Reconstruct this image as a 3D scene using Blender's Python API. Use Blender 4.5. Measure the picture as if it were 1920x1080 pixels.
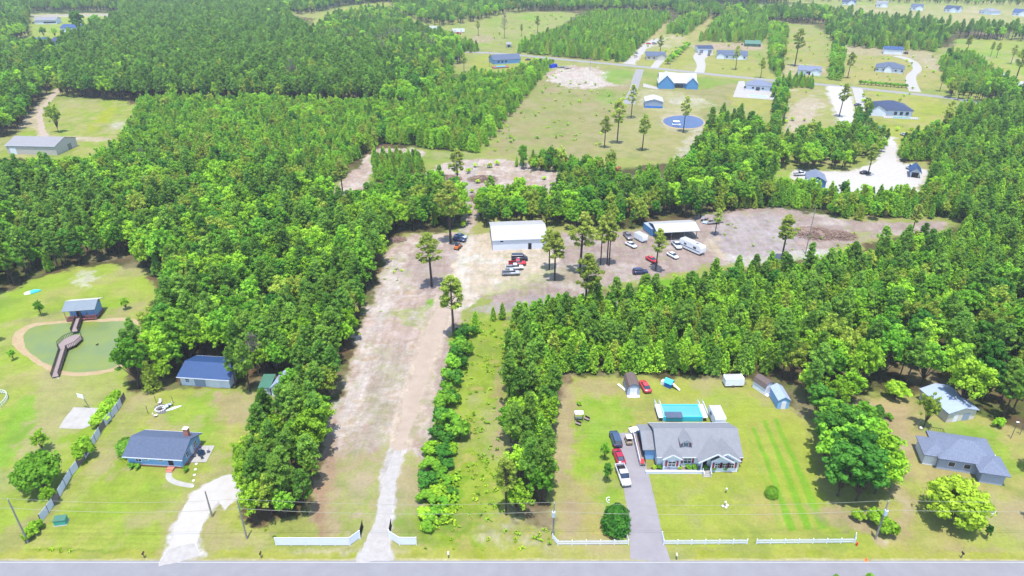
import bpy, bmesh, math, random
import numpy as np
from mathutils import Vector, Matrix
for o in list(bpy.data.objects): bpy.data.objects.remove(o)
random.seed(7); np.random.seed(7)
SC = bpy.context.scene
COL = SC.collection
R = math.radians
# ------------------------------------------------------------------ camera, world, sun, exposure
H = 94.0; PITCH = R(28.0); F = 1280.0
CP, SP = math.cos(PITCH), math.sin(PITCH)
cam = bpy.data.cameras.new('camera'); cam.sensor_width = 36; cam.lens = 24.0; cam.clip_end = 30000; cam.clip_start = 0.5
camo = bpy.data.objects.new('camera', cam); COL.objects.link(camo)
camo.location = (0, 0, H); camo.rotation_euler = (R(90) - PITCH, 0, 0)
SC.camera = camo
SUN = Vector((-0.02, -0.20, 1.0)).normalized()
w = bpy.data.worlds.new("World"); SC.world = w; w.use_nodes = True
nt = w.node_tree; bg = nt.nodes['Background']
sky = nt.nodes.new('ShaderNodeTexSky'); sky.sky_type = 'NISHITA'; sky.sun_disc = False
sky.sun_elevation = math.asin(SUN.z); sky.sun_rotation = math.atan2(SUN.x, SUN.y)
sky.air_density = 1.0; sky.dust_density = 0.6; sky.ozone_density = 1.2
nt.links.new(sky.outputs[0], bg.inputs[0]); bg.inputs[1].default_value = 0.15
sl = bpy.data.lights.new('sun', 'SUN'); sl.energy = 2.9; sl.angle = R(0.53); sl.color = (1.0, 0.965, 0.90)
so = bpy.data.objects.new('sun', sl); COL.objects.link(so); so.location = (0, 0, 300)
so.rotation_euler = SUN.to_track_quat('Z', 'Y').to_euler()
SC.view_settings.view_transform = 'Standard'; SC.view_settings.look = 'None'
SC.view_settings.gamma = 1.0; SC.view_settings.exposure = 1.74
try: SC.cycles.max_bounces = 6; SC.cycles.transparent_max_bounces = 6
except Exception: pass
# ------------------------------------------------------------------ picture <-> ground
def at(px, py, z=0.0):
    u = (px - 960) / F; v = (py - 540) / F
    t = (H - z) / (SP + v * CP)
    return Vector((u * t, t * (CP - v * SP), z))
def proj(x, y, z=0.0):
    d = y * CP + (H - z) * SP
    return 960 + F * x / d, 540 + F * ((H - z) * CP - y * SP) / d
def hgt(base, topy):
    p = at(*base); v = (topy - 540) / F
    return H - p.y * (SP + v * CP) / (CP - v * SP)
def lin(c): return tuple(((x / 255) / 12.92 if x <= 10 else ((x / 255 + .055) / 1.055) ** 2.4) for x in c)
GAIN = 3.75
def D(r, g, b): return tuple(x / GAIN for x in lin((r, g, b)))     # colour as seen in sun -> albedo
# ------------------------------------------------------------------ materials
MATS = {}
def pm(name, col, rough=0.8, var=0.15, scale=2.0, bump=0.0, metal=0.0, spec=0.3, col2=None, wave=None, coord='Object'):
    if name in MATS: return MATS[name]
    m = bpy.data.materials.new(name); m.use_nodes = True; n = m.node_tree; b = n.nodes['Principled BSDF']
    b.inputs['Roughness'].default_value = rough; b.inputs['Metallic'].default_value = metal
    b.inputs['Specular IOR Level'].default_value = spec
    tc = n.nodes.new('ShaderNodeTexCoord'); no = n.nodes.new('ShaderNodeTexNoise')
    no.inputs['Scale'].default_value = scale; no.inputs['Detail'].default_value = 6
    no.inputs['Roughness'].default_value = .65
    n.links.new(tc.outputs[coord], no.inputs['Vector'])
    mx = n.nodes.new('ShaderNodeMix'); mx.data_type = 'RGBA'
    c2 = col2 if col2 else tuple(min(1, x * (1 + var)) for x in col)
    c1 = col if col2 else tuple(x * (1 - var) for x in col)
    mr = n.nodes.new('ShaderNodeMapRange'); mr.inputs[1].default_value = .32; mr.inputs[2].default_value = .68
    n.links.new(no.outputs[0], mr.inputs[0])
    mx.inputs[6].default_value = (*c1, 1); mx.inputs[7].default_value = (*c2, 1)
    n.links.new(mr.outputs[0], mx.inputs[0]); n.links.new(mx.outputs[2], b.inputs['Base Color'])
    src = no.outputs[0]
    if wave:
        wv = n.nodes.new('ShaderNodeTexWave'); wv.inputs['Scale'].default_value = wave[1]; wv.bands_direction = wave[0]
        n.links.new(tc.outputs[coord], wv.inputs['Vector']); src = wv.outputs[1]; bump = bump or .4
    if bump:
        bp = n.nodes.new('ShaderNodeBump'); bp.inputs['Strength'].default_value = bump; bp.inputs['Distance'].default_value = .08
        n.links.new(src, bp.inputs['Height']); n.links.new(bp.outputs[0], b.inputs['Normal'])
    MATS[name] = m; return m
def leafmat(name, c1, c2, transl=0.45):
    m = bpy.data.materials.new(name); m.use_nodes = True; n = m.node_tree; n.nodes.clear()
    out = n.nodes.new('ShaderNodeOutputMaterial'); df = n.nodes.new('ShaderNodeBsdfDiffuse'); tr = n.nodes.new('ShaderNodeBsdfTranslucent')
    mix = n.nodes.new('ShaderNodeMixShader'); mix.inputs[0].default_value = transl
    a = n.nodes.new('ShaderNodeAttribute'); a.attribute_name = 'tint'
    oi = n.nodes.new('ShaderNodeObjectInfo')
    md = n.nodes.new('ShaderNodeMath'); md.operation = 'MULTIPLY_ADD'; md.inputs[1].default_value = .55
    ml = n.nodes.new('ShaderNodeMath'); ml.operation = 'MULTIPLY'; ml.inputs[1].default_value = .45
    n.links.new(a.outputs['Fac'], ml.inputs[0]); n.links.new(oi.outputs['Random'], md.inputs[0]); n.links.new(ml.outputs[0], md.inputs[2])
    mx = n.nodes.new('ShaderNodeMix'); mx.data_type = 'RGBA'
    mx.inputs[6].default_value = (*c1, 1); mx.inputs[7].default_value = (*c2, 1)
    n.links.new(md.outputs[0], mx.inputs[0])
    hs = n.nodes.new('ShaderNodeHueSaturation')
    m2 = n.nodes.new('ShaderNodeMath'); m2.operation = 'MULTIPLY'; m2.inputs[1].default_value = 17.31
    fr = n.nodes.new('ShaderNodeMath'); fr.operation = 'FRACT'
    mr = n.nodes.new('ShaderNodeMapRange'); mr.inputs[3].default_value = .75; mr.inputs[4].default_value = 1.22
    n.links.new(oi.outputs['Random'], m2.inputs[0]); n.links.new(m2.outputs[0], fr.inputs[0]); n.links.new(fr.outputs[0], mr.inputs[0])
    n.links.new(mr.outputs[0], hs.inputs['Value'])
    n.links.new(mx.outputs[2], hs.inputs['Color'])
    for s in (df, tr): n.links.new(hs.outputs[0], s.inputs['Color'])
    n.links.new(df.outputs[0], mix.inputs[1]); n.links.new(tr.outputs[0], mix.inputs[2]); n.links.new(mix.outputs[0], out.inputs[0])
    MATS[name] = m; return m
# ------------------------------------------------------------------ object helpers
def tag(o, label=None, cat=None, group=None, kind=None):
    if label: o['label'] = label
    if cat: o['category'] = cat
    if group: o['group'] = group
    if kind: o['kind'] = kind
    return o
def thing(name, label, cat, loc=(0, 0, 0), rz=0, group=None):
    o = bpy.data.objects.new(name, None); COL.objects.link(o); o.empty_display_size = .3
    o.location = loc; o.rotation_euler = (0, 0, rz)
    return tag(o, label, cat, group)
def copy_tree(o, parent=None):
    c = o.copy(); COL.objects.link(c); c.parent = parent
    for ch in list(o.children): copy_tree(ch, c)
    return c
def npmesh(name, V, Fq, mats, mi=None, tint=None, smooth=False):
    """V (n,3) array, Fq (m,4) quads"""
    me = bpy.data.meshes.new(name)
    nf, k = Fq.shape
    me.vertices.add(len(V)); me.vertices.foreach_set('co', np.asarray(V, dtype=np.float32).ravel())
    me.loops.add(nf * k); me.loops.foreach_set('vertex_index', Fq.astype(np.int32).ravel())
    me.polygons.add(nf); me.polygons.foreach_set('loop_start', np.arange(0, nf * k, k, dtype=np.int32))
    for m in mats: me.materials.append(m)
    if mi is not None: me.polygons.foreach_set('material_index', mi.astype(np.int32))
    if smooth: me.polygons.foreach_set('use_smooth', np.ones(nf, dtype=bool))
    me.update(calc_edges=True)
    if tint is not None:
        a = me.attributes.new('tint', 'FLOAT', 'FACE'); a.data.foreach_set('value', tint.astype(np.float32))
    return me
class MB:
    def __init__(s): s.v = []; s.f = []
    def poly(s, pts):
        i = len(s.v); s.v += [tuple(p) for p in pts]; s.f.append(tuple(range(i, i + len(pts)))); return s
    def box(s, x0, y0, z0, x1, y1, z1):
        if x0 > x1: x0, x1 = x1, x0
        if y0 > y1: y0, y1 = y1, y0
        i = len(s.v)
        s.v += [(x0, y0, z0), (x1, y0, z0), (x1, y1, z0), (x0, y1, z0), (x0, y0, z1), (x1, y0, z1), (x1, y1, z1), (x0, y1, z1)]
        s.f += [tuple(i + k for k in q) for q in ((0, 3, 2, 1), (4, 5, 6, 7), (0, 1, 5, 4), (1, 2, 6, 5), (2, 3, 7, 6), (3, 0, 4, 7))]
        return s
    def prism(s, pts, off):           # pts: polygon (3d) extruded by vector off
        off = Vector(off); a = [Vector(p) for p in pts]; n = len(a); i = len(s.v)
        s.v += [tuple(p) for p in a] + [tuple(p + off) for p in a]
        s.f.append(tuple(range(i + n - 1, i - 1, -1))); s.f.append(tuple(range(i + n, i + 2 * n)))
        for k in range(n): s.f.append((i + k, i + (k + 1) % n, i + n + (k + 1) % n, i + n + k))
        return s
    def cyl(s, p0, p1, r0, r1=None, n=10, cap=True):
        r1 = r0 if r1 is None else r1
        p0 = Vector(p0); p1 = Vector(p1); d = (p1 - p0).normalized()
        a = d.orthogonal().normalized(); b = d.cross(a); i = len(s.v)
        for p, r in ((p0, r0), (p1, r1)):
            for k in range(n):
                t = 2 * math.pi * k / n; s.v.append(tuple(p + (a * math.cos(t) + b * math.sin(t)) * r))
        for k in range(n): s.f.append((i + k, i + (k + 1) % n, i + n + (k + 1) % n, i + n + k))
        if cap: s.f.append(tuple(range(i + n - 1, i - 1, -1))); s.f.append(tuple(range(i + n, i + 2 * n)))
        return s
    def loft(s, rings, cap=True):
        n = len(rings[0]); i = len(s.v)
        for r in rings: s.v += [tuple(p) for p in r]
        for j in range(len(rings) - 1):
            for k in range(n):
                s.f.append((i + j * n + k, i + j * n + (k + 1) % n, i + (j + 1) * n + (k + 1) % n, i + (j + 1) * n + k))
        if cap: s.f.append(tuple(range(i + n - 1, i - 1, -1))); j = i + (len(rings) - 1) * n; s.f.append(tuple(range(j, j + n)))
        return s
    def bar(s, p0, p1, wd, ht):      # square bar between two points
        p0 = Vector(p0); p1 = Vector(p1); d = (p1 - p0).normalized()
        a = d.cross(Vector((0, 0, 1)));
        a = Vector((1, 0, 0)) if a.length < 1e-4 else a.normalized()
        b = a.cross(d).normalized()
        pts = [p0 + a * wd / 2 * i + b * ht / 2 * j for i, j in ((-1, -1), (1, -1), (1, 1), (-1, 1))]
        return s.prism(pts, p1 - p0)
    def blob(s, c, r, n=8, m=6, sq=(1, 1, 1)):
        rings = []
        for j in range(1, m):
            t = math.pi * j / m
            rings.append([(c[0] + r * sq[0] * math.sin(t) * math.cos(2 * math.pi * k / n), c[1] + r * sq[1] * math.sin(t) * math.sin(2 * math.pi * k / n), c[2] - r * sq[2] * math.cos(t)) for k in range(n)])
        return s.loft(rings)
    def build(s, name, m, parent=None, smooth=False, label=None):
        me = bpy.data.meshes.new(name); me.from_pydata(s.v, [], s.f)
        me.materials.append(m if not isinstance(m, str) else MATS[m])
        bm = bmesh.new(); bm.from_mesh(me); bmesh.ops.recalc_face_normals(bm, faces=bm.faces); bm.to_mesh(me); bm.free()
        if smooth: me.polygons.foreach_set('use_smooth', [True] * len(me.polygons))
        o = bpy.data.objects.new(name, me); COL.objects.link(o); o.parent = parent
        if label: o['label'] = label
        return o
# ------------------------------------------------------------------ noise
def h2(i, j, seed):
    n = (i.astype(np.int64) * 374761393 + j.astype(np.int64) * 668265263 + seed * 982451653) & 0x7fffffff
    n = ((n ^ (n >> 13)) * 1274126177) & 0x7fffffff
    return ((n ^ (n >> 16)) & 0xffff) / 65535.0
def vn(x, y, seed=0):
    xi = np.floor(x); yi = np.floor(y); fx = x - xi; fy = y - yi
    fx = fx * fx * (3 - 2 * fx); fy = fy * fy * (3 - 2 * fy)
    a = h2(xi, yi, seed); b = h2(xi + 1, yi, seed); c = h2(xi, yi + 1, seed); d = h2(xi + 1, yi + 1, seed)
    return (a * (1 - fx) + b * fx) * (1 - fy) + (c * (1 - fx) + d * fx) * fy
def fbm(x, y, s, oct=4, seed=0):
    t = 0; amp = 1; tot = 0; s = 1.0 / s
    for k in range(oct):
        t = t + amp * vn(x * s + 31.7 * k, y * s + 11.3 * k, seed + k); tot += amp; amp *= .6; s *= 2.1
    return t / tot
def sdist(px, py, poly):
    """signed distance (positive inside) of points to polygon (world)"""
    n = len(poly); inside = np.zeros(px.shape, bool); d2 = np.full(px.shape, 1e18)
    for i in range(n):
        x0, y0 = poly[i]; x1, y1 = poly[(i + 1) % n]
        ex, ey = x1 - x0, y1 - y0; L = ex * ex + ey * ey + 1e-12
        t = np.clip(((px - x0) * ex + (py - y0) * ey) / L, 0, 1)
        d2 = np.minimum(d2, (px - x0 - t * ex) ** 2 + (py - y0 - t * ey) ** 2)
        if y0 != y1:
            c = ((y0 > py) != (y1 > py)) & (px < (x1 - x0) * (py - y0) / (y1 - y0) + x0)
            inside ^= c
    d = np.sqrt(d2); return np.where(inside, d, -d)
def wp(poly): return [(p.x, p.y) for p in (at(*q) for q in poly)]
def chaikin(P, n=2, closed=True):
    for _ in range(n):
        Q = []; m = len(P)
        for i in range(m if closed else m - 1):
            a = P[i]; b = P[(i + 1) % m]
            Q += [(a[0] * .75 + b[0] * .25, a[1] * .75 + b[1] * .25), (a[0] * .25 + b[0] * .75, a[1] * .25 + b[1] * .75)]
        if not closed: Q = [P[0]] + Q + [P[-1]]
        P = Q
    return P
# ------------------------------------------------------------------ ground paint zones (picture polygons -> ground)
LAWN = [(166, 196, 64), (192, 202, 92), (206, 194, 124)]
LAWNG = [(148, 200, 52), (170, 206, 66), (188, 206, 86)]
LAWNT = [(192, 198, 110), (203, 194, 134), (212, 190, 148)]
TAN = [(212, 190, 148), (205, 180, 142), (196, 190, 120)]
FIELD = [(176, 176, 104), (190, 180, 122), (176, 184, 100), (196, 178, 132)]
DIRT = [(226, 204, 192), (208, 182, 162), (238, 222, 210), (218, 190, 162)]
DIRTD = [(210, 188, 176), (192, 168, 156), (224, 208, 198)]
SAND = [(232, 214, 184), (222, 198, 162), (240, 226, 202)]
WHITE = [(248, 240, 230), (238, 228, 216), (253, 250, 244)]
LITTER = [(134, 110, 82), (104, 98, 62), (96, 108, 54)]
ROUGH = [(172, 200, 58), (186, 206, 80), (160, 190, 56), (198, 194, 104)]
GREEN = [(130, 195, 40), (150, 205, 55)]
Z = []
def z(poly, cols, soft=1.0, warp=1.0, s=9.0, a=1.0, sm=1): Z.append((chaikin(wp(poly), sm), cols, soft, warp, s, a))
# forest floor under the big woods
z([(-300, 560), (0, 560), (80, 515), (175, 497), (245, 497), (290, 530), (290, 570), (262, 600), (235, 625), (215, 650), (225, 690), (235, 745), (330, 722), (435, 728), (545, 745), (480, 810), (455, 880), (455, 950), (480, 985), (585, 980), (600, 870), (640, 740), (672, 620), (700, 545), (735, 437), (870, 437), (860, 345), (735, 330), (640, 362), (300, 300), (225, 300), (0, 297), (-300, 300)], LITTER, 2, 2)
z([(112, 180), (265, 190), (245, 262), (205, 300), (640, 362), (725, 272), (893, 288), (1030, 122), (850, 150), (850, 110), (740, 30), (600, 40), (480, 12), (225, 12), (225, 45), (130, 95)], LITTER, 2, 2)
z([(960, 595), (1100, 552), (1285, 525), (1500, 485), (1600, 478), (1625, 452), (1795, 435), (1800, 400), (1720, 380), (1745, 330), (1750, 300), (1690, 310), (1675, 290), (1790, 240), (1920, 190), (2300, 200), (2300, 860), (1960, 815), (1835, 790), (1745, 738), (1600, 742), (1500, 800), (1430, 708), (1050, 705), (1045, 980), (955, 985), (945, 850), (955, 620)], LITTER, 2, 2)
z([(1030, 430), (1300, 425), (1345, 395), (1780, 412), (1720, 378), (1440, 345), (1450, 310), (1340, 235), (1300, 300), (1060, 330), (950, 345)], LITTER, 2, 2)
z([(968, 100), (1170, 118), (1262, 35), (1440, 80), (1440, 20), (960, 5)], LITTER, 4, 4)
z([(1440, 45), (1565, 82), (1755, 97), (1920, 60), (1920, 30), (1440, 30)], LITTER, 4, 4)
z([(-300, 270), (0, 262), (40, 245), (100, 165), (108, 100), (18, 85), (60, 32), (-300, 32)], LITTER, 2, 2)
z([(-300, 28), (480, 24), (1300, 10), (2000, 2), (2000, -60), (-300, -60)], [(70, 100, 50), (90, 110, 60)], 10, 10, 60)
z([(1440, 40), (1920, 62), (1920, 14), (1600, 5)], [(214, 200, 140), (190, 196, 110), (222, 204, 160)], 4, 4, 30)
z([(1440, 6), (1930, 14), (1930, -4), (1440, -6)], [(180, 200, 100), (190, 190, 110)], 4, 4, 30)
z([(1425, 40), (1560, 50), (1560, 135), (1470, 150), (1430, 140)], [(176, 192, 92), (196, 190, 120), (160, 195, 80)], 3, 3, 14)
z([(560, 62), (600, 25), (640, 12), (740, 0), (725, 22), (640, 30), (612, 45), (590, 70)], [(170, 195, 70), (196, 196, 100)], 5, 5, 20)
z([(880, 45), (960, 22), (1085, 22), (1075, 35), (1010, 70), (960, 95), (860, 80)], [(160, 195, 70), (190, 190, 110), (170, 190, 80)], 3, 3, 20)
z([(960, 4), (1095, 2), (1095, 10), (960, 12)], [(185, 195, 100)], 3, 3, 20)
z([(20, 92), (18, 80), (58, 70), (58, 32), (225, 28), (205, 40), (180, 62), (130, 92), (60, 98)], [(172, 200, 72), (190, 205, 90)], 2, 2, 20)
z([(60, 27), (225, 24), (225, 31), (60, 33)], [(225, 212, 170)], .8, .5, 20)
# middle left clearing
z([(118, 188), (268, 189), (248, 238), (240, 265), (205, 300), (0, 300), (0, 270), (45, 250), (60, 215), (100, 190)], [(178, 192, 80), (200, 196, 116), (165, 195, 62), (210, 200, 130)], 1.5, 2, 12)
z([(205, 200), (222, 200), (195, 240), (165, 248), (160, 240)], [(190, 200, 40), (200, 205, 60)], 3, 3, 12, .8)
z([(112, 160), (118, 165), (88, 190), (72, 215), (85, 255), (130, 255), (215, 258), (200, 266), (75, 262), (62, 235), (35, 245), (30, 240), (62, 205), (90, 178)], SAND, .8, 1, 6, .8)
z([(208, 228), (240, 230), (232, 242), (212, 245)], WHITE, 1.5, 2, 6, .5)
# pond yard
z([(-300, 560), (0, 560), (80, 515), (175, 497), (245, 497), (290, 530), (292, 570), (262, 600), (235, 625), (240, 745), (50, 1020), (-300, 1030)], [(172, 205, 66), (186, 208, 82), (204, 200, 118)], 1.2, 1.5, 16)
z([(145, 520), (175, 500), (180, 520), (165, 545), (150, 540)], WHITE, 2, 3, 3, .6)
z([(0, 615), (60, 600), (260, 595), (285, 560), (180, 590), (60, 585)], TAN, 2.5, 2, 8, .6)
z([(60, 720), (130, 680), (230, 700), (190, 760), (110, 830), (60, 920), (0, 930), (20, 850)], LAWNT, 3, 3, 14, .7)
z([(10, 780), (45, 730), (60, 760), (30, 850), (0, 880), (-40, 880)], [(150, 205, 60)], 2, 2, 9, .7)
# left house yard
z([(50, 1030), (240, 748), (330, 725), (440, 730), (540, 745), (480, 810), (455, 880), (455, 950), (480, 985), (560, 1005), (520, 1030), (370, 1052), (50, 1052)], LAWN, 1, 1, 13)
z([(215, 800), (238, 755), (260, 745), (300, 735), (230, 860), (180, 900), (120, 960), (110, 940)], LAWNT, 2, 2, 8, .7)
z([(395, 740), (430, 735), (520, 755), (500, 800), (420, 790), (385, 765)], TAN, 2.5, 2, 6, .7)
z([(400, 735), (418, 735), (410, 755), (398, 752)], TAN, .6, .5, 6, .9)
z([(300, 790), (340, 735), (390, 740), (420, 800), (400, 870), (330, 800)], LAWNG, 3, 2, 8, .6)
z([(380, 890), (420, 860), (450, 880), (440, 900)], LAWNT, 2, 2, 6, .6)
z([(310, 890), (370, 895), (330, 960), (300, 1030), (180, 1010), (260, 960)], LAWNG, 3, 2, 7, .4)
z([(380, 1025), (400, 990), (450, 985), (520, 1000), (500, 1040), (400, 1045)], LAWNT, 2, 2, 5, .7)
# grassy central strip verge
z([(585, 1010), (600, 870), (640, 740), (672, 620), (700, 545), (738, 440), (900, 437), (880, 560), (850, 625), (805, 830), (790, 1005)], DIRT, 1.2, 1.4, 5)
z([(735, 475), (765, 470), (730, 570), (700, 640), (660, 760), (630, 850), (610, 850), (660, 700), (700, 560)], WHITE, 2, 2.5, 3, .5)
z([(600, 880), (690, 820), (745, 850), (730, 960), (700, 1010), (590, 1010)], [(190, 192, 110), (205, 185, 140), (182, 198, 90), (214, 196, 156)], 3, 3, 7, .9)
z([(730, 1010), (745, 880), (770, 840), (800, 850), (792, 1005)], [(192, 196, 110), (208, 190, 140), (170, 200, 80)], 1.5, 1.5, 5, .9)
z([(655, 850), (690, 700), (720, 640), (765, 680), (740, 780), (700, 860)], [(196, 184, 160), (206, 196, 176), (188, 186, 140)], 4, 3, 4, .6)
z([(725, 590), (815, 570), (830, 560), (800, 610), (740, 610)], [(212, 204, 180), (186, 196, 110), (222, 214, 196)], 2, 3, 3, .8)
z([(798, 562), (822, 558), (820, 580), (808, 582)], GREEN, .8, 1, 4, .9)
z([(590, 985), (600, 875), (625, 800), (640, 760), (628, 850), (618, 950), (622, 1005)], [(205, 165, 140), (190, 150, 122)], 1.5, 1.2, 3, .8)
z([(775, 470), (850, 455), (880, 470), (850, 545), (800, 560), (745, 520)], DIRTD, 2, 3, 8, .8)
z([(822, 625), (848, 630), (835, 680), (800, 830), (790, 870), (805, 760)], DIRTD, 1, 1, 5, .7)
# white sand yard around the white barn
z([(1010, 438), (1120, 440), (1135, 565), (960, 590), (895, 575), (940, 545), (1020, 520)], DIRTD, 1.2, 2, 7)
z([(960, 600), (1100, 560), (1240, 540), (1240, 560), (1040, 600), (960, 625)], DIRTD, 1.2, 2, 7)
z([(885, 435), (1036, 432), (1052, 500), (1020, 528), (960, 545), (905, 550), (885, 575), (845, 590), (838, 560), (845, 510), (862, 470)], [(244, 228, 206), (236, 216, 188), (248, 238, 222)], 1.2, 1.5, 5)
z([(870, 565), (905, 552), (975, 540), (1100, 540), (1230, 520), (1280, 505), (1500, 480), (1610, 462), (1620, 448), (1790, 430), (1780, 415), (1600, 415), (1570, 408), (1430, 388), (1340, 398), (1200, 432), (1110, 436), (1050, 500), (1010, 530)], DIRTD, 1.2, 2, 9)
z([(880, 590), (900, 570), (1040, 548), (1060, 560), (950, 590)], [(205, 192, 188), (190, 176, 170)], 1.2, 1.5, 5, .8)
z([(1320, 460), (1345, 400), (1440, 395), (1500, 420), (1515, 475), (1400, 490), (1350, 500)], [(196, 180, 178), (212, 200, 196), (182, 165, 160)], 2, 3, 6, .8)
z([(1330, 480), (1380, 500), (1470, 490), (1590, 475), (1600, 462), (1500, 470), (1400, 480)], WHITE, 1.2, 2, 6, .6)
z([(1310, 455), (1330, 445), (1360, 440), (1350, 460), (1365, 492), (1345, 490)], SAND, 1.5, 2, 6, .7)
z([(1550, 470), (1590, 455), (1615, 462), (1595, 478)], ROUGH, 2, 2, 4, .8)
z([(1590, 440), (1640, 430), (1640, 445), (1600, 452)], ROUGH, 2, 2, 4, .5)
z([(905, 540), (960, 520), (1045, 500), (1050, 520), (1000, 545), (940, 550)], [(196, 196, 120), (170, 196, 90), (214, 200, 160)], 2, 3, 4, .45)
z([(1045, 500), (1100, 480), (1150, 490), (1130, 530), (1060, 540)], [(206, 190, 160), (186, 190, 110)], 2, 3, 4, .35)
z([(1225, 528), (1285, 520), (1300, 530), (1230, 540)], GREEN, 1.0, 1, 5, .9)
# clearings north of the barn
z([(870, 300), (905, 296), (1040, 310), (1070, 320), (1065, 370), (1000, 370), (935, 365), (905, 390), (895, 437), (868, 437), (880, 370), (850, 350), (790, 345), (795, 318)], DIRT, 1.5, 2.5, 6)
z([(622, 365), (640, 345), (690, 290), (705, 278), (795, 278), (795, 300), (705, 292), (695, 320), (700, 345), (650, 362), (630, 372)], DIRT, 1, 1.5, 6)
z([(880, 300), (900, 300), (890, 340), (880, 440), (868, 440), (872, 350)], [(214, 204, 200)], 1, 1.2, 5, .6)
z([(1100, 330), (1210, 330), (1260, 340), (1240, 380), (1170, 370), (1080, 350)], DIRT, 3, 3, 8, .5)
z([(1240, 342), (1252, 340), (1245, 375), (1235, 375)], [(214, 190, 165)], 1, 1, 5, .9)
# rough strip between hedge and pines
z([(870, 595), (955, 590), (955, 690), (945, 860), (945, 980), (1045, 985), (1045, 1045), (790, 1045), (795, 960), (805, 830), (850, 640)], ROUGH, 1, 1.2, 4)
z([(925, 690), (948, 690), (942, 850), (920, 860), (928, 760)], [(200, 178, 130), (190, 170, 115)], 1.2, 1, 4, .75)
z([(800, 840), (860, 800), (865, 900), (850, 990), (795, 990)], [(120, 185, 40), (150, 195, 50)], 1.5, 1.5, 3, .7)
z([(850, 990), (945, 960), (1040, 990), (1045, 1045), (940, 1045)], [(214, 196, 158), (196, 196, 96), (224, 208, 178)], 2, 2, 3, .7)
# front house yard
z([(1042, 1010), (1050, 705), (1160, 706), (1300, 712), (1430, 708), (1480, 765), (1520, 800), (1540, 960), (1640, 1000), (1640, 1052), (1042, 1052)], [(186, 206, 74), (196, 204, 92), (208, 196, 116)], 1, 1, 15)
z([(1042, 1010), (1048, 720), (1075, 710), (1088, 780), (1085, 1015)], TAN, 2, 1.5, 8, .85)
z([(1070, 705), (1160, 712), (1200, 722), (1150, 740), (1080, 738)], TAN, 2.5, 1.5, 8, .6)
z([(1095, 740), (1140, 745), (1190, 760), (1165, 960), (1130, 950), (1085, 860)], LAWNG, 3, 2, 9, .8)
z([(1210, 890), (1290, 890), (1270, 915), (1220, 905)], LAWNG, 2, 1.5, 6, .7)
z([(1160, 985), (1180, 985), (1178, 1012), (1150, 1012)], LAWNG, 1.5, 1, 6, .6)
z([(1300, 730), (1420, 735), (1440, 760), (1350, 760)], LAWNG, 4, 2, 9, .5)
for q in ([(1410, 800), (1417, 800), (1494, 994), (1478, 996)], [(1430, 787), (1437, 786), (1525, 992), (1509, 994)], [(1450, 786), (1458, 785), (1554, 990), (1537, 993)], [(1395, 800), (1400, 800), (1470, 995), (1460, 996)]):
    z(q, [(136, 208, 40), (150, 206, 56)], .35, .22, 8, .8 if q[0][0] > 1400 else .3, 0)
z([(1520, 960), (1560, 945), (1660, 980), (1680, 1020), (1600, 1005)], TAN, 1.5, 1.5, 6, .85)
z([(1400, 720), (1460, 740), (1480, 780), (1440, 770)], TAN, 2, 2, 6, .6)
# right yard
z([(1640, 1052), (1620, 960), (1690, 900), (1600, 790), (1590, 752), (1745, 740), (1840, 785), (1960, 815), (2300, 870), (2300, 1052)], [(194, 202, 100), (208, 196, 122), (212, 188, 138)], 1, 1, 12)
z([(1590, 750), (1640, 752), (1690, 790), (1720, 840), (1700, 880), (1720, 950), (1700, 1010), (1660, 1020), (1690, 900), (1620, 810)], [(208, 186, 140), (200, 180, 130), (214, 196, 156)], 2, 1.5, 6, .85)
z([(1715, 800), (1740, 780), (1840, 800), (1890, 840), (1920, 900), (1860, 900), (1880, 940), (1840, 860)], LAWNG, 2.5, 2, 8, .75)
z([(1765, 1010), (1890, 1025), (1890, 1040), (1760, 1035)], TAN, 1.5, 1.5, 4, .5)
z([(1626, 1010), (1660, 1008), (1660, 1030), (1640, 1030)], SAND, 1, 1.5, 3, .7)
# verge along the front road
z([(-300, 1030), (2300, 1030), (2300, 1056), (-300, 1056)], [(196, 202, 78), (206, 204, 100), (186, 196, 62)], .8, 1, 3, .75)
z([(60, 1028), (240, 1030), (240, 1036), (60, 1034)], [(150, 175, 50)], .5, .6, 2, .6)
z([(1310, 1028), (1440, 1030), (1440, 1036), (1310, 1034)], TAN, .5, .6, 2, .3)
z([(-300, 1047.5), (2300, 1047.5), (2300, 1054), (-300, 1054)], [(226, 214, 160), (236, 224, 180)], .15, .2, 2, .7)
z([(540, 1028), (700, 1026), (740, 1028), (780, 1034), (700, 1040), (550, 1036)], [(214, 198, 160), (230, 216, 190)], .8, 1, 2, .6)
# field and far lots
z([(893, 292), (1030, 125), (1200, 128), (1190, 160), (1330, 170), (1375, 150), (1440, 190), (1330, 205), (1310, 290), (1250, 305), (1150, 296), (1000, 290)], FIELD, 1.5, 3, 24)
z([(1100, 296), (1150, 240), (1240, 195), (1330, 210), (1300, 300)], [(196, 190, 120), (206, 196, 136), (184, 188, 100)], 4, 4, 12, .7)
z([(1020, 148), (1035, 128), (1085, 122), (1135, 130), (1135, 155), (1170, 160), (1120, 165), (1060, 165)], [(226, 206, 190), (240, 228, 214), (214, 186, 168)], 2.5, 5, 10)
z([(1125, 145), (1140, 128), (1190, 132), (1185, 150), (1160, 160)], GREEN, 3, 3, 10, .6)
z([(1110, 175), (1150, 165), (1165, 190), (1130, 200)], GREEN, 5, 5, 10, .5)
z([(1195, 165), (1250, 170), (1330, 185), (1330, 205), (1250, 212), (1195, 205)], [(226, 212, 180), (206, 200, 140), (236, 226, 204)], 3, 4, 10, .8)
z([(1235, 215), (1290, 208), (1325, 225), (1320, 245), (1270, 250), (1235, 235)], [(216, 206, 170)], 2, 2, 8, .7)
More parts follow.
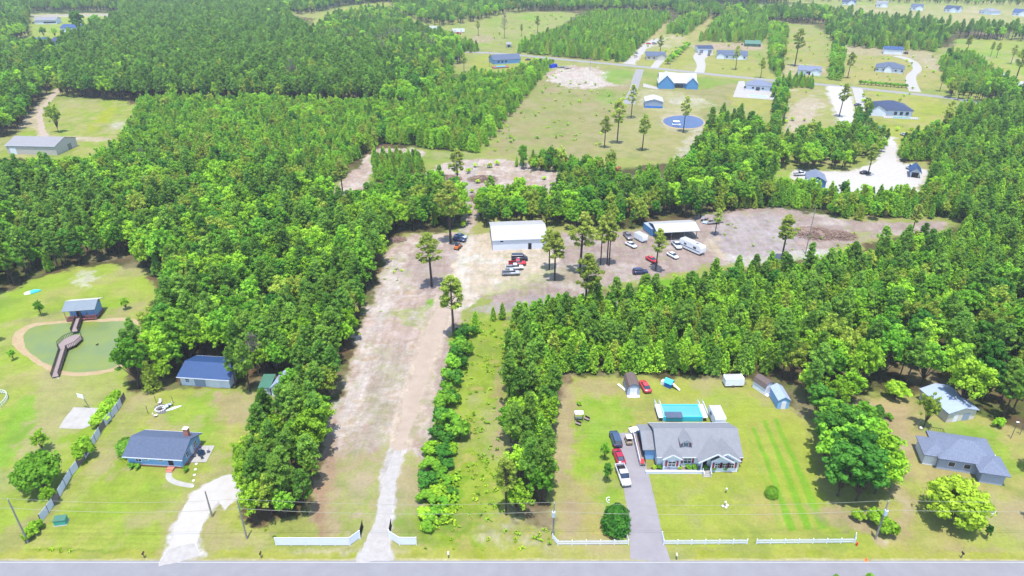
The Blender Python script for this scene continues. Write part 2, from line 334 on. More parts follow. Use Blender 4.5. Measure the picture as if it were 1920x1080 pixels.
z([(1285, 260), (1315, 230), (1322, 250), (1300, 295), (1270, 300)], WHITE, 2, 4, 6, .5)
z([(880, 112), (920, 98), (980, 105), (1025, 125), (990, 150), (940, 165), (880, 140)], [(196, 196, 92), (186, 200, 80)], 1.5, 2, 14)
z([(1180, 105), (1200, 90), (1400, 92), (1440, 140), (1560, 150), (1550, 165), (1180, 130)], [(190, 196, 96), (200, 196, 110)], 1.5, 2, 14)
z([(1195, 90), (1215, 66), (1290, 66), (1290, 82), (1240, 92)], [(220, 206, 170), (200, 196, 120), (232, 222, 196)], 3, 4, 14, .8)
z([(1270, 85), (1290, 68), (1320, 40), (1335, 28), (1338, 36), (1325, 55), (1290, 88)], [(196, 196, 96), (214, 196, 130)], 2, 3, 14, .9)
z([(1210, 70), (1255, 35), (1258, 40), (1222, 80)], [(214, 196, 130)], 2, 3, 14, .9)
z([(1365, 55), (1395, 28), (1400, 30), (1390, 50), (1370, 58)], [(196, 200, 90)], 2, 3, 14, .9)
z([(1300, 82), (1430, 80), (1440, 95), (1300, 92)], [(222, 196, 170), (206, 180, 150)], 2, 3, 14, .9)
z([(1430, 90), (1440, 80), (1500, 60), (1545, 80), (1560, 130), (1550, 155), (1440, 150)], [(186, 196, 86), (200, 190, 116), (166, 198, 80)], 3, 3, 12)
z([(1468, 118), (1545, 122), (1560, 140), (1470, 145)], SAND, 2, 3, 8, .6)
z([(1560, 82), (1600, 88), (1755, 97), (1765, 130), (1770, 172), (1580, 158), (1560, 130)], [(196, 192, 104), (206, 196, 120), (184, 192, 90)], 2, 3, 12)
z([(1560, 80), (1600, 86), (1690, 92), (1755, 97), (1770, 138), (1740, 130), (1700, 105), (1620, 105), (1575, 100)], [(216, 200, 170), (200, 186, 140), (232, 218, 196)], 3, 4, 10, .8)
z([(1600, 165), (1790, 185), (1770, 250), (1740, 280), (1680, 285), (1600, 235)], [(186, 200, 78), (198, 202, 92), (204, 198, 110)], 1.5, 2, 14)
z([(1470, 160), (1560, 165), (1580, 260), (1480, 260), (1465, 200)], [(206, 192, 140), (190, 196, 100), (226, 208, 180)], 3, 4, 9)
z([(1475, 195), (1530, 180), (1550, 200), (1490, 250), (1475, 240)], [(230, 214, 190), (220, 200, 170)], 2, 3, 8, .9)
z([(1375, 165), (1440, 185), (1450, 212), (1390, 212), (1370, 190)], [(196, 196, 100)], 2, 3, 8)
z([(1450, 318), (1488, 318), (1490, 350), (1445, 352)], LAWNG, 1, 2, 8)
z([(1790, 68), (1925, 78), (2100, 90), (2100, 190), (1920, 190), (1860, 140), (1790, 90)], [(160, 200, 70), (180, 200, 86), (196, 196, 100)], 2, 3, 14)
z([(1860, 140), (1925, 140), (1990, 190), (1900, 185)], [(196, 196, 100), (214, 200, 140)], 3, 3, 12, .8)
z([(1895, 112), (1925, 112), (1925, 118), (1895, 118)], SAND, 3, 3, 9, .6)
z([(870, 78), (885, 68), (920, 66), (940, 72), (900, 82), (862, 84)], [(214, 190, 160), (200, 180, 140)], 3, 3, 12, .8)
z([(800, 62), (840, 55), (885, 62), (860, 80), (845, 72)], [(190, 190, 110)], 3, 3, 12, .8)
# ground under the small ring structures of the clearings
def build_ground():
    # adaptive tessellation: finer near, coarser far; one sheet to the horizon
    ys = np.linspace(1085, -12, 760); Y = np.array([at(960, q).y for q in ys])
    Y = np.concatenate([[-1500, -300, 20, 50, 66], Y, [1500, 2000, 3000, 5000]])
    U = np.linspace(-1.0, 1.0, 1120)
    ext = np.array([-9.0, -3.5, -1.6, -1.15]); U = np.concatenate([ext, U, -ext[::-1]])
    W = 0.82 * np.clip(Y, 66, None) + 40
    YY = np.repeat(Y[:, None], len(U), 1); XX = U[None, :] * W[:, None]
    x = np.clip(XX.ravel(), -5000, 5000); y = YY.ravel()
    wx = (fbm(x, y, 6, 3, 5) - .5) * 2; wy = (fbm(x, y, 6, 3, 9) - .5) * 2
    fx = (fbm(x, y, 1.5, 3, 15) - .5) * 2; fy = (fbm(x, y, 1.5, 3, 19) - .5) * 2
    base = [(176, 190, 90), (190, 190, 110), (160, 190, 78)]
    def mixc(cols, s, k):
        n = np.clip((fbm(x[k], y[k], s, 5, 3 + len(cols)) - .5) * 2.2 + .5, 0, .9999) * (len(cols) - 1)
        i = n.astype(int) if len(cols) > 1 else np.zeros(len(k), int); f = (n - i)[:, None] if len(cols) > 1 else np.zeros((len(k), 1))
        C = np.array([D(*c) for c in cols] + [D(*cols[-1])])
        return C[i] * (1 - f) + C[i + 1] * f
    allk = np.arange(len(x)); col = mixc(base, 60, allk); dw = np.zeros(len(x)); lw = np.zeros(len(x))
    far = y > 1300; col[far] = D(70, 100, 50)
    for poly, cols, soft, warp, s, a in Z:
        P = np.array(poly); m = soft * 2 + warp * 2 + 3
        k = np.nonzero((x > P[:, 0].min() - m) & (x < P[:, 0].max() + m) & (y > P[:, 1].min() - m) & (y < P[:, 1].max() + m))[0]
        if not len(k): continue
        d = sdist(x[k] + wx[k] * warp * 1.6 + fx[k] * warp * 1.1, y[k] + wy[k] * warp * 1.6 + fy[k] * warp * 1.1, poly)
        t = np.clip(d / (1.3 * soft) + .5, 0, 1); t = t * t * (3 - 2 * t) * a
        c = mixc(cols, s, k); isd = cols in (DIRT, DIRTD, SAND) or (len(cols) > 1 and cols[0][2] > 150); isl = cols in (LAWN, LAWNG, LAWNT)
        dw[k] = dw[k] * (1 - t) + t * isd; lw[k] = lw[k] * (1 - t) + t * isl
        col[k] = col[k] * (1 - t[:, None]) + c * t[:, None]
    g = (fbm(x, y, 2.2, 4, 44) - .5) * .30 + (fbm(x * .35, y * 2.2, 2.0, 3, 47) - .5) * .16
    st = (fbm(x * 1.6, y * .16, 1.4, 4, 57) - .5) * .42; g = g + dw * st
    fl = np.clip((fbm(x, y, .7, 3, 61) - .60) * 9, 0, 1); g = g + dw * fl * .16
    g = g + lw * (np.sin(y * 5.4 + fbm(x, y, 9, 3, 66) * 5) * .05 * np.clip(fbm(x, y, 14, 2, 68) * 2 - .5, 0, 1)) + lw * (fbm(x, y, 2.6, 5, 71) - .5) * .36
    col = col * (1 + g[:, None])
    wd_ = (np.clip((fbm(x, y, 2.6, 4, 81) - .60) * 7, 0, 1) * dw * .45)[:, None]; col = col * (1 - wd_) + np.array(D(182, 186, 122)) * wd_
    tn = (np.clip((fbm(x, y, 4.2, 6, 91) - .53) * 5, 0, 1) * lw * .6)[:, None]; col = col * (1 - tn) + np.array(D(208, 192, 142)) * tn
    rw = np.clip(1 - dw - lw, 0, 1); sp_ = (np.clip((fbm(x, y, 11, 6, 101) - .56) * 6, 0, 1) * rw * .5)[:, None]; col = col * (1 - sp_) + np.array(D(208, 194, 150)) * sp_
    sg_ = (np.clip((fbm(x, y, 8, 6, 107) - .56) * 6, 0, 1) * rw * .45)[:, None]; col = col * (1 - sg_) + np.array(D(140, 166, 76)) * sg_
    col = np.clip(col, 0, 1)
    nr, nc = len(Y), len(U)
    idx = np.arange(nr * nc).reshape(nr, nc)
    Fq = np.stack([idx[:-1, :-1], idx[:-1, 1:], idx[1:, 1:], idx[1:, :-1]], -1).reshape(-1, 4)
    m = bpy.data.materials.new('ground_cover'); m.use_nodes = True; n = m.node_tree; b = n.nodes['Principled BSDF']
    b.inputs['Roughness'].default_value = .95; b.inputs['Specular IOR Level'].default_value = .05
    at_ = n.nodes.new('ShaderNodeAttribute'); at_.attribute_name = 'cover'
    tc = n.nodes.new('ShaderNodeTexCoord')
    n1 = n.nodes.new('ShaderNodeTexNoise'); n1.inputs['Scale'].default_value = 1.7; n1.inputs['Detail'].default_value = 8; n1.inputs['Roughness'].default_value = .75
    n.links.new(tc.outputs['Object'], n1.inputs['Vector'])
    mr = n.nodes.new('ShaderNodeMapRange'); mr.inputs[1].default_value = .25; mr.inputs[2].default_value = .75; mr.inputs[3].default_value = .78; mr.inputs[4].default_value = 1.22
    n.links.new(n1.outputs[0], mr.inputs[0])
    vm = n.nodes.new('ShaderNodeVectorMath'); vm.operation = 'SCALE'
    n.links.new(at_.outputs['Color'], vm.inputs[0]); n.links.new(mr.outputs[0], vm.inputs['Scale'])
    n.links.new(vm.outputs[0], b.inputs['Base Color'])
    bp = n.nodes.new('ShaderNodeBump'); bp.inputs['Strength'].default_value = .5; bp.inputs['Distance'].default_value = .15
    n.links.new(n1.outputs[0], bp.inputs['Height']); n.links.new(bp.outputs[0], b.inputs['Normal'])
    V = np.stack([x, y, np.zeros_like(x)], -1)
    me = npmesh('ground', V, Fq, [m])
    ca = me.attributes.new('cover', 'FLOAT_COLOR', 'POINT')
    ca.data.foreach_set('color', np.concatenate([col, np.ones((len(col), 1))], 1).astype(np.float32).ravel())
    o = bpy.data.objects.new('ground', me); COL.objects.link(o); tag(o, kind='structure')
    o['label'] = 'grass lawns, fields, bare sandy dirt and woodland floor'
GZ = []   # soft zones of the same material under the loose surfaced tracks
def zb(pts, cols, soft=1.0, warp=1.0, grow=1.0, s=3.0, a=1.0):
    P = [(p.x, p.y) for p in (at(q[0], q[1]) for q in pts)]; L = []; Rr = []
    for i, (x, y) in enumerate(P):
        q0 = P[max(0, i - 1)]; q1 = P[min(len(P) - 1, i + 1)]; dx, dy = q1[0] - q0[0], q1[1] - q0[1]; l = math.hypot(dx, dy); w_ = pts[i][2] / 2 + grow
        L.append((x - dy / l * w_, y + dx / l * w_)); Rr.append((x + dy / l * w_, y - dx / l * w_))
    Z.append((chaikin(L, 2, False) + chaikin(Rr, 2, False)[::-1], cols, soft, warp, s, a))
GRV = [(236, 228, 220), (222, 212, 204), (246, 240, 234)]
zb([(703, 1052, 6.8), (708, 1020, 4.4), (716, 985, 3.4), (725, 930, 3.0), (735, 880, 3.2), (754, 815, 4.0)], GRV, .5, .6, .2)
zb([(748, 842, 4.0), (762, 790, 5.4), (785, 715, 6.2), (808, 640, 6.4), (822, 600, 6.4), (842, 550, 6.5)], [(228, 206, 184), (238, 218, 196), (220, 198, 176)], .8, .7, .4)
zb([(337, 1052, 6.8), (342, 1020, 4.2), (358, 975, 4.6), (385, 930, 6.2), (415, 916, 6.4), (452, 922, 8)], WHITE, .6, .8, .6)
zb([(337, 1052, 8), (342, 1020, 5.5), (358, 975, 6), (385, 930, 8), (415, 912, 9), (440, 914, 9)], TAN, 1, 1, 1.2, a=.5); Z[-1], Z[-2] = Z[-2], Z[-1]
zb([(1568, 162, 11), (1578, 190, 11), (1585, 215, 9), (1596, 240, 9), (1660, 255, 7), (1665, 275, 7), (1658, 300, 10)], WHITE, 2, 2, 1)
z([(1480, 316), (1540, 320), (1600, 322), (1650, 298), (1672, 298), (1700, 308), (1748, 318), (1726, 348), (1716, 376), (1690, 384), (1600, 376), (1540, 356), (1484, 336)], WHITE, 1.5, 1.5, 4)

zb([(1178, 120, 8), (1192, 108, 5), (1205, 92, 5), (1218, 82, 6), (1235, 74, 10)], WHITE, 1.5, 1.5, .8)
build_ground()
def sheet(name, poly, zz, m, jit=0.0, step=1.0, sm=0, kind='structure', label=None, world=False):
    P = chaikin(poly if world else wp(poly), sm) if sm else (poly if world else wp(poly))
    Q = []
    for i in range(len(P)):
        a = P[i]; b = P[(i + 1) % len(P)]; L = math.dist(a, b); n = max(1, int(L / step)) if jit else 1
        for k in range(n):
            t = k / n; Q.append((a[0] + (b[0] - a[0]) * t, a[1] + (b[1] - a[1]) * t))
    q = np.array(Q)
    if jit:
        q[:, 0] += (fbm(q[:, 0], q[:, 1], 2.5, 4, 70) - .5) * 2 * jit * 2; q[:, 1] += (fbm(q[:, 0] + 50, q[:, 1], 2.5, 4, 75) - .5) * 2 * jit * 2
    bm = bmesh.new(); vs = [bm.verts.new((a, b, zz)) for a, b in q]; f = bm.faces.new(vs)
    if f.calc_area() and (f.normal_update() or f.normal.z < 0): f.normal_flip()
    bmesh.ops.triangulate(bm, faces=[f])
    me = bpy.data.meshes.new(name); bm.to_mesh(me); bm.free(); me.materials.append(m)
    o = bpy.data.objects.new(name, me); COL.objects.link(o); tag(o, label, kind=kind); return o
# ------------------------------------------------------------------ vegetation
def F3(r, g, b): return tuple(x / .94for x in lin((r, g, b)))
leafmat('needles_mature', F3(70, 116, 44), F3(132, 166, 62))
leafmat('needles_young', F3(96, 146, 42), F3(156, 192, 58))
leafmat('needles_mid', F3(84, 136, 44), F3(136, 178, 58))
leafmat('needles_open', F3(112, 134, 50), F3(176, 184, 84))
leafmat('leaves_mid', F3(80, 134, 38), F3(130, 176, 54))
leafmat('leaves_bright', F3(108, 156, 36), F3(160, 194, 58))
leafmat('leaves_deep', F3(48, 100, 36), F3(92, 142, 50))
leafmat('leaves_olive', F3(108, 132, 44), F3(164, 178, 70))
leafmat('leaves_rust', F3(150, 100, 70), F3(186, 136, 96))
leafmat('weeds', F3(134, 172, 30), F3(184, 204, 64))
pm('bark', D(130, 110, 95), .95, .3, 3, .5)
pm('bark_pale', D(176, 164, 150), .95, .25, 3, .4)
pm('bark_pine', D(120, 98, 86), .95, .3, 3, .5)
def rdir(n, zb=0.0):
    d = np.random.normal(size=(n, 3)); d[:, 2] += zb
    return d / np.linalg.norm(d, axis=1, keepdims=True)
class Cloud:
    def __init__(s): s.P = []; s.A = []; s.B = []; s.T = []
    def leaves(s, C, Nrm, size, tint, el=1.0):
        """quads around C facing Nrm"""
        n = len(C); r = rdir(n); t = np.cross(Nrm, r); t /= np.linalg.norm(t, axis=1, keepdims=True) + 1e-9
        b = np.cross(Nrm, t); s.P.append(C); s.A.append(t * size[:, None] * el); s.B.append(b * size[:, None] / el ** .5); s.T.append(tint)
    def needles(s, C, d, L, wd, tint):
        r = rdir(len(C)); b = np.cross(d, r); b /= np.linalg.norm(b, axis=1, keepdims=True) + 1e-9
        s.P.append(C); s.A.append(d * L[:, None]); s.B.append(b * wd); s.T.append(tint)
    def arrays(s):
        P = np.concatenate(s.P); A = np.concatenate(s.A); B = np.concatenate(s.B); T = np.concatenate(s.T); n = len(P)
        V = np.stack([P - A - B * .6, P + A * .3 - B, P + A + B * .5, P - A * .2 + B], 1).reshape(-1, 3)
        return V, np.arange(n * 4).reshape(n, 4), T
def limbs(mb, segs):
    for a, b, r0, r1 in segs: mb.cyl(a, b, r0, r1, 6, False)
def finish(nm, cl, mb, lm, bark):
    V, Q, T = cl.arrays()
    crown = npmesh(nm + '_crown', V, Q, [MATS[lm]], tint=T)
    me = bpy.data.meshes.new(nm + '_trunk'); me.from_pydata(mb.v, [], mb.f); me.materials.append(MATS[bark])
    me.polygons.foreach_set('use_smooth', [True] * len(me.polygons))
    tq = np.array([f for f in mb.f if len(f) == 4]); tv = np.array(mb.v)
    J = npmesh(nm + '_whole', np.concatenate([V, tv]), np.concatenate([Q, tq + len(V)]), [MATS[lm], MATS[bark]],
               mi=np.concatenate([np.zeros(len(Q)), np.ones(len(tq))]), tint=np.concatenate([T, np.zeros(len(tq))]))
    return dict(crown=crown, trunk=me, whole=J)
def broadleaf(nm, h, r, th, lm, nl=34, per=95, ls=.34, flat=1.0, bark='bark', zlow=-.35, lob=(.20, .38), ragged=False):
    ph = np.random.uniform(0, 6.28, 4)
    cl = Cloud(); mb = MB(); cz = (h + th) / 2; rv = (h - th) / 2 * flat
    limbs(mb, [((0, 0, -.1), (0.05, 0, th), .035 * r + .06, .03 * r + .05), ((0.05, 0, th), (.1, .1, cz + rv * .3), .03 * r + .05, .05)])
    for k in range(nl):
        d = rdir(1, .25)[0]
        while d[2] < zlow: d = rdir(1, .25)[0]
        u = random.uniform(.4, .92)
        if ragged: aa = math.atan2(d[1], d[0]); u *= 1 + .22 * math.sin(2 * aa + ph[0]) * (1 - abs(d[2])) + .16 * math.sin(3 * aa + 4 * d[2] + ph[1]) + random.uniform(-.1, .18)
        c = np.array([d[0] * r * u, d[1] * r * u, cz + d[2] * rv * u]); lr = r * random.uniform(*lob)
        n = int(per * random.uniform(.7, 1.2)); dd = rdir(n, .35)
        P = c + dd * lr * np.random.uniform(.5, 1.3, (n, 1)) * np.array([1, 1, .85])
        nn = dd + rdir(n) * .55; nn /= np.linalg.norm(nn, axis=1, keepdims=True)
        cl.leaves(P, nn, ls * np.random.uniform(.55, 1.2, n), np.clip(random.random() * .6 + np.random.uniform(0, .4, n), 0, 1), 1.15)
        if k % 4 == 0: limbs(mb, [((0.05, 0, th * random.uniform(.7, 1)), tuple(c), .02 * r + .03, .03)])
    return finish(nm, cl, mb, lm, bark)
def pine(nm, h, r, cb, lm='needles_mature', nt=60, per=42, bare=False, tl=.42, bark='bark_pine', lean=0.0):
    """mature loblolly: trunk, branches in rough whorls, needle tufts at their ends"""
    cl = Cloud(); mb = MB(); top = (lean * h, 0, h * .97)
    limbs(mb, [((0, 0, -.1), (lean * h * .5, 0, h * .5), .016 * h, .012 * h), ((lean * h * .5, 0, h * .5), top, .012 * h, .03)])
    z0 = cb * h
    for k in range(nt):
        f = (k + random.random()) / nt; zz = z0 + (h - z0) * f
        R_ = r * (1 - f ** 1.8) * min(1, .45 + f * 2.2) + .25
        a = random.uniform(0, 6.283); u = random.uniform(.35, 1.0)
        c = np.array([math.cos(a) * R_ * u + lean * zz, math.sin(a) * R_ * u, zz + R_ * u * .22])
        if bare or k % 3 == 0: limbs(mb, [((lean * zz, 0, zz - .25 * R_), tuple(c), .05 if not bare else .07, .02)])
        tr = random.uniform(.4, .8) * (r / 2.8) ** .5
        n = int(per * random.uniform(.7, 1.25)); dd = rdir(n, .5)
        P = c + dd * tr * np.random.uniform(.5, 1.05, (n, 1)) * np.array([1, 1, .6])
        tt = np.clip(random.random() * .6 + np.random.uniform(0, .4, n), 0, 1); hf = n // 2
        nn = dd + rdir(n) * .5; nn /= np.linalg.norm(nn, axis=1, keepdims=True)
        cl.leaves(P[:hf], nn[:hf], tl * .62 * np.random.uniform(.6, 1.1, hf), tt[:hf], 1.5)
        cl.needles(P[hf:], dd[hf:], tl * np.random.uniform(.6, 1.2, n - hf), .085, tt[hf:])
    return finish(nm, cl, mb, lm, bark)
def young(nm, h, r, lm='needles_young', nt=58, per=26):
    cl = Cloud(); mb = MB(); limbs(mb, [((0, 0, -.1), (0, 0, h * .96), .011 * h + .02, .02)])
    for k in range(nt):
        f = (k + .5) / nt; zz = h * (.1 + .88 * f ** 1.05); R_ = r * (1 - f) ** .75 + .06
        a = k * 2.4 + random.uniform(-.5, .5); u = random.uniform(.5, 1)
        c = np.array([math.cos(a) * R_ * u, math.sin(a) * R_ * u, zz])
        out = np.array([math.cos(a) * .7, math.sin(a) * .7, .9]); n = int(per * (1.1 - .35 * f))
        tr = .25 + .28 * R_
        dd = rdir(n) * .8 + out; dd /= np.linalg.norm(dd, axis=1, keepdims=True)
        P = c + rdir(n) * tr * np.random.uniform(.3, 1, (n, 1))
        tt = np.clip(random.random() * .5 + np.random.uniform(0, .5, n), 0, 1); hf = n // 2
        cl.needles(P[hf:], dd[hf:], np.random.uniform(.22, .48, n - hf), .075, tt[hf:])
        nn = dd + rdir(n) * .7; nn /= np.linalg.norm(nn, axis=1, keepdims=True)
        cl.leaves(P[:hf], nn[:hf], np.random.uniform(.14, .26, hf), tt[:hf], 1.5)
    return finish(nm, cl, mb, lm, 'bark_pine')
def dead(nm, h):
    cl = Cloud(); mb = MB(); limbs(mb, [((0, 0, -.1), (0.3, 0, h * .6), .2, .13), ((0.3, 0, h * .6), (0.1, 0.2, h), .13, .03)])
    for k in range(70):
        zz = h * random.uniform(.35, .98); a = random.uniform(0, 6.283); L = (1.05 - zz / h) * h * .3 + .6
        e = (math.cos(a) * L, math.sin(a) * L, zz + L * .5); limbs(mb, [((.2, 0, zz), e, .06, .02)])
        for q in range(3):
            t = random.uniform(.3, 1); p = tuple(e[i] * t + (0.2, 0, zz)[i] * (1 - t) for i in range(3))
            limbs(mb, [(p, (p[0] + random.uniform(-.8, .8), p[1] + random.uniform(-.8, .8), p[2] + random.uniform(.2, .9)), .035, .012)])
    P = rdir(60) * 2.4 + np.array([0, 0, h * .72]); cl.leaves(P, rdir(60), np.full(60, .14), np.random.rand(60))
    return finish(nm, cl, mb, 'leaves_olive', 'bark_pale')
def conebush(nm, h, r, lm, n=2600, egg=.35, ls=.2):
    """clipped or naturally dense evergreen"""
    cl = Cloud(); mb = MB(); limbs(mb, [((0, 0, -.1), (0, 0, h * .8), .1, .03)])
    t = np.random.rand(n) ** .8; a = np.random.rand(n) * 6.283; lob = 1 + .16 * np.sin(a * 5 + t * 9) * np.cos(t * 23 + a)
    Rr = r * np.sin(np.clip((1 - t) ** (.55 + egg) * 2.05 + .25 * (1 - t), 0, 1.57)) * np.clip(t * 9 + .3, 0, 1) * lob * np.random.uniform(.72, 1.06, n)
    P = np.stack([np.cos(a) * Rr, np.sin(a) * Rr, t * h + .05], -1)
    nn = np.stack([np.cos(a), np.sin(a), np.full(n, .55)], -1) + rdir(n) * .6; nn /= np.linalg.norm(nn, axis=1, keepdims=True)
    cl.leaves(P, nn, ls * np.random.uniform(.5, 1.1, n), np.clip(.5 + .35 * np.sin(a * 5 + t * 9) + np.random.uniform(-.3, .3, n), 0, 1))
    return finish(nm, cl, mb, lm, 'bark')
PR = {}
for i in range(5): PR['P%d' % i] = pine('pine_mature', 15.5, 2.5 + .3 * (i % 3), .40 + .04 * (i % 3), nt=88, per=38)
for i in range(7): PR['Y%d' % i] = young('pine_young', 7.5, 1.6 + .2 * (i % 2), lm=['needles_young', 'needles_young', 'needles_young', 'needles_mature', 'needles_young', 'leaves_olive', 'needles_mid'][i])
for i, lm in enumerate(['leaves_mid', 'leaves_mid', 'leaves_bright', 'leaves_deep', 'leaves_olive', 'leaves_bright', 'leaves_mid']):
    PR['B%d' % i] = broadleaf('broadleaf', 11.5, 2.9 + .35 * (i % 3), 2.0, lm, nl=92, per=42, ls=.25, lob=(.12, .25), ragged=True)
for i, lm in enumerate(['leaves_bright', 'leaves_mid', 'weeds', 'leaves_deep']):
    PR['S%d' % i] = broadleaf('shrub', 2.6, 1.6, .1, lm, nl=18, per=70, ls=.20, zlow=-.1)
for i in range(4): PR['L%d' % i] = pine('pine_lone', 18, 3.3, .48, 'needles_open', nt=44 + 5 * i, per=60, bare=True, tl=.46, lean=(-.02, .015, .03, -.01)[i])
for i in range(2): PR['D%d' % i] = dead('dead_tree', 15)
PR['R0'] = broadleaf('rusty_tree', 7, 2.2, 1, 'leaves_rust', nl=22, per=60, ls=.3)
PR['W0'] = broadleaf('weed', .55, .55, .02, 'weeds', nl=5, per=16, ls=.13, zlow=-.1)
PR['W1'] = broadleaf('weed_tall', .9, .6, .02, 'leaves_bright', nl=6, per=16, ls=.14, zlow=-.1)
NATH = {'P': 15.5, 'Y': 7.5, 'B': 11.5, 'S': 2.6, 'L': 18, 'D': 15, 'R': 7}
def plant_tree(name, key, x, y, h, label, cat, rz=None, group=None, wide=1.0):
    s = h / NATH[key[0]] if key[0] in NATH and key in PR else 1
    e = thing(name, label, cat, (x, y, 0), random.uniform(0, 6.28) if rz is None else rz, group)
    wy = random.uniform(.85, 1.18); e.scale = (s * wide * wy, s * wide / wy ** .6, s)
    for part in ('trunk', 'crown'):
        o = bpy.data.objects.new(part, PR[key][part]); COL.objects.link(o); o.parent = e
    return e
# --- woods: (base polygon, spacing m, mix {kind:(weight,hmin,hmax)}, description)
WOODS = []
def wood(poly, sp, mix, desc): WOODS.append((wp(poly), sp, mix, desc))
MP = dict(P=(.78, 12, 17), B=(.2, 9, 14), Y=(.02, 6, 8))
MIX = dict(B=(.58, 6, 12.5), P=(.26, 9, 14.5), Y=(.155, 6, 9), D=(.005, 10, 13))
YP = dict(Y=(.93, 5.5, 8.8), B=(.07, 5, 8))
FARMX = dict(P=(.5, 10, 15), B=(.5, 8, 13))
wood([(112, 180), (130, 183), (265, 192), (500, 195), (720, 198), (715, 120), (600, 90), (560, 60), (530, 25), (480, 12), (228, 24), (228, 45), (180, 75), (130, 95), (112, 130)], 3.9, MP, 'in the tall pine wood above the left field')
wood([(720, 198), (780, 205), (845, 165), (850, 130), (872, 112), (850, 82), (800, 70), (760, 50), (740, 34), (700, 30), (640, 38), (610, 52), (575, 90), (640, 110), (700, 120)], 4.8, dict(P=(.42, 9, 15), B=(.56, 8, 13), D=(.02, 12, 15)), 'in the mixed wood beyond the young plantation')
wood([(-330, 275), (0, 262), (36, 247), (60, 212), (75, 195), (100, 165), (108, 130), (108, 100), (60, 100), (18, 92), (14, 80), (55, 68), (55, 40), (58, 30), (-330, 26)], 5, dict(P=(.5, 11, 16), B=(.5, 9, 13)), 'in the dark wood along the left farm track')
wood([(-320, 24), (225, 23), (480, 18), (600, 4), (600, -38), (-320, -38)], 7, dict(P=(.6, 11, 15), B=(.4, 9, 13)), 'in the far wood at the top left')
wood([(600, 0), (735, 3), (740, 22), (800, 46), (835, 50), (905, 38), (960, 22), (1100, 20), (1290, 22), (1560, 30), (1560, 46), (1440, 42), (1260, 30), (1300, 10), (1480, 6), (1480, -34), (600, -38)], 6.5, FARMX, 'in the far belt of woods along the top')
wood([(265, 196), (760, 208), (850, 165), (880, 147), (930, 152), (985, 137), (1030, 124), (1000, 160), (960, 200), (925, 245), (893, 286), (800, 280), (785, 274), (725, 270), (700, 276), (680, 290), (650, 322), (625, 345), (500, 328), (380, 310), (300, 300), (205, 298), (228, 285), (245, 262)], 2.6, dict(Y=(.80, 5.5, 8.5), B=(.2, 5, 9)), 'in the plantation left of the big field')
wood([(-330, 560), (0, 558), (80, 513), (175, 495), (235, 494), (300, 440), (290, 400), (150, 370), (0, 360), (-330, 360)], 3.7, dict(P=(.55, 9, 14), B=(.4, 7, 12), Y=(.05, 6, 8)), 'in the dark pines behind the fishing pond')
wood([(-330, 345), (0, 345), (125, 342), (225, 325), (300, 312), (500, 334), (596, 355), (612, 396), (662, 408), (705, 392), (740, 368), (858, 380), (864, 400), (868, 432), (735, 435), (720, 470), (695, 545), (560, 560), (540, 700), (545, 700), (500, 735), (440, 735), (434, 676), (338, 676), (328, 722), (272, 748), (258, 742), (250, 700), (262, 672), (290, 650), (312, 620), (322, 580), (318, 530), (262, 500), (300, 440), (290, 400), (150, 370), (0, 360), (-330, 360)], 3.1, MIX, 'in the mixed leafy wood left of the sandy strip')
wood([(695, 545), (668, 620), (650, 680), (632, 740), (610, 800), (596, 870), (585, 960), (575, 982), (480, 982), (462, 950), (460, 880), (500, 810), (545, 750), (560, 700), (500, 690), (440, 690), (560, 560)], 3.1, dict(P=(.62, 9, 13), B=(.38, 6, 10)), 'in the belt left of the sandy strip')
wood([(690, 448), (735, 440), (722, 470), (697, 545), (655, 550), (665, 480)], 4.0, dict(P=(.9, 10, 14), B=(.1, 7, 10)), 'in the pine edge at the top of the sandy strip')
wood([(697, 302), (790, 302), (795, 326), (762, 338), (700, 342)], 2.4, dict(Y=(1, 5, 7)), 'in the small block north of the strip')
wood([(898, 430), (900, 400), (935, 375), (1000, 378), (1030, 385), (1025, 428), (950, 425)], 3.8, dict(B=(.8, 6, 10), P=(.2, 9, 12)), 'in the bright grove behind the white barn')
wood([(1030, 430), (1110, 434), (1195, 430), (1215, 414), (1310, 412), (1340, 396), (1300, 370), (1240, 378), (1180, 370), (1090, 350), (1060, 360), (1030, 390)], 3.8, dict(B=(.72, 6, 11), P=(.28, 8, 13)), 'in the leafy belt behind the carport')
wood([(955, 310), (1040, 306), (1075, 318), (1150, 322), (1150, 345), (1085, 345), (1060, 330), (1000, 322)], 2.8, dict(Y=(.6, 4.5, 7), B=(.4, 5, 9)), 'in the hedge line below the big field')
wood([(1190, 340), (1238, 342), (1235, 375), (1195, 372)], 2.4, dict(Y=(1, 6, 8)), 'in the small block of young pines below the field')
wood([(1245, 330), (1285, 328), (1285, 345), (1248, 345)], 2.6, dict(Y=(1, 6, 8)), 'in the small dark pine block below the pond')
wood([(1345, 396), (1450, 386), (1445, 350), (1452, 318), (1480, 310), (1480, 275), (1440, 250), (1340, 240), (1322, 255), (1300, 310), (1270, 350), (1300, 372)], 3.6, dict(B=(.5, 6, 11), P=(.2, 9, 13), Y=(.3, 6, 9)), 'in the wood by the blue garage')
wood([(1345, 398), (1440, 390), (1540, 392), (1560, 408), (1590, 414), (1780, 410), (1785, 396), (1720, 382), (1640, 378), (1560, 372), (1528, 362), (1450, 355)], 2.8, dict(Y=(.7, 4.5, 7.5), B=(.3, 4, 7)), 'in the belt below the gravel lot')
wood([(1488, 322), (1600, 318), (1605, 290), (1595, 262), (1545, 268), (1500, 262), (1490, 280)], 3.8, dict(B=(.6, 6, 10), P=(.4, 8, 12)), 'in the clump above the gravel lot')
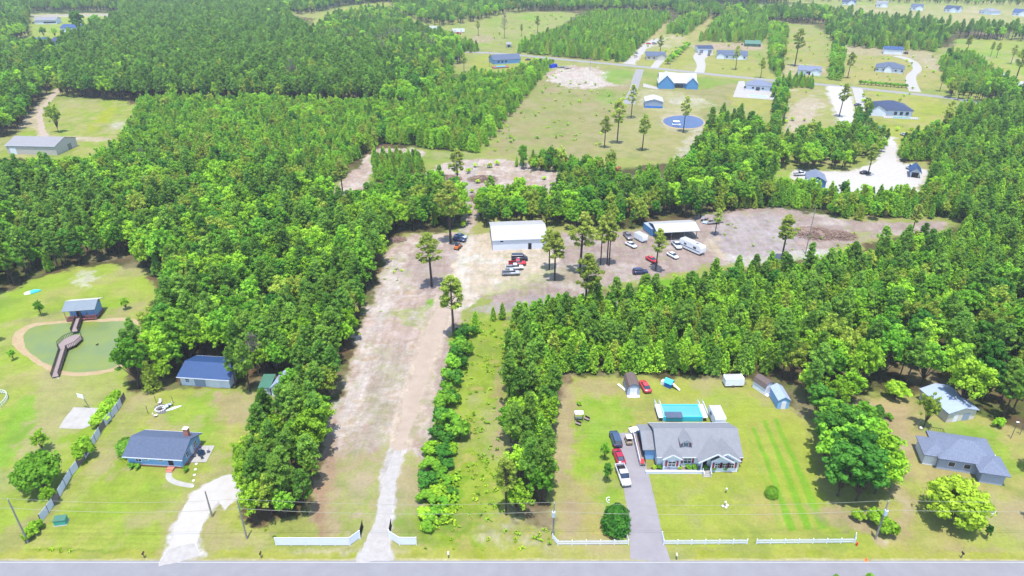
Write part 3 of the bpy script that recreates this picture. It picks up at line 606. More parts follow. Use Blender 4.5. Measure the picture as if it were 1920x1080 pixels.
RW = [(960, 615), (1035, 600), (1100, 586), (1200, 572), (1290, 553), (1350, 535), (1450, 530), (1520, 516), (1610, 505), (1640, 486), (1690, 474), (1792, 465), (1800, 420), (1725, 380), (1748, 334), (1748, 300), (1692, 306), (1680, 288), (1720, 272), (1770, 250), (1800, 215), (1920, 200), (2220, 210), (2260, 600), (1900, 560), (1700, 590), (1600, 600), (1450, 690), (1430, 706), (1300, 708), (1170, 700), (1060, 700), (1048, 705), (1042, 760), (1035, 850), (955, 850), (950, 700), (958, 620)]
wood(RW, 2.6, dict(Y=(.76, 5.5, 9), P=(.13, 9, 12), B=(.11, 5, 9)), 'in the large pine wood right of centre')
wood([(2260, 600), (1900, 560), (1700, 590), (1600, 600), (1450, 690), (1470, 725), (1500, 765), (1560, 735), (1600, 735), (1660, 728), (1745, 728), (1835, 785), (1880, 798), (1920, 806), (2260, 860)], 4.6, dict(B=(.6, 8, 14), P=(.4, 10, 15)), 'in the taller wood behind the right houses')
wood([(955, 850), (1035, 850), (1045, 900), (1035, 975), (958, 975), (950, 900)], 3.4, dict(P=(.65, 9, 13), B=(.35, 6, 9)), 'in the tree belt left of the front lawn')
wood([(972, 100), (1170, 118), (1186, 100), (1212, 76), (1250, 44), (1262, 36), (1180, 28), (1110, 30), (1050, 62), (1000, 80)], 5.0, dict(Y=(.9, 7, 10), B=(.1, 6, 9)), 'in the far plantation above the far road')
wood([(1246, 63), (1262, 52), (1300, 30), (1330, 28), (1320, 42), (1288, 66)], 5, dict(Y=(.8, 7, 10), B=(.2, 7, 9)), 'in the narrow far plantation block')
wood([(1310, 78), (1330, 60), (1358, 32), (1390, 30), (1437, 42), (1440, 72), (1425, 80), (1350, 79)], 5.2, dict(Y=(.8, 7, 10), B=(.2, 7, 9)), 'in the far block beyond the white houses')
wood([(1440, 50), (1478, 62), (1466, 140), (1452, 146), (1440, 130)], 4.6, dict(B=(.5, 6, 9), Y=(.5, 6, 9)), 'in the far strip of trees between two lots')
wood([(1465, 155), (1525, 158), (1525, 167), (1465, 166)], 4, dict(Y=(1, 6, 8)), 'in the dark clump by the far road')
wood([(1553, 150), (1578, 155), (1580, 100), (1560, 92)], 4.2, dict(B=(.6, 7, 10), Y=(.4, 6, 9)), 'in the narrow block between two far lots')
wood([(1566, 84), (1600, 89), (1690, 96), (1755, 98), (1775, 80), (1790, 62), (1740, 50), (1560, 42), (1545, 60)], 5.2, dict(Y=(.5, 7, 10), P=(.3, 9, 13), B=(.2, 7, 10)), 'in the dark far wood at the upper right')
wood([(1760, 118), (1790, 104), (1832, 122), (1868, 150), (1893, 172), (1860, 180), (1800, 172), (1765, 158)], 4.4, dict(Y=(.7, 6, 9), B=(.3, 6, 9)), 'in the far thicket right of the lots')
wood([(1792, 74), (2150, 84), (2150, 72), (1800, 66)], 6.5, dict(P=(.8, 12, 16), B=(.2, 9, 12)), 'in the far row of tall pines at the right')
wood([(1440, 36), (1540, 40), (1800, 66), (1790, 60), (1560, 34), (1440, 26)], 8, dict(P=(.8, 11, 15), B=(.2, 8, 12)), 'in the far thin line of pines')
wood([(1480, 2), (2100, 16), (2100, 2), (1480, -8)], 9, dict(P=(.4, 8, 12), B=(.6, 7, 10)), 'in the farthest tree line at the top right')
wood([(1468, 240), (1480, 180), (1466, 160), (1448, 165), (1446, 210), (1440, 235)], 4.4, dict(B=(.7, 5, 9), Y=(.3, 5, 8)), 'in the tree line right of the white patio house')
wood([(1592, 255), (1600, 215), (1630, 205), (1640, 220), (1620, 262)], 5, dict(B=(.7, 5, 9), P=(.3, 7, 10)), 'in the trees left of the pool house')
wood([(1752, 168), (1775, 182), (1800, 190), (2100, 214), (2100, 190), (1925, 180), (1840, 176), (1800, 172)], 6, dict(B=(.5, 8, 12), P=(.5, 9, 14)), 'in the trees along the end of the far road')
wood([(850, 110), (870, 100), (905, 96), (880, 88), (862, 84), (846, 88)], 4.5, dict(Y=(.7, 6, 8), B=(.3, 6, 9)), 'in the little wood beside the far clearing')
wood([(-330, 312), (0, 312), (200, 304), (228, 322), (125, 342), (0, 345), (-330, 345)], 2.6, dict(B=(.7, 2.6, 4.2), Y=(.3, 3, 4.5)), 'in the scrub in front of the long barn')
wood([(480, 14), (530, 25), (560, 28), (600, 24), (630, 13), (735, 4), (735, -20), (480, -20)], 6.5, FARMX, 'in the far wood left of the top field')
wood([(1598, 300), (1655, 296), (1660, 272), (1640, 262), (1608, 258)], 3.8, dict(B=(.6, 6, 9), P=(.4, 8, 11)), 'in the clump between the pool house and the gravel lot')
NOTREE = [([(331, 740), (437, 740), (435, 678), (336, 678)], .5), ([(470, 800), (550, 800), (556, 706), (483, 702)], .5), ([(1425, 775), (1480, 775), (1480, 715), (1425, 710)], .3), ([(1735, 800), (1832, 800), (1826, 740), (1735, 738)], .3)]
NOTREE = [wp(q[0]) for q in NOTREE]
PLACED = []
for wi, (poly, sp, mix, desc) in enumerate(WOODS):
    P = np.array(poly); x0, y0 = P.min(0); x1, y1 = P.max(0)
    gx, gy = np.meshgrid(np.arange(x0, x1, sp), np.arange(y0, y1, sp * .9)); gx = gx + (np.arange(gx.shape[0]) % 2)[:, None] * sp / 2
    gx = gx.ravel(); gy = gy.ravel(); j = .42 if 'Y' in mix and mix['Y'][0] > .7 else .55
    gx = gx + np.random.uniform(-j, j, len(gx)) * sp; gy = gy + np.random.uniform(-j, j, len(gy)) * sp
    ok = sdist(gx, gy, poly) > 0.2
    for q in NOTREE: ok &= sdist(gx, gy, q) < 0
    gx = gx[ok]; gy = gy[ok]
    cl_ = fbm(gx, gy, 16, 3, 90 + wi); keep = (np.random.rand(len(gx)) > .04)
    for i in np.nonzero(keep)[0]:
        bias = (cl_[i] - .5) * 1.1; acc = 0
        u = random.random() * sum(w_[0] + (bias * min(1, w_[0] * 2) if k_ == 'B' else 0) for k_, w_ in mix.items())
        for kd, (wgt, ha, hb) in mix.items():
            acc += wgt + (bias * min(1, wgt * 2) if kd == 'B' else 0)
            if u < acc: break
        hh = random.uniform(ha, hb) * (1 + (cl_[i] - .5) * .4)
        n = {'P': 5, 'Y': 7, 'B': 7, 'D': 2}[kd]; vi = random.randrange(n)
        if kd == 'B':
            tq = cl_[i] + random.uniform(-.09, .09); vi = random.choice([2, 5, 2, 5, 0, 6]) if tq > .58 else (random.choice([3, 4, 3, 1, 4]) if tq < .44 else random.choice([0, 1, 6, 4, 3, 0, 5]))
        PLACED.append((gx[i], gy[i], kd + str(vi), hh / NATH[kd], random.uniform(0, 6.283), wi))
print('trees placed', len(PLACED))
def vis(t):
    X, Yp = proj(t[0], t[1], 5); return 0 <= X <= 1920 and 0 <= Yp <= 1085
DESC = {'P': ('pine_tree', 'dark mature pine ', 'pine tree', 'dark mature pines '),
        'Y': ('young_pine', 'slim pointed young pine ', 'young pine', 'young pines '),
        'B': ('broadleaf_tree', 'leafy broadleaf tree ', 'broadleaf tree', 'broadleaf trees ')}
YT = ['green', 'green', 'green', 'dark green', 'green', 'olive', 'green']
TONE = ['mid green', 'mid green', 'bright green', 'deep green', 'olive green', 'bright green', 'mid green']
rest = {'P': [], 'Y': [], 'B': []}
for kd in 'PYB':
    L = sorted([t for t in PLACED if t[2][0] == kd and vis(t)], key=lambda t: t[1] * 1.0 - t[3] * 12)
    pick = L[:270]; ids = set(map(id, pick))
    byw = {}
    for t in pick: byw.setdefault(t[5], []).append(t)
    edges = {wi: (np.quantile([proj(t[0], t[1])[0] for t in L_], (1 / 3, 2 / 3)), np.median([t[1] for t in L_])) for wi, L_ in byw.items()}
    for x, y, key, s, rz, wi in pick:
        nm, lb, cat, gp = DESC[kd]; ds = WOODS[wi][3]
        if len(byw[wi]) > 8:
            (q1, q2), my = edges[wi]; sx = proj(x, y)[0]; ds += ', %s %s' % ('front' if y < my else 'back', 'left' if sx < q1 else ('middle' if sx < q2 else 'right'))
        if kd == 'B': lb = TONE[int(key[1])] + ' leafy tree '
        if kd == 'Y': lb = 'slim %s young pine ' % YT[int(key[1])]
        if len((lb + ds).split()) > 16: ds = ds.replace('the mixed', 'mixed').replace('small ', '').replace('the ', '', 1)
        plant_tree(nm, key, x, y, s * NATH[kd], lb + ds, cat, rz, lb.strip() + ' ' + ds)
    rest[kd] = [t for t in PLACED if t[2][0] == kd and id(t) not in ids]
for t in [t for t in PLACED if t[2][0] == 'D' and vis(t)]:
    lb = 'bare grey dead tree ' + WOODS[t[5]][3] + ', %s %s' % ('near' if t[1] < (300 if t[5] > 2 else 600) else 'far', 'left' if proj(t[0], t[1])[0] < (250 if t[5] > 2 else 600) else 'right')
    plant_tree('dead_tree', t[2], t[0], t[1], t[3] * 15, lb, 'dead tree', t[4], lb)
def scatter(name, pts, keys, label):
    """many instances of a few plant meshes as ONE object"""
    cc = bpy.data.collections.new(name + '_kinds')
    for i, k in enumerate(keys):
        cc.objects.link(bpy.data.objects.new('%s_kind_%02d' % (name, i), PR[k]['whole']))
    me = bpy.data.meshes.new(name); n = len(pts); me.vertices.add(n)
    A = np.array([(p[0], p[1], 0) for p in pts], dtype=np.float32); me.vertices.foreach_set('co', A.ravel())
    for nm, ty, val in (('kind_index', 'INT', [keys.index(p[2]) for p in pts]), ('size', 'FLOAT', [p[3] for p in pts]), ('turn', 'FLOAT', [p[4] for p in pts])):
        a = me.attributes.new(nm, ty, 'POINT'); a.data.foreach_set('value', np.array(val, dtype=np.int32 if ty == 'INT' else np.float32))
    sv = np.array([p[3] for p in pts])[:, None] * np.random.uniform(.86, 1.16, (n, 3)); a = me.attributes.new('size3', 'FLOAT_VECTOR', 'POINT'); a.data.foreach_set('vector', sv.astype(np.float32).ravel())
    o = bpy.data.objects.new(name, me); COL.objects.link(o); tag(o, label, kind='stuff')
    g = bpy.data.node_groups.new(name, 'GeometryNodeTree')
    g.interface.new_socket('Geometry', in_out='INPUT', socket_type='NodeSocketGeometry')
    g.interface.new_socket('Geometry', in_out='OUTPUT', socket_type='NodeSocketGeometry')
    N = g.nodes.new; gi = N('NodeGroupInput'); go = N('NodeGroupOutput'); ip = N('GeometryNodeInstanceOnPoints'); ci = N('GeometryNodeCollectionInfo')
    ci.inputs[0].default_value = cc; ci.inputs['Separate Children'].default_value = True; ci.inputs['Reset Children'].default_value = True
    def attr(nm, ty):
        a = N('GeometryNodeInputNamedAttribute'); a.data_type = ty; a.inputs['Name'].default_value = nm; return a.outputs['Attribute']
    cx = N('ShaderNodeCombineXYZ'); g.links.new(attr('turn', 'FLOAT'), cx.inputs[2])
    er = N('FunctionNodeEulerToRotation'); g.links.new(cx.outputs[0], er.inputs[0])
    g.links.new(gi.outputs[0], ip.inputs['Points']); g.links.new(ci.outputs[0], ip.inputs['Instance'])
    ip.inputs['Pick Instance'].default_value = True; g.links.new(attr('kind_index', 'INT'), ip.inputs['Instance Index'])
    g.links.new(er.outputs[0], ip.inputs['Rotation']); g.links.new(attr('size3', 'FLOAT_VECTOR'), ip.inputs['Scale'])
    g.links.new(ip.outputs[0], go.inputs[0])
    md = o.modifiers.new('scatter', 'NODES'); md.node_group = g
    return o
scatter('pine_wood', rest['P'], ['P%d' % i for i in range(5)], 'mature pines beyond the nearest ones, massed into dark woods')
scatter('young_pine_wood', rest['Y'], ['Y%d' % i for i in range(7)], 'young pines beyond the nearest ones, massed into plantations')
scatter('broadleaf_wood', rest['B'], ['B%d' % i for i in range(7)], 'leafy trees beyond the nearest ones, massed through the woods')
# weeds and undergrowth
pts = []
def weed(poly, dens, keys, sa, sb):
    P = np.array(wp(poly)); x0, y0 = P.min(0); x1, y1 = P.max(0); n = int((x1 - x0) * (y1 - y0) * dens)
    gx = np.random.uniform(x0, x1, n); gy = np.random.uniform(y0, y1, n)
    ok = (sdist(gx, gy, [tuple(p) for p in P]) > 0) & (fbm(gx, gy, 5, 3, 33) + np.random.uniform(-.15, .15, n) > .45)
    for x, y in zip(gx[ok], gy[ok]): pts.append((x, y, random.choice(keys), random.uniform(sa, sb), random.uniform(0, 6.28)))
weed([(870, 595), (955, 590), (950, 850), (945, 985), (1040, 990), (1040, 1035), (795, 1035), (795, 960), (805, 830), (850, 640)], .5, ['W0', 'W1'], .35, .85)
weed([(798, 850), (855, 820), (862, 900), (850, 990), (792, 995)], 2.6, ['W0', 'W1', 'W1'], .7, 1.5)
weed([(1550, 470), (1590, 455), (1615, 462), (1595, 478)], .5, ['W0'], .6, 1.2)
weed([(585, 985), (470, 985), (480, 1005), (560, 1012), (590, 1000)], .5, ['W0', 'W1'], .5, 1.2)
weed([(60, 1029), (240, 1030), (240, 1036), (60, 1036)], .8, ['W0'], .3, .7)
weed([(893, 292), (1030, 125), (1180, 180), (1110, 296)], .012, ['W0', 'W1'], .8, 2)
weed([(1180, 105), (1200, 60), (1440, 50), (1560, 60), (1560, 165), (1440, 150)], .004, ['S2', 'W1'], .3, .9)
weed([(1560, 60), (1790, 100), (1770, 180), (1740, 280), (1470, 250), (1470, 165)], .005, ['S2', 'W1'], .3, .8)
weed([(880, 45), (1085, 22), (960, 95)], .006, ['S2', 'W1'], .4, 1)
weed([(870, 300), (1065, 320), (1065, 370), (905, 390), (868, 437), (795, 318)], .05, ['S2', 'W1', 'W0'], .3, .8)
weed([(1340, 400), (1600, 415), (1610, 462), (1380, 495)], .03, ['W0', 'W1'], .5, 1.2)
weed([(620, 620), (700, 545), (740, 460), (760, 500), (690, 640)], .06, ['W0'], .5, 1)
scatter('weeds', pts, ['S2', 'W0', 'W1'], 'low weeds and rough grass tufts')
print('weeds', len(pts))
# ------------------------------------------------------------------ surfaces
pm('asphalt', D(188, 186, 192), .9, .07, .35, .2)
pm('asphalt_far', D(196, 192, 190), .9, .10, .5, .1)
pm('asphalt_drive', D(192, 184, 190), .9, .16, .35, .2, col2=D(208, 202, 206))
pm('gravel_white', D(242, 232, 222), .95, .12, .5, .5, col2=D(252, 248, 242))
pm('gravel_grey', D(222, 214, 208), .95, .12, .9, .5, col2=D(244, 238, 232))
pm('concrete', D(232, 226, 218), .9, .08, .5, .1)
pm('concrete_old', D(222, 216, 206), .9, .08, .4, .2, col2=D(246, 242, 234))
pm('dirt_track', D(222, 198, 176), .95, .1, .35, .3, col2=D(238, 216, 194))
pm('paint_white', D(255, 255, 255), .6, .03, 2)
pm('road_line', D(250, 248, 240), .7, .05, 2)
pm('road_line_yellow', D(240, 200, 60), .7, .1, 2)
pm('sand_bank', D(240, 216, 170), .95, .1, .6, .3, col2=D(226, 190, 140))
pm('vinyl_white', D(240, 242, 255), .6, .03, 2)
pm('siding_pale', D(240, 246, 255), .7, .04, 2, 0, wave=('Z', 2.2))
pm('siding_blue', D(140, 190, 240), .7, .05, 2, 0, wave=('Z', 2.2))
pm('siding_grey', D(170, 180, 200), .7, .06, 2, 0, wave=('Z', 2.0))
pm('siding_cream', D(226, 216, 200), .7, .06, 2, 0, wave=('Z', 2.0))
pm('metal_white', D(246, 248, 255), .45, .02, 1, 0, wave=('X', 1.6), spec=.5)
pm('metal_blue', D(86, 150, 200), .5, .05, 1, 0, wave=('X', 1.6), spec=.5)
pm('metal_paleblue', D(158, 172, 196), .45, .06, 1, 0, wave=('X', 1.6), spec=.5)
pm('metal_grey', D(196, 190, 192), .5, .05, 1, 0, wave=('X', 1.6), spec=.5)
pm('metal_tan', D(205, 198, 186), .5, .05, 1, 0, wave=('X', 1.6), spec=.5)
pm('metal_green', D(90, 160, 130), .5, .05, 1, 0, wave=('X', 1.6), spec=.5)
pm('roof_bright', D(255, 252, 250), .4, .03, .5, 0, wave=('X', 1.3), spec=.5)
pm('roof_greylight', D(184, 186, 194), .85, .08, 1.2, .3)
pm('roof_slate', D(118, 134, 166), .85, .16, 2.5, .3)
pm('roof_bluegrey', D(160, 172, 200), .85, .22, 3.2, .4)
pm('roof_navy', D(74, 94, 136), .8, .14, 2, .3)
pm('roof_royal', D(62, 104, 168), .6, .12, 1.5, .2)
pm('roof_brown', D(150, 130, 124), .85, .15, 3, .3)
pm('glass_dark', D(50, 70, 100), .15, .1, 1, spec=.8)
pm('glass_pale', D(140, 168, 190), .15, .1, 1, spec=.8)
pm('shutter_red', D(150, 50, 70), .6, .05, 2)
pm('door_dark', D(60, 55, 70), .5, .1, 2)
pm('door_white', D(246, 246, 252), .5, .03, 2)
pm('brick', D(190, 120, 100), .9, .2, 12, .3)
pm('wood_weathered', D(206, 184, 180), .85, .15, 3, .3, wave=('Y', 3.0))
pm('wood_red', D(160, 100, 96), .8, .15, 3, .3, wave=('Z', 3.0))
pm('wood_pole', D(214, 206, 196), .9, .15, 2, .3)
pm('wood_dark', D(92, 76, 74), .9, .2, 3, .3)
pm('rubber', D(38, 38, 44), .8, .1, 2)
pm('steel', D(170, 176, 186), .4, .05, 2, metal=.3)
pm('plastic_blue', D(30, 120, 210), .5, .05, 2)
pm('tarp_cyan', D(60, 200, 230), .5, .05, 2)
pm('dumpster_blue', D(20, 70, 220), .5, .05, 2)
pm('plastic_green', D(70, 170, 150), .5, .05, 2)
pm('orange_paint', D(235, 130, 60), .5, .05, 2)
pm('red_paint', D(215, 60, 60), .5, .05, 2)
pm('black_mat', D(30, 30, 36), .7, .05, 2)
pm('stone_pale', D(210, 205, 200), .9, .2, 2, .3)
pm('ash', D(150, 145, 145), .95, .2, 2, .3)
pm('solar_blue', D(60, 100, 190), .4, .1, 1)
pm('brush', D(206, 170, 150), .95, .3, 4, .6)
pm('wire', D(225, 225, 200), .6, .02, 1)
pm('insulator', D(190, 205, 220), .4, .05, 1)
def W(r, g, b): return tuple(min(.86, x / 1.15) for x in lin((r, g, b)))
for k_ in ('siding_pale', 'siding_blue', 'siding_grey', 'siding_cream', 'vinyl_white', 'door_white', 'metal_white', 'metal_blue', 'metal_paleblue', 'metal_tan', 'paint_white', 'plastic_blue', 'dumpster_blue', 'red_paint', 'orange_paint', 'plastic_green', 'tarp_cyan', 'shutter_red', 'stone_pale', 'brick', 'insulator', 'wood_red'):
    for n_ in MATS[k_].node_tree.nodes:
        if n_.type == 'MIX':
            for j in (6, 7): n_.inputs[j].default_value = tuple(min(.86, x * 2.3) for x in n_.inputs[j].default_value[:3]) + (1,)
def water(name, c, c2, rough=.12, sp=.5):
    m = pm(name, c, rough, 0, .12, 0, col2=c2, spec=sp)
    n = m.node_tree; b = n.nodes['Principled BSDF']; wv = n.nodes.new('ShaderNodeTexNoise'); wv.inputs['Scale'].default_value = 3
    tc = n.nodes.new('ShaderNodeTexCoord'); n.links.new(tc.outputs['Object'], wv.inputs[0])
    bp = n.nodes.new('ShaderNodeBump'); bp.inputs['Strength'].default_value = .25; bp.inputs['Distance'].default_value = .05
    n.links.new(wv.outputs[0], bp.inputs['Height']); n.links.new(bp.outputs[0], b.inputs['Normal'])
water('water_pond', D(150, 176, 118), D(180, 196, 76), .3, .2)  # second colour paints yellow-green reflection patches into the pond
water('water_far', D(62, 88, 150), D(74, 100, 160), .3, .2)
water('water_pool', D(110, 228, 240), D(150, 240, 246))
# ------------------------------------------------------------------ roads, drives, water (structure)
Yn = at(960, 1052.5).y; Yc = Yn - 3.45
sheet('road', [(-420, Yc - 3.7), (420, Yc - 3.7), (420, Yn + .12), (-420, Yn + .12)], .012, MATS['asphalt'], world=True, label='smooth grey two lane road along the front of the lots')
sheet('road_edge_line', [(-420, Yn - .28), (420, Yn - .28), (420, Yn - .16), (-420, Yn - .16)], .016, MATS['road_line'], world=True, label='thin white line along the far edge of the front road')
for k, dy in enumerate((-.2, .1)):
    sheet('road_centre_line', [(-420, Yc + dy), (420, Yc + dy), (420, Yc + dy + .1), (-420, Yc + dy + .1)], .016, MATS['road_line_yellow'], world=True, label='yellow centre line of the front road')
def band(name, pts, wd, m, zz=.012, jit=0., sm=2, label=None, step=1.0):
    P = [(p.x, p.y) for p in (at(*q[:2]) for q in pts)]; W_ = [q[2] if len(q) > 2 else wd for q in pts]
    L = []; Rr = []
    for i, (x, y) in enumerate(P):
        a = P[max(0, i - 1)]; b = P[min(len(P) - 1, i + 1)]; dx, dy = b[0] - a[0], b[1] - a[1]; l = math.hypot(dx, dy)
        L.append((x - dy / l * W_[i] / 2, y + dx / l * W_[i] / 2)); Rr.append((x + dy / l * W_[i] / 2, y - dx / l * W_[i] / 2))
    L = chaikin(L, sm, False); Rr = chaikin(Rr, sm, False)
    return sheet(name, L + Rr[::-1], zz, m, jit, step, world=True, label=label)
band('far_road', [(846, 98), (905, 98), (982, 104), (1060, 112), (1190, 124), (1250, 130), (1330, 139), (1440, 150), (1560, 160), (1700, 175), (1790, 184), (1905, 205), (1990, 225)], 7, MATS['asphalt_far'], label='pale grey road crossing the far lots')
band('driveway', [(1219, 1051, 6.6), (1213, 1010, 5.8), (1203, 950, 5.4), (1190, 890, 5.2), (1179, 835, 5.6), (1174, 812, 5.4)], 5, MATS['asphalt_drive'], .014, .1, 1, label='grey asphalt driveway of the front house')
band('gravel_drive', [(337, 1052, 6.8), (342, 1020, 4.2), (358, 975, 4.6), (385, 930, 6.2), (418, 914, 7.4), (452, 924, 9.4)], 5, MATS['gravel_white'], .014, .3, 2, label='curved white gravel drive of the left house', step=.5)
band('driveway_apron', [(337, 1052.5, 7.0), (338, 1040, 5.4), (341, 1024, 4.3)], 5, MATS['gravel_grey'], .018, .25, 1, label='grey paved mouth of the left gravel drive', step=.5)
band('entrance_track', [(703, 1052, 6.6), (708, 1020, 4.0), (716, 985, 3.0), (725, 930, 2.6), (735, 880, 2.2), (746, 845, 1.2)], 5, MATS['gravel_grey'], .014, .3, 2, label='grey gravel entrance track between the white fences', step=.5)
band('sand_track', [(744, 852, 1.6), (765, 782, 3.2), (787, 712, 4.0), (808, 640, 4.2), (822, 600, 4.2), (836, 565, 3.0)], 5, MATS['dirt_track'], .013, .6, 2, label='tan packed dirt track up the sandy strip', step=.6)
band('garden_path', [(318, 884), (315, 893), (322, 902), (340, 908), (361, 911)], 1.1, MATS['concrete_old'], .016, 0, 2, label='curved pale concrete path at the left house')
sheet('concrete_pad', [(110, 803), (137, 764), (188, 765), (170, 798), (156, 804)], .03, MATS['concrete_old'], .12, .8, label='bare white concrete pad on the pond lawn')
band('far_driveway', [(1178, 120, 8), (1192, 108, 5), (1205, 92, 5), (1218, 82, 6), (1235, 74, 10)], 5, MATS['gravel_grey'], .02, .4, 2, label='gravel drive going up left of the dark roofed house')
band('far_driveway', [(1226, 127, 6), (1233, 119, 6), (1238, 113, 7)], 5, MATS['concrete'], .02, 0, 1, label='short concrete drive of the dark roofed house')
band('far_driveway', [(1311, 136, 7), (1316, 122, 6), (1309, 108, 9), (1322, 100, 16)], 5, MATS['concrete'], .02, 0, 2, label='curved concrete drive to the white garage')
band('far_driveway', [(1200, 130, 6), (1193, 150, 6), (1188, 170, 5), (1178, 195, 8)], 5, MATS['asphalt_far'], .02, .2, 2, label='grey drive beside the blue gabled house')
sheet('far_driveway', [(1206, 156), (1234, 164), (1250, 134), (1268, 136), (1234, 168), (1206, 163)], .022, MATS['concrete'], .0, label='pale concrete drive left of the blue gabled house')
band('far_driveway', [(1716, 172, 7), (1708, 155, 7), (1708, 140, 6), (1722, 132, 6), (1716, 118, 6), (1700, 110, 6), (1680, 105, 8)], 5, MATS['concrete'], .02, 0, 2, label='winding concrete drive to the blue roofed garage')
band('far_driveway', [(1607, 165, 6), (1613, 185, 6), (1622, 208, 8)], 5, MATS['concrete'], .02, 0, 1, label='straight concrete drive of the pool house')
band('gravel_lane', [(1568, 162, 11), (1578, 190, 11), (1585, 215, 9), (1596, 240, 9), (1660, 255, 7), (1665, 275, 7), (1658, 300, 10)], 6, MATS['gravel_white'], .018, .6, 2, label='wide white gravel lane down to the gravel lot')
sheet('gravel_lot', [(1488, 318), (1540, 322), (1600, 325), (1650, 300), (1672, 300), (1700, 312), (1742, 318), (1722, 345), (1712, 372), (1690, 380), (1600, 372), (1560, 362), (1538, 350), (1500, 340), (1488, 332)], .02, MATS['gravel_white'], 1.0, 1.5, 1, label='broad bright white gravel lot beside the blue garage')
sheet('patio', [(1374, 182), (1385, 152), (1396, 152), (1398, 166), (1462, 172), (1458, 188)], .05, MATS['concrete'], label='white concrete patio of the grey roofed house')
band('barn_track', [(118, 160, 4), (95, 185, 3), (72, 212, 3), (78, 240, 3), (88, 262, 3)], 5, MATS['dirt_track'], .014, .5, 2, label='pale track down to the long barn')
band('top_road', [(58, 30), (130, 29), (228, 28)], 7, MATS['asphalt_far'], .02, label='pale road at the top left')
# near pond with its sandy bank
PB = [(22, 640), (28, 622), (48, 610), (78, 604), (120, 602), (180, 599), (215, 596), (250, 597), (270, 606), (268, 625), (262, 660), (230, 690), (200, 700), (150, 706), (115, 704), (80, 690), (52, 672), (28, 655)]
PW = [(42, 642), (46, 622), (66, 611), (100, 607), (180, 603), (235, 602), (258, 606), (262, 625), (250, 660), (222, 685), (205, 692), (160, 699), (120, 697), (85, 682), (60, 665)]
sheet('pond_bank', PB, .012, MATS['sand_bank'], .35, .8, 2, label='pale sandy rim of the near pond')
sheet('pond_water', PW, .02, MATS['water_pond'], .2, .8, 2, label='green still water of the near pond')
FP = [(1241, 226), (1252, 219), (1275, 216), (1300, 217), (1318, 224), (1320, 233), (1308, 240), (1285, 241), (1262, 239), (1248, 234)]
sheet('pond_bank', [(1238, 226), (1251, 217.5), (1275, 214.5), (1301, 215.5), (1321, 223), (1323, 234), (1309, 241.5), (1285, 242.5), (1260, 240.5), (1245, 235)], .012, MATS['sand_bank'], .5, 1.5, 2, label='pale rim of the far blue pond')
sheet('pond_water', FP, .02, MATS['water_far'], 0, 1, 2, label='dark blue water of the far oval pond')
# ------------------------------------------------------------------ buildings
def frame_pt(fl, fr, depth):
    a = at(*fl); b = at(*fr); d = b - a; L = d.length; yaw = math.atan2(d.y, d.x)
    n = Vector((-math.sin(yaw), math.cos(yaw), 0)); return (a + b) / 2 + n * depth / 2, L, yaw
def chevron(mb, L, D_, z0, zr, o=.4, th=.16, axis='x', x0=0, y0=0):
    """gable roof shell, ridge along axis; z0 eave height at wall, zr ridge height"""
    hw = D_ / 2; sl = (zr - z0) / hw; ze = z0 - sl * o
    sec = [(-hw - o, ze), (0, zr), (hw + o, ze), (hw + o, ze + th), (0, zr + th), (-hw - o, ze + th)]
    if axis == 'x': mb.prism([(x0 - L / 2 - o, y0 + s, zz) for s, zz in sec], (L + 2 * o, 0, 0))
    else: mb.prism([(x0 + s, y0 - L / 2 - o, zz) for s, zz in sec], (0, L + 2 * o, 0))
    return mb
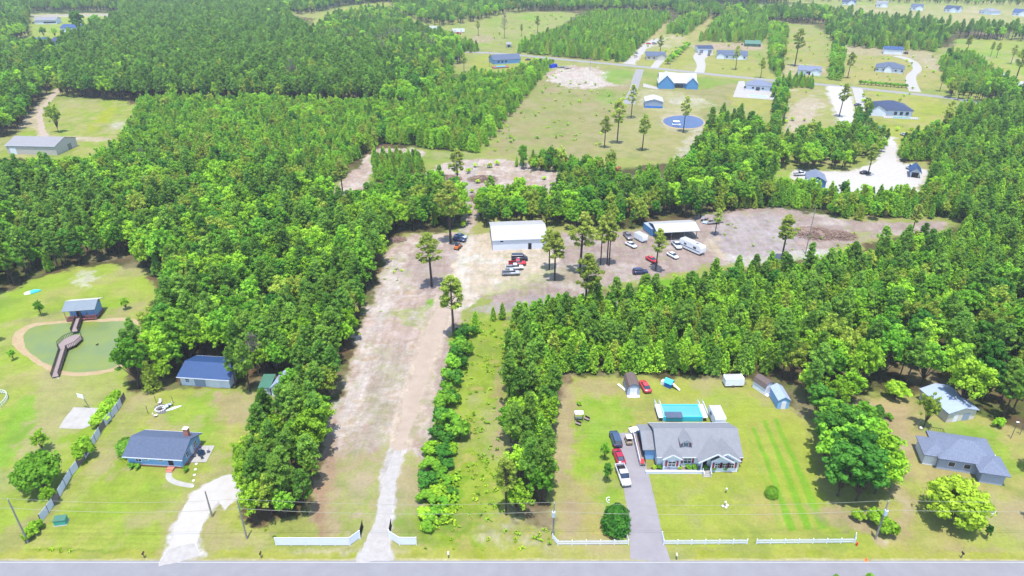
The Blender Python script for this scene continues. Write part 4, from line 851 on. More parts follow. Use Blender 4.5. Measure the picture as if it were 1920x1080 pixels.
def house(fl, fr, depth, wh, rh, label, wall, roof, name='house', kind='gable', axis='x', wins=(), doors=(), o=.45, trim='vinyl_white', group=None, cat='house', far=False, gables=(), shutters=False, base=None, winmat='glass_dark'):
    c, L, yaw = frame_pt(fl, fr, depth); D_ = depth
    e = thing(name, label, cat, c, yaw, group)
    z0, zr = wh, rh
    mb = MB()
    if axis == 'x' and kind == 'gable':
        mb.prism([(-L / 2, -D_ / 2, 0), (-L / 2, D_ / 2, 0), (-L / 2, D_ / 2, z0), (-L / 2, 0, zr), (-L / 2, -D_ / 2, z0)], (L, 0, 0))
    elif kind == 'gable':
        mb.prism([(-L / 2, -D_ / 2, 0), (L / 2, -D_ / 2, 0), (L / 2, -D_ / 2, z0), (0, -D_ / 2, zr), (-L / 2, -D_ / 2, z0)], (0, D_, 0))
    else: mb.box(-L / 2, -D_ / 2, 0, L / 2, D_ / 2, z0)
    mb.build('wall', wall, e)
    r = MB()
    if kind == 'gable':
        if axis == 'x': chevron(r, L, D_, z0, zr, o)
        else: chevron(r, D_, L, z0, zr, o, axis='y')
    elif kind == 'hip':
        hx, hy = L / 2 + o, D_ / 2 + o; zt = zr
        if L >= D_: rg = [(-(hx - hy) , 0, zt), (hx - hy, 0, zt)]
        else: rg = [(0, -(hy - hx), zt), (0, hy - hx, zt)]
        b4 = [(-hx, -hy), (hx, -hy), (hx, hy), (-hx, hy)]
        i = len(r.v); r.v += [(a, b, z0 - .02) for a, b in b4] + [(a, b, z0 + .16) for a, b in b4] + rg
        q = lambda *k: r.f.append(tuple(i + t for t in k))
        q(3, 2, 1, 0)
        for k in range(4): q(k, (k + 1) % 4, 4 + (k + 1) % 4, 4 + k)
        if L >= D_: q(4, 5, 9, 8); q(5, 6, 9); q(6, 7, 8, 9); q(7, 4, 8)
        else: q(4, 5, 8); q(5, 6, 9, 8); q(6, 7, 9); q(7, 4, 8, 9)
    elif kind == 'flat':
        r.prism([(-L / 2 - o, -D_ / 2 - o, z0 + .03), (-L / 2 - o, D_ / 2 + o, zr), (-L / 2 - o, D_ / 2 + o, zr + .15), (-L / 2 - o, -D_ / 2 - o, z0 + .18)], (L + 2 * o, 0, 0))
    rf = r.build('roof', roof, e)
    tb = MB()      # fascia boards along the eaves
    if kind == 'gable' and axis == 'x' and not far:
        s = (zr - z0) / (D_ / 2)
        for sg in (-1, 1): tb.box(-L / 2 - o - .01, sg * (D_ / 2 + o) + .01 * sg, z0 - s * o - .06, L / 2 + o + .01, sg * (D_ / 2 + o + .05), z0 - s * o + .15)
        tb.build('fascia', trim, e)
    for g in gables:       # (x centre, width, ridge height, projection, wall?)
        gx, gw, gz, gp = g[:4]
        gm = MB(); yf = -D_ / 2 - gp
        gm.prism([(gx - gw / 2, yf, 0), (gx + gw / 2, yf, 0), (gx + gw / 2, yf, z0), (gx, yf, gz), (gx - gw / 2, yf, z0)], (0, gp + .02 + D_ * .1, 0))
        gm.build('gable_wall', g[4] if len(g) > 4 else wall, e)
        ln = gp + (gz - z0) / max(.05, (zr - z0)) * D_ / 2
        gr = MB(); chevron(gr, ln, gw, z0, gz, .3, .15, 'y', gx, yf + ln / 2 - .0); gr.build('gable_roof', roof, e)
        gt = MB(); sl = (gz - z0) / (gw / 2); k = .3
        for sg in (-1, 1): gt.bar((gx + sg * (gw / 2 + k), yf - .36, z0 - sl * k + .05), (gx, yf - .36, gz + .05), .06, .28)
        if not far: gt.build('gable_trim', trim, e)
    hy, hx = D_ / 2, L / 2
    def face(fc, u, zc, w_, h_, out, t0=0.):
        mb_ = MB()
        if fc == 'f': mb_.box(u - w_ / 2, -hy - out, zc - h_ / 2, u + w_ / 2, -hy - t0 + .02, zc + h_ / 2)
        elif fc == 'b': mb_.box(u - w_ / 2, hy + t0 - .02, zc - h_ / 2, u + w_ / 2, hy + out, zc + h_ / 2)
        elif fc == 'l': mb_.box(-hx - out, u - w_ / 2, zc - h_ / 2, -hx - t0 + .02, u + w_ / 2, zc + h_ / 2)
        elif fc == 'r': mb_.box(hx + t0 - .02, u - w_ / 2, zc - h_ / 2, hx + out, u + w_ / 2, zc + h_ / 2)
        return mb_
    for wn in wins:        # (face, u, z, w, h[, extra projection])
        fc, u, zc, w_, h_ = wn[:5]; pr = wn[5] if len(wn) > 5 else 0
        if far:
            face(fc, u, zc, w_, h_, .06 + pr, 0).build('window', winmat, e)
        else:
            f = face(fc, u, zc, w_ + .24, h_ + .24, .06 + pr, pr - .02 if pr else 0).build('window', trim, e)
            face(fc, u, zc, w_, h_, .085 + pr, pr if pr else 0).build('pane', winmat, f)
            mu = face(fc, u, zc, w_, .06, .11 + pr, pr); mu2 = face(fc, u, zc, .06, h_, .11 + pr, pr); i = len(mu.v); mu.v += mu2.v; mu.f += [tuple(k + i for k in q) for q in mu2.f]
            mu.build('muntin', trim, f)
            if shutters:
                for sg in (-1, 1): face(fc, u + sg * (w_ / 2 + .36), zc, .42, h_ + .2, .07 + pr, pr).build('shutter', 'shutter_red', e)
    for dr in doors:       # (face, u, w, h, mat, z0)
        fc, u, w_, h_, m = dr[:5]; zb = dr[5] if len(dr) > 5 else 0
        d = face(fc, u, zb + h_ / 2, w_, h_, .07).build('door', m, e)
    if base: MB().box(-hx - .03, -hy - .03, 0, hx + .03, hy + .03, base).build('foundation', 'brick', e)
    return e, c, L, yaw
def on(e, p): return e.matrix_basis @ Vector(p)
def local(e, x, y): v = e.location + Matrix.Rotation(e.rotation_euler.z, 4, 'Z') @ Vector((x, y, 0)); return v
# --- left blue house
e, c, L, yaw = house((243, 872), (345, 878), 7.0, 2.7, 4.3, 'light blue house with dark slate roof and brick chimney on the left lawn', 'siding_blue', 'roof_slate', o=.55, base=.45,
    wins=[('f', -3.3, 1.75, 1.1, 1.0), ('f', -1.7, 1.95, .7, .6), ('f', 1.3, 1.95, .8, .6), ('r', -1.4, 1.8, .8, 1.1), ('r', 1.6, 1.8, 1.0, 1.1)], doors=[('f', 3.2, .95, 2.0, 'door_dark', .45), ('r', .2, .9, 2.0, 'door_white', .4)])
MB().box(3.9, 1.5, 2.9, 4.8, 2.2, 5.4).build('chimney', 'brick', e)
MB().box(3.8, 1.4, 5.4, 4.9, 2.3, 5.52).build('chimney_cap', 'stone_pale', e)
MB().box(2.5, -4.5, 0, 3.9, -3.56, .42).box(2.6, -4.9, 0, 3.8, -4.5, .2).build('step', 'brick', e)
d = MB(); d.box(-5.3, -3.52, .42, 5.3, -3.58, .62); d.build('skirt_board', 'vinyl_white', e)
sheet('patio', [(353, 868), (370, 836), (403, 836), (387, 867)], .1, MATS['concrete'], label='white patio slab beside the left blue house')
p = at(378, 853); t = thing('patio_table', 'dark round patio table with chairs on the white slab', 'patio table', p)
MB().cyl((0, 0, 0), (0, 0, .7), .06).build('pedestal', 'steel', t); MB().cyl((0, 0, .7), (0, 0, .74), .75, n=16).build('table_top', 'glass_dark', t)
for k in range(4):
    a = k * 1.57 + .5; q = p + Vector((math.cos(a) * 1.3, math.sin(a) * 1.3, .1))
    ch = thing('patio_chair', 'dark patio chair %s of the round table' % ['behind right', 'behind left', 'in front left', 'in front right'][k], 'chair', q, a, 'patio chairs round the table')
    MB().box(-.25, -.25, .4, .25, .25, .46).build('seat', 'roof_slate', ch); MB().box(.22, -.25, .46, .28, .25, .95).build('backrest', 'roof_slate', ch)
    for i, j in ((-1, -1), (1, -1), (1, 1), (-1, 1)): MB().cyl((i * .2, j * .2, -.1), (i * .2, j * .2, .4), .02, n=5).build('leg', 'steel', ch)
t = thing('kettle_grill', 'small red grill beside the blue house', 'grill', at(366, 846)); MB().blob((0, 0, .8), .3).build('bowl', 'red_paint', t); MB().cyl((-.2, 0, 0), (0, 0, .7), .03).cyl((.2, 0, 0), (0, 0, .7), .03).cyl((0, .2, 0), (0, 0, .7), .03).build('leg_frame', 'steel', t)
# --- blue garage left
e, *_ = house((341, 722), (432, 728), 8.0, 2.6, 3.9, 'light blue garage with deep blue roof at the wood edge left', 'siding_pale', 'roof_royal', 'garage', o=.5, cat='garage', wins=[('f', -4.2, 1.5, .8, .8)],
    doors=[('f', -1.2, 2.6, 2.2, 'metal_paleblue'), ('f', 2.3, 2.6, 2.2, 'metal_white')])
# --- little sheds in the wood edge
e, *_ = house((489, 741), (508, 741), 4.0, 2.0, 2.7, 'small green roofed shed at the wood edge', 'siding_grey', 'metal_green', 'shed', o=.25, cat='shed', kind='flat', doors=[('f', 0, 1.0, 1.8, 'door_white')])
e, *_ = house((511, 743), (540, 745), 5.0, 2.4, 4.0, 'white gabled shed with blue roof half under the trees', 'siding_pale', 'metal_paleblue', 'shed', o=.3, cat='shed', axis='y', doors=[('f', 0, 1.5, 2.0, 'door_white')])
# --- long barn far left
e, *_ = house((16, 289), (108, 291), 15, 4.2, 6.4, 'long grey metal barn with pale walls at the far left', 'metal_tan', 'metal_grey', 'barn', o=.3, cat='barn', doors=[('f', -9, 3.0, 3.2, 'metal_white'), ('r', 2, 2.5, 2.8, 'metal_grey')])
# --- white metal barn centre
e, c, L, yaw = house((924, 470), (1026, 466), 15, 3.7, 5.4, 'white metal workshop barn with bright white roof on the sandy yard', 'metal_white', 'roof_bright', 'barn', o=.25, cat='barn',
    wins=[('f', 9, 2.6, 1.0, .9)], doors=[('f', 3.2, 1.1, 2.2, 'door_dark'), ('l', -3.5, 3.2, 3.4, 'metal_grey'), ('l', 2.5, 3.2, 3.4, 'metal_grey'), ('f', -6, 1.0, .5, 'door_dark', 3.0)])
# --- pole barn / carport
c, L, yaw = frame_pt((1232, 452), (1308, 448), 9)
e = thing('pole_barn', 'open pole barn with white sloping metal roof on posts', 'pole barn', c, yaw)
r = MB(); chevron(r, L, 9, 3.1, 4.2, .4); r.build('roof', 'roof_bright', e)
for k in range(4):
    for sy in (-4.3, 4.3): MB().cyl((-L / 2 + .5 + k * (L - 1) / 3, sy, 0), (-L / 2 + .5 + k * (L - 1) / 3, sy, 3.1), .14, n=6).build('post', 'wood_weathered', e)
MB().box(-L / 2, 4.35, 0, L / 2, 4.45, 3.0).build('back_wall', 'metal_grey', e)
b = MB(); b.box(-L / 2 + .2, -4.45, 2.8, L / 2 - .2, -4.3, 3.05); b.build('beam', 'wood_weathered', e)
c, L, yaw = frame_pt((1209, 443), (1226, 441), 6); cont = thing('shipping_container', 'bright blue shipping container left of the pole barn', 'container', at(1219, 436), R(108))
cm = MB()
for k in range(24):
    xx = -3 + k * .25; cm.box(xx, -1.2 - (k % 2) * .04, .15, xx + .25, 1.2 + (k % 2) * .04, 2.55)
cm.build('body', 'metal_blue', cont); MB().box(-3.02, -1.22, 2.55, 3.02, 1.22, 2.62).build('roof', 'metal_paleblue', cont)
for s in (-.6, .6): MB().box(3.01, s - .55, .2, 3.08, s + .55, 2.5).build('door', 'plastic_blue', cont)
# junk heap with sheet metal beyond the barn
jh = thing('scrap_pile', 'pile of grey metal sheets beside the cleared ground', 'scrap pile', at(1338, 416))
for k in range(9):
    m_ = MB(); a = random.uniform(0, 3); xx, yy = random.uniform(-4, 3), random.uniform(-3, 3)
    m_.bar((xx - 2, yy, .2 + k * .12), (xx + 2 * math.cos(a), yy + 2 * math.sin(a), .5 + k * .14), random.uniform(1, 2), .06).build('metal_sheet', ['metal_grey', 'metal_paleblue', 'wood_weathered'][k % 3], jh)
# --- pond barn on the bank, boardwalk
c, L, yaw = frame_pt((129, 601), (183, 597), 4.6)
e = thing('boathouse', 'pond boathouse with tan and blue metal roof and red deck rails', 'boathouse', c, yaw)
mb = MB(); mb.box(-L / 2 + .4, -1.2, .5, L / 2 - .4, 2.3, 3.0); mb.build('wall', 'siding_blue', e)
rm = MB(); o = .5; hw = 3.0
rm.prism([(-L / 2 - .3, 0, 4.1), (-L / 2 - .3, 3.1, 3.0), (-L / 2 - .3, 3.1, 2.9), (-L / 2 - .3, 0, 4.0)], (L + .6, 0, 0)); rm.build('back_roof', 'metal_tan', e)
rm = MB(); rm.prism([(-L / 2 - .3, -3.2, 2.9), (-L / 2 - .3, 0, 4.08), (-L / 2 - .3, 0, 3.98), (-L / 2 - .3, -3.2, 2.8)], (L + .6, 0, 0)); rm.build('front_roof', pm('metal_shaded_slope', D(170, 186, 198), .5, .06, 1, 0, wave=('X', 1.6)), e); e.scale = (1.05, 1.05, 1.15)  # sun and shade put into the slope colours: back pale tan, front duller blue
MB().box(-L / 2, -3.0, .35, L / 2, 2.4, .5).build('deck', 'wood_red', e)
for k in range(5): MB().cyl((-L / 2 + .1 + k * (L - .2) / 4, -2.9, 0), (-L / 2 + .1 + k * (L - .2) / 4, -2.9, 2.85), .07, n=6).build('post', 'wood_red', e)
for x0, x1 in ((-L / 2 + .1, -.9), (1.0, L / 2 - .1)):
    rl = MB(); rl.box(x0, -2.98, 1.3, x1, -2.9, 1.4)
    for k in range(int((x1 - x0) / .2) + 1): rl.box(x0 + k * .2, -2.96, .5, x0 + k * .2 + .08, -2.92, 1.3)
    rl.build('railing', 'wood_red', e)
MB().box(-1.6, -1.24, .5, -.6, -1.18, 2.4).build('door', 'door_dark', e)
bw = thing('boardwalk', 'raised wooden boardwalk with railings crossing the near pond', 'boardwalk', (0, 0, 0))
A = at(150, 600); B1 = at(141, 627); Oc = at(131, 641, .8); B2 = at(121, 660); Cc = at(104, 709)
def walk(a, b, wd, z0=.8, z1=None):
    z1 = z0 if z1 is None else z1; a = Vector((a.x, a.y, z0)); b = Vector((b.x, b.y, z1))
    MB().bar(a, b, wd, .1).build('deck', 'wood_weathered', bw)
    d_ = (b - a); l = d_.length; d_ = d_ / l; n_ = Vector((-d_.y, d_.x, 0)).normalized()
    for s in (-1, 1):
        rl = MB(); off = n_ * s * wd / 2
        rl.bar(a + off + Vector((0, 0, 1)), b + off + Vector((0, 0, 1)), .1, .08); rl.bar(a + off + Vector((0, 0, .45)), b + off + Vector((0, 0, .45)), .05, .06)
        for k in range(int(l / .45) + 1):
            q = a + d_ * min(l, k * .45) + off; rl.box(q.x - .04, q.y - .04, 0 if k % 5 == 0 else q.z, q.x + .04, q.y + .04, q.z + 1)
        rl.build('railing', 'wood_dark', bw)
walk(A, B1, 1.5); walk(B2, Cc, 1.5, .8, .35)
oc = Oc; ro = 2.9; pts8 = [Vector((oc.x + ro * .85 * math.cos(math.pi / 8 + k * math.pi / 4), oc.y + ro * 1.25 * math.sin(math.pi / 8 + k * math.pi / 4), .8)) for k in range(8)]
MB().prism([tuple(q - Vector((0, 0, .1))) for q in pts8], (0, 0, .1)).build('octagon_deck', 'wood_weathered', bw)
for k in range(8):
    if k in (1, 5): continue
    a, b = pts8[k], pts8[(k + 1) % 8]; rl = MB(); rl.bar(a + Vector((0, 0, 1)), b + Vector((0, 0, 1)), .1, .08); n_ = 6
    for j in range(n_ + 1):
        q = a.lerp(b, j / n_); rl.box(q.x - .04, q.y - .04, 0 if j in (0, n_) else .75, q.x + .04, q.y + .04, 1.8)
    rl.build('railing', 'wood_dark', bw)
sheet('landing_slab', [(99, 707), (104, 700), (110, 700), (111, 711)], .04, MATS['concrete_old'], label='small pale slab where the boardwalk meets the lawn')
# --- front house
e, c, L, yaw = house((1228, 876), (1388, 876), 9.6, 3.0, 5.6, 'long pale front house with grey roof, dormer and dark red shutters', 'siding_pale', 'roof_greylight', o=.4, shutters=True,
    wins=[('f', -5.7, 1.75, 1.5, 1.2, .9), ('f', -2.3, 1.75, 1.5, 1.2), ('f', 3.4, 1.75, .9, 1.1, 1.4), ('f', 4.9, 1.75, .9, 1.1, 1.4), ('f', 6.3, 1.75, .9, 1.1, 1.4), ('f', 7.9, 1.75, .9, 1.2)],
    doors=[('f', 1.2, 1.0, 2.1, 'door_dark', .4), ('b', -3, 1.8, 2.1, 'glass_dark', .3)], gables=[(-5.7, 3.4, 4.0, .8), (5.0, 5.4, 4.7, 1.3)])
HX = e; e.scale = (.955, 1, 1)
g = MB(); chevron(g, 4.6, 6.6, 3.0, 4.9, .3, .15, 'y', 2.9, -4.2); g.build('gable_roof', 'roof_greylight', e)
gt = MB()
for sg in (-1, 1): gt.bar((2.9 + sg * 3.6, -6.86, 2.9), (2.9, -6.86, 5.0), .06, .28)
gt.build('gable_trim', 'vinyl_white', e)
for x in (.2, 2.2): MB().box(x - .1, -6.4, .3, x + .1, -6.2, 3.1).build('porch_post', 'vinyl_white', e)
MB().box(-.4, -6.5, 0, 2.3, -4.81, .38).build('porch_floor', 'concrete', e)
dm = MB(); dm.prism([(-2.6 - 1.3, -4.2, 3.2), (-2.6 + 1.3, -4.2, 3.2), (-2.6 + 1.3, -4.2, 4.8), (-2.6, -4.2, 5.7), (-2.6 - 1.3, -4.2, 4.8)], (0, 3.6, 0)); 
# dormer sits on the front slope
dz = lambda y: 3.0 + (5.6 - 3.0) * (y + 4.8) / 4.8
dm = MB(); dm.prism([(-3.6, -3.3, 3.6), (-1.6, -3.3, 3.6), (-1.6, -3.3, 5.0), (-2.6, -3.3, 5.75), (-3.6, -3.3, 5.0)], (0, 3.0, 0)); dd = dm.build('dormer', 'siding_pale', e)
dr = MB(); chevron(dr, 3.4, 2.0, 5.0, 5.75, .28, .12, 'y', -2.6, -1.75); dr.build('dormer_roof', 'roof_greylight', dd)
MB().box(-3.2, -3.36, 4.05, -2.0, -3.28, 4.95).build('dormer_window', 'vinyl_white', dd)
MB().box(-3.1, -3.39, 4.12, -2.1, -3.34, 4.88).build('pane', 'glass_pale', dd)
for sg in (-1, 1): MB().box(-2.6 + sg * .82 - .15, -3.37, 4.05, -2.6 + sg * .82 + .15, -3.29, 4.95).build('shutter', 'shutter_red', dd)
# side wing on the left, its shade painted as blue wall colour
sw = MB(); sw.prism([(-L / 2 - 2.2, -2.6, 0), (-L / 2 - 2.2, 4.6, 0), (-L / 2 - 2.2, 4.6, 2.7), (-L / 2 - 2.2, 1, 3.9), (-L / 2 - 2.2, -2.6, 2.7)], (2.25, 0, 0)); sw.build('wing_wall', 'siding_blue', e)
sr = MB(); chevron(sr, 2.3, 7.2, 2.7, 4.1, .3, .14, 'x', -L / 2 - 1.35, 1.0); sr.build('wing_roof', 'roof_greylight', e)
ra = MB(); ra.box(-L / 2 - 3.5, -4.6, .5, -L / 2 - 2.4, 4.6, .6); 
ramp = ra.build('ramp_deck', 'wood_weathered', e)
for sx in (-3.5, -2.4):
    rl = MB(); rl.box(-L / 2 + sx - .04, -4.6, 1.45, -L / 2 + sx + .04, 4.6, 1.53)
    for k in range(32): rl.box(-L / 2 + sx - .03, -4.6 + k * .296, .1 if k % 6 == 0 else .6, -L / 2 + sx + .03, -4.54 + k * .296, 1.45)
    rl.build('ramp_railing', 'vinyl_white' if sx < -3 else 'wood_dark', e)
# front steps with white railing
st = MB()
for k in range(3): st.box(.6, -6.5 - .35 * (k + 1), 0, 1.9, -6.5 - .35 * k, .3 - .1 * k)
st.build('step', 'concrete', e)
for x in (.5, 2.0):
    rl = MB(); rl.bar((x, -6.5, 1.3), (x, -7.8, 1.0), .06, .06); 
    for k in range(6): rl.box(x - .025, -6.5 - k * .25, .05, x + .025, -6.46 - k * .25, 1.3 - k * .05)
    rl.build('step_railing', 'vinyl_white', e)
wl = thing('garden_wall', 'low white retaining wall along the front flower bed', 'garden wall', at(1265, 887)); MB().box(-5.6, -.2, 0, 5.6, .2, .45).box(-5.65, -.25, .45, 5.65, .25, .55).build('wall', 'vinyl_white', wl)
sheet('flower_bed', [(1212, 884), (1222, 873), (1378, 873), (1384, 882), (1372, 887), (1352, 883), (1335, 886), (1322, 881), (1305, 886)], .03, pm('mulch', D(200, 170, 150), .95, .2, 3, .4), .1, .5, label='mulched flower bed before the front house')
# pool with deck
pc = at(1275, 790); pa, pb = at(1236, 786), at(1320, 786)
pl = thing('swimming_pool', 'turquoise rectangular pool with white deck ends behind the front house', 'pool', (pa + pb) / 2 + Vector((0, 1.4, 0)), 0)
PLW, PLD = 7.9, 3.9
MB().box(-PLW / 2, -PLD / 2, .0, PLW / 2, PLD / 2, 1.12).build('water', 'water_pool', pl)
wlm = MB()
for a in ((-PLW / 2 - .25, -PLD / 2 - .25, PLW / 2 + .25, -PLD / 2), (-PLW / 2 - .25, PLD / 2, PLW / 2 + .25, PLD / 2 + .25), (-PLW / 2 - .25, -PLD / 2, -PLW / 2, PLD / 2), (PLW / 2, -PLD / 2, PLW / 2 + .25, PLD / 2)): wlm.box(a[0], a[1], 0, a[2], a[3], 1.25)
wlm.build('rim', 'tarp_cyan', pl)
for sx in (-1, 1):
    MB().box(sx * (PLW / 2 + .26), -PLD / 2 - .3, 1.0, sx * (PLW / 2 + 1.3), PLD / 2 + .3, 1.2).build('deck', 'vinyl_white', pl)
    rl = MB()
    for xx in (.3, 1.26):
        rl.box(sx * (PLW / 2 + xx), -PLD / 2 - .3, 2.05, sx * (PLW / 2 + xx) + .06, PLD / 2 + .3, 2.13)
        for k in range(16): rl.box(sx * (PLW / 2 + xx), -PLD / 2 - .3 + k * .35, 1.2 if k % 4 else 0, sx * (PLW / 2 + xx) + .05, -PLD / 2 - .24 + k * .35, 2.05)
    rl.build('railing', 'vinyl_white', pl)
MB().box(-PLW / 2 + .3, -PLD / 2 - .6, 1.26, -PLW / 2 + 3.9, -PLD / 2 + 1.4, 1.34).build('platform', 'roof_slate', pl)
# --- right hip roofed house
ac = at(1775, 868); 
e = thing('house', 'grey house with blue grey hip roof half hidden by the round tree', 'house', at(1797, 862), R(-14))
MB().box(-5.6, -4.2, 0, 5.6, 4.4, 2.7).build('wall', 'siding_grey', e)
def hip(x0, y0, x1, y1, z0, zt, o=.5):
    r = MB(); hx, hy = (x1 - x0) / 2 + o, (y1 - y0) / 2 + o; cx, cy = (x0 + x1) / 2, (y0 + y1) / 2
    rg = [(cx - max(.1, hx - hy), cy, zt), (cx + max(.1, hx - hy), cy, zt)] if hx >= hy else [(cx, cy - (hy - hx), zt), (cx, cy + (hy - hx), zt)]
    b4 = [(cx - hx, cy - hy), (cx + hx, cy - hy), (cx + hx, cy + hy), (cx - hx, cy + hy)]
    r.v += [(a, b, z0) for a, b in b4] + [(a, b, z0 + .16) for a, b in b4] + rg
    q = r.f.append; q((3, 2, 1, 0))
    for k in range(4): q((k, (k + 1) % 4, 4 + (k + 1) % 4, 4 + k))
    if hx >= hy: q((4, 5, 9, 8)); q((5, 6, 9)); q((6, 7, 8, 9)); q((7, 4, 8))
    else: q((4, 5, 8)); q((5, 6, 9, 8)); q((6, 7, 9)); q((7, 4, 8, 9))
    return r
hip(-5.6, -4.2, 5.6, 4.4, 2.7, 5.0).build('roof', 'roof_bluegrey', e)
MB().box(-8.2, -3.4, 0, -5.6, 2.2, 2.5).build('wing_wall', 'siding_pale', e); hip(-8.2, -3.4, -4.0, 2.2, 2.5, 3.9).build('wing_roof', 'roof_bluegrey', e)
MB().box(2.0, -6.6, 0, 6.4, -4.2, 2.5).build('porch_wall', 'siding_grey', e); hip(1.6, -6.6, 6.6, -1.2, 2.55, 4.2).build('porch_roof', 'roof_bluegrey', e); e.scale = (.9, .9, 1)
MB().box(-4.4, 4.4, 0, -1.2, 8.6, .5).build('deck', 'wood_weathered', e)
rl = MB(); 
for a, b in (((-4.4, 8.6), (-1.2, 8.6)), ((-4.4, 4.5), (-4.4, 8.6)), ((-1.2, 4.5), (-1.2, 8.6))):
    rl.bar((*a, 1.4), (*b, 1.4), .08, .08)
    for k in range(9): rl.cyl((a[0] + (b[0] - a[0]) * k / 8, a[1] + (b[1] - a[1]) * k / 8, .5), (a[0] + (b[0] - a[0]) * k / 8, a[1] + (b[1] - a[1]) * k / 8, 1.4), .03, n=4)
rl.build('deck_railing', 'wood_dark', e)
for x, w_ in ((-3, 1.2), (0, 1.2)): f = MB().box(x - w_ / 2 - .1, -4.25, 1.0, x + w_ / 2 + .1, -4.18, 2.2).build('window', 'vinyl_white', e); MB().box(x - w_ / 2, -4.28, 1.1, x + w_ / 2, -4.22, 2.1).build('pane', 'glass_dark', f)
t = thing('storage_tank', 'round white tank beside the hip roofed house', 'tank', at(1858, 858)); MB().blob((0, 0, .5), .75, 12, 8, (1, 1, .6)).build('tank', 'vinyl_white', t, True); MB().box(-.6, -.6, 0, .6, .6, .2).build('base', 'concrete', t)
# --- metal roofed shed right
e, *_ = house((1765, 790), (1823, 789), 8.4, 2.6, 3.5, 'metal roofed workshop shed in front of the tall right hand trees', 'siding_cream', 'metal_paleblue', 'shed', o=.35, cat='shed', axis='y', doors=[('f', 1.2, 1.6, 1.9, 'metal_paleblue'), ('f', -1.4, 1.0, 1.9, 'door_white')], wins=[('l', 0, 1.4, 3, 1.0)])
e.rotation_euler.z = R(10)
# --- garden sheds of the front house
def barnshed(px, yaw, L, W_, label, wall, roof):
    e = thing('garden_shed', label, 'shed', at(*px), R(yaw)); sec = []
    MB().prism([(-W_ / 2, 0, 0), (W_ / 2, 0, 0), (W_ / 2, 0, 1.9), (W_ / 2 * .72, 0, 2.7), (0, 0, 3.1), (-W_ / 2 * .72, 0, 2.7), (-W_ / 2, 0, 1.9)], (0, L, 0)).build('wall', wall, e)
    o = .12; P = [(-W_ / 2 - o, 1.8), (-W_ / 2 * .74, 2.78), (0, 3.2), (W_ / 2 * .74, 2.78), (W_ / 2 + o, 1.8)]; Q = [(a * .985, b - .08) for a, b in P[::-1]]
    MB().prism([(a, -o, b) for a, b in P + Q], (0, L + 2 * o, 0)).build('roof', roof, e)
    for s in (-.42, .42): MB().box(s - .4, -.05, .1, s + .4, .02, 1.85).build('door', 'door_white', e)
    MB().box(-W_ / 2 + .1, -.9, 0, W_ / 2 - .1, -.1, .12).build('ramp', 'vinyl_white', e)
    return e
barnshed((1187, 741), 2, 4.6, 2.9, 'arched brown roofed garden shed beside the parked red car', 'siding_grey', 'roof_brown')
barnshed((1440, 737), 30, 3.4, 2.7, 'small white garden shed beside the tall blue one', 'siding_pale', 'roof_brown')
e, *_ = house((1449, 764), (1472, 768), 5.0, 2.3, 3.1, 'narrow blue garden shed under the edge of the wood', 'siding_blue', 'metal_paleblue', 'garden_shed', o=.15, cat='shed', axis='y', doors=[('f', 0, 1.0, 1.9, 'door_white')])
e.rotation_euler.z += R(18)
# --- far houses
FW = lambda *a: [('f', x, 1.6, 1.3, 1.2) for x in a]
e, c, L, yaw = house((1236, 164), (1304, 166), 20, 3.4, 7.6, 'blue gabled house with bright white metal roof', 'metal_blue', 'roof_bright', o=.6, far=True, wins=FW(-3, 0, 3), doors=[('f', 1, 5, 2.4, 'glass_dark')], gables=[(-7.5, 10, 8.4, 4, 'metal_blue'), (9, 7.5, 7.2, 3, 'metal_blue')], winmat='glass_pale')
house((1209, 202), (1242, 203), 12, 3.6, 5.0, 'small pale blue metal barn with white roof and blue base band', 'metal_paleblue', 'roof_bright', 'barn', axis='y', cat='barn', far=True, o=.3)[0]
c, L, yaw = frame_pt((1209, 202.3), (1242, 203.3), 12.2); 
bb = [o for o in bpy.data.objects if o.get('label', '').startswith('small pale blue metal barn')][0]
MB().box(-L / 2 - .06, -6.1, 0, L / 2 + .06, 6.1, 1.0).build('base_band', 'plastic_blue', bb)
house((1397, 168), (1444, 172), 12, 3, 5.6, 'grey roofed house with white patio and pool', 'siding_pale', 'roof_bluegrey', o=.5, far=True, wins=FW(-8, -3, 3, 8), doors=[('f', 0, 2.5, 2.2, 'glass_dark')], kind='hip')
house((1211, 112), (1246, 113), 12, 3, 5.4, 'small house with dark slate roof by the gravel drive', 'siding_cream', 'roof_slate', o=.5, far=True, wins=FW(-5, -1), doors=[('f', 4.5, 4, 2.2, 'door_white')], gables=[(5, 7, 4.6, 1)])
house((1309, 100), (1336, 100), 12, 3.8, 5.4, 'white two bay garage with dark roof at the top of its drive', 'metal_white', 'roof_navy', 'garage', cat='garage', o=.4, far=True, doors=[('f', -3.5, 3, 2.6, 'metal_grey'), ('f', 3.5, 3, 2.6, 'metal_grey')])
house((1345, 110), (1400, 112), 13, 3, 5.6, 'long pale house with slate roof right of the white garage', 'siding_pale', 'roof_slate', o=.5, far=True, wins=FW(-9, -4, 1, 9), doors=[('f', 4, 1.6, 2.2, 'door_dark')], gables=[(5, 7, 4.8, 1.2), (-9, 6, 4.4, .8)])
house((1495, 139), (1537, 142), 12, 3, 5.2, 'pale house with grey blue roof beside the hedge block', 'siding_pale', 'roof_bluegrey', o=.5, far=True, wins=FW(-5, -1, 2), doors=[('f', 0.5, 1.4, 2.2, 'door_dark')], gables=[(4.5, 7, 4.6, 1.2)])
house((1641, 134), (1693, 138), 14, 3, 6.2, 'pale house with dark slate roof and arched porch on the wide lawn', 'siding_pale', 'roof_slate', o=.5, far=True, wins=FW(-8, -4, 4, 8), doors=[('f', 0, 2, 2.2, 'door_dark')], gables=[(-1, 5, 5.2, 1.2)], kind='hip')
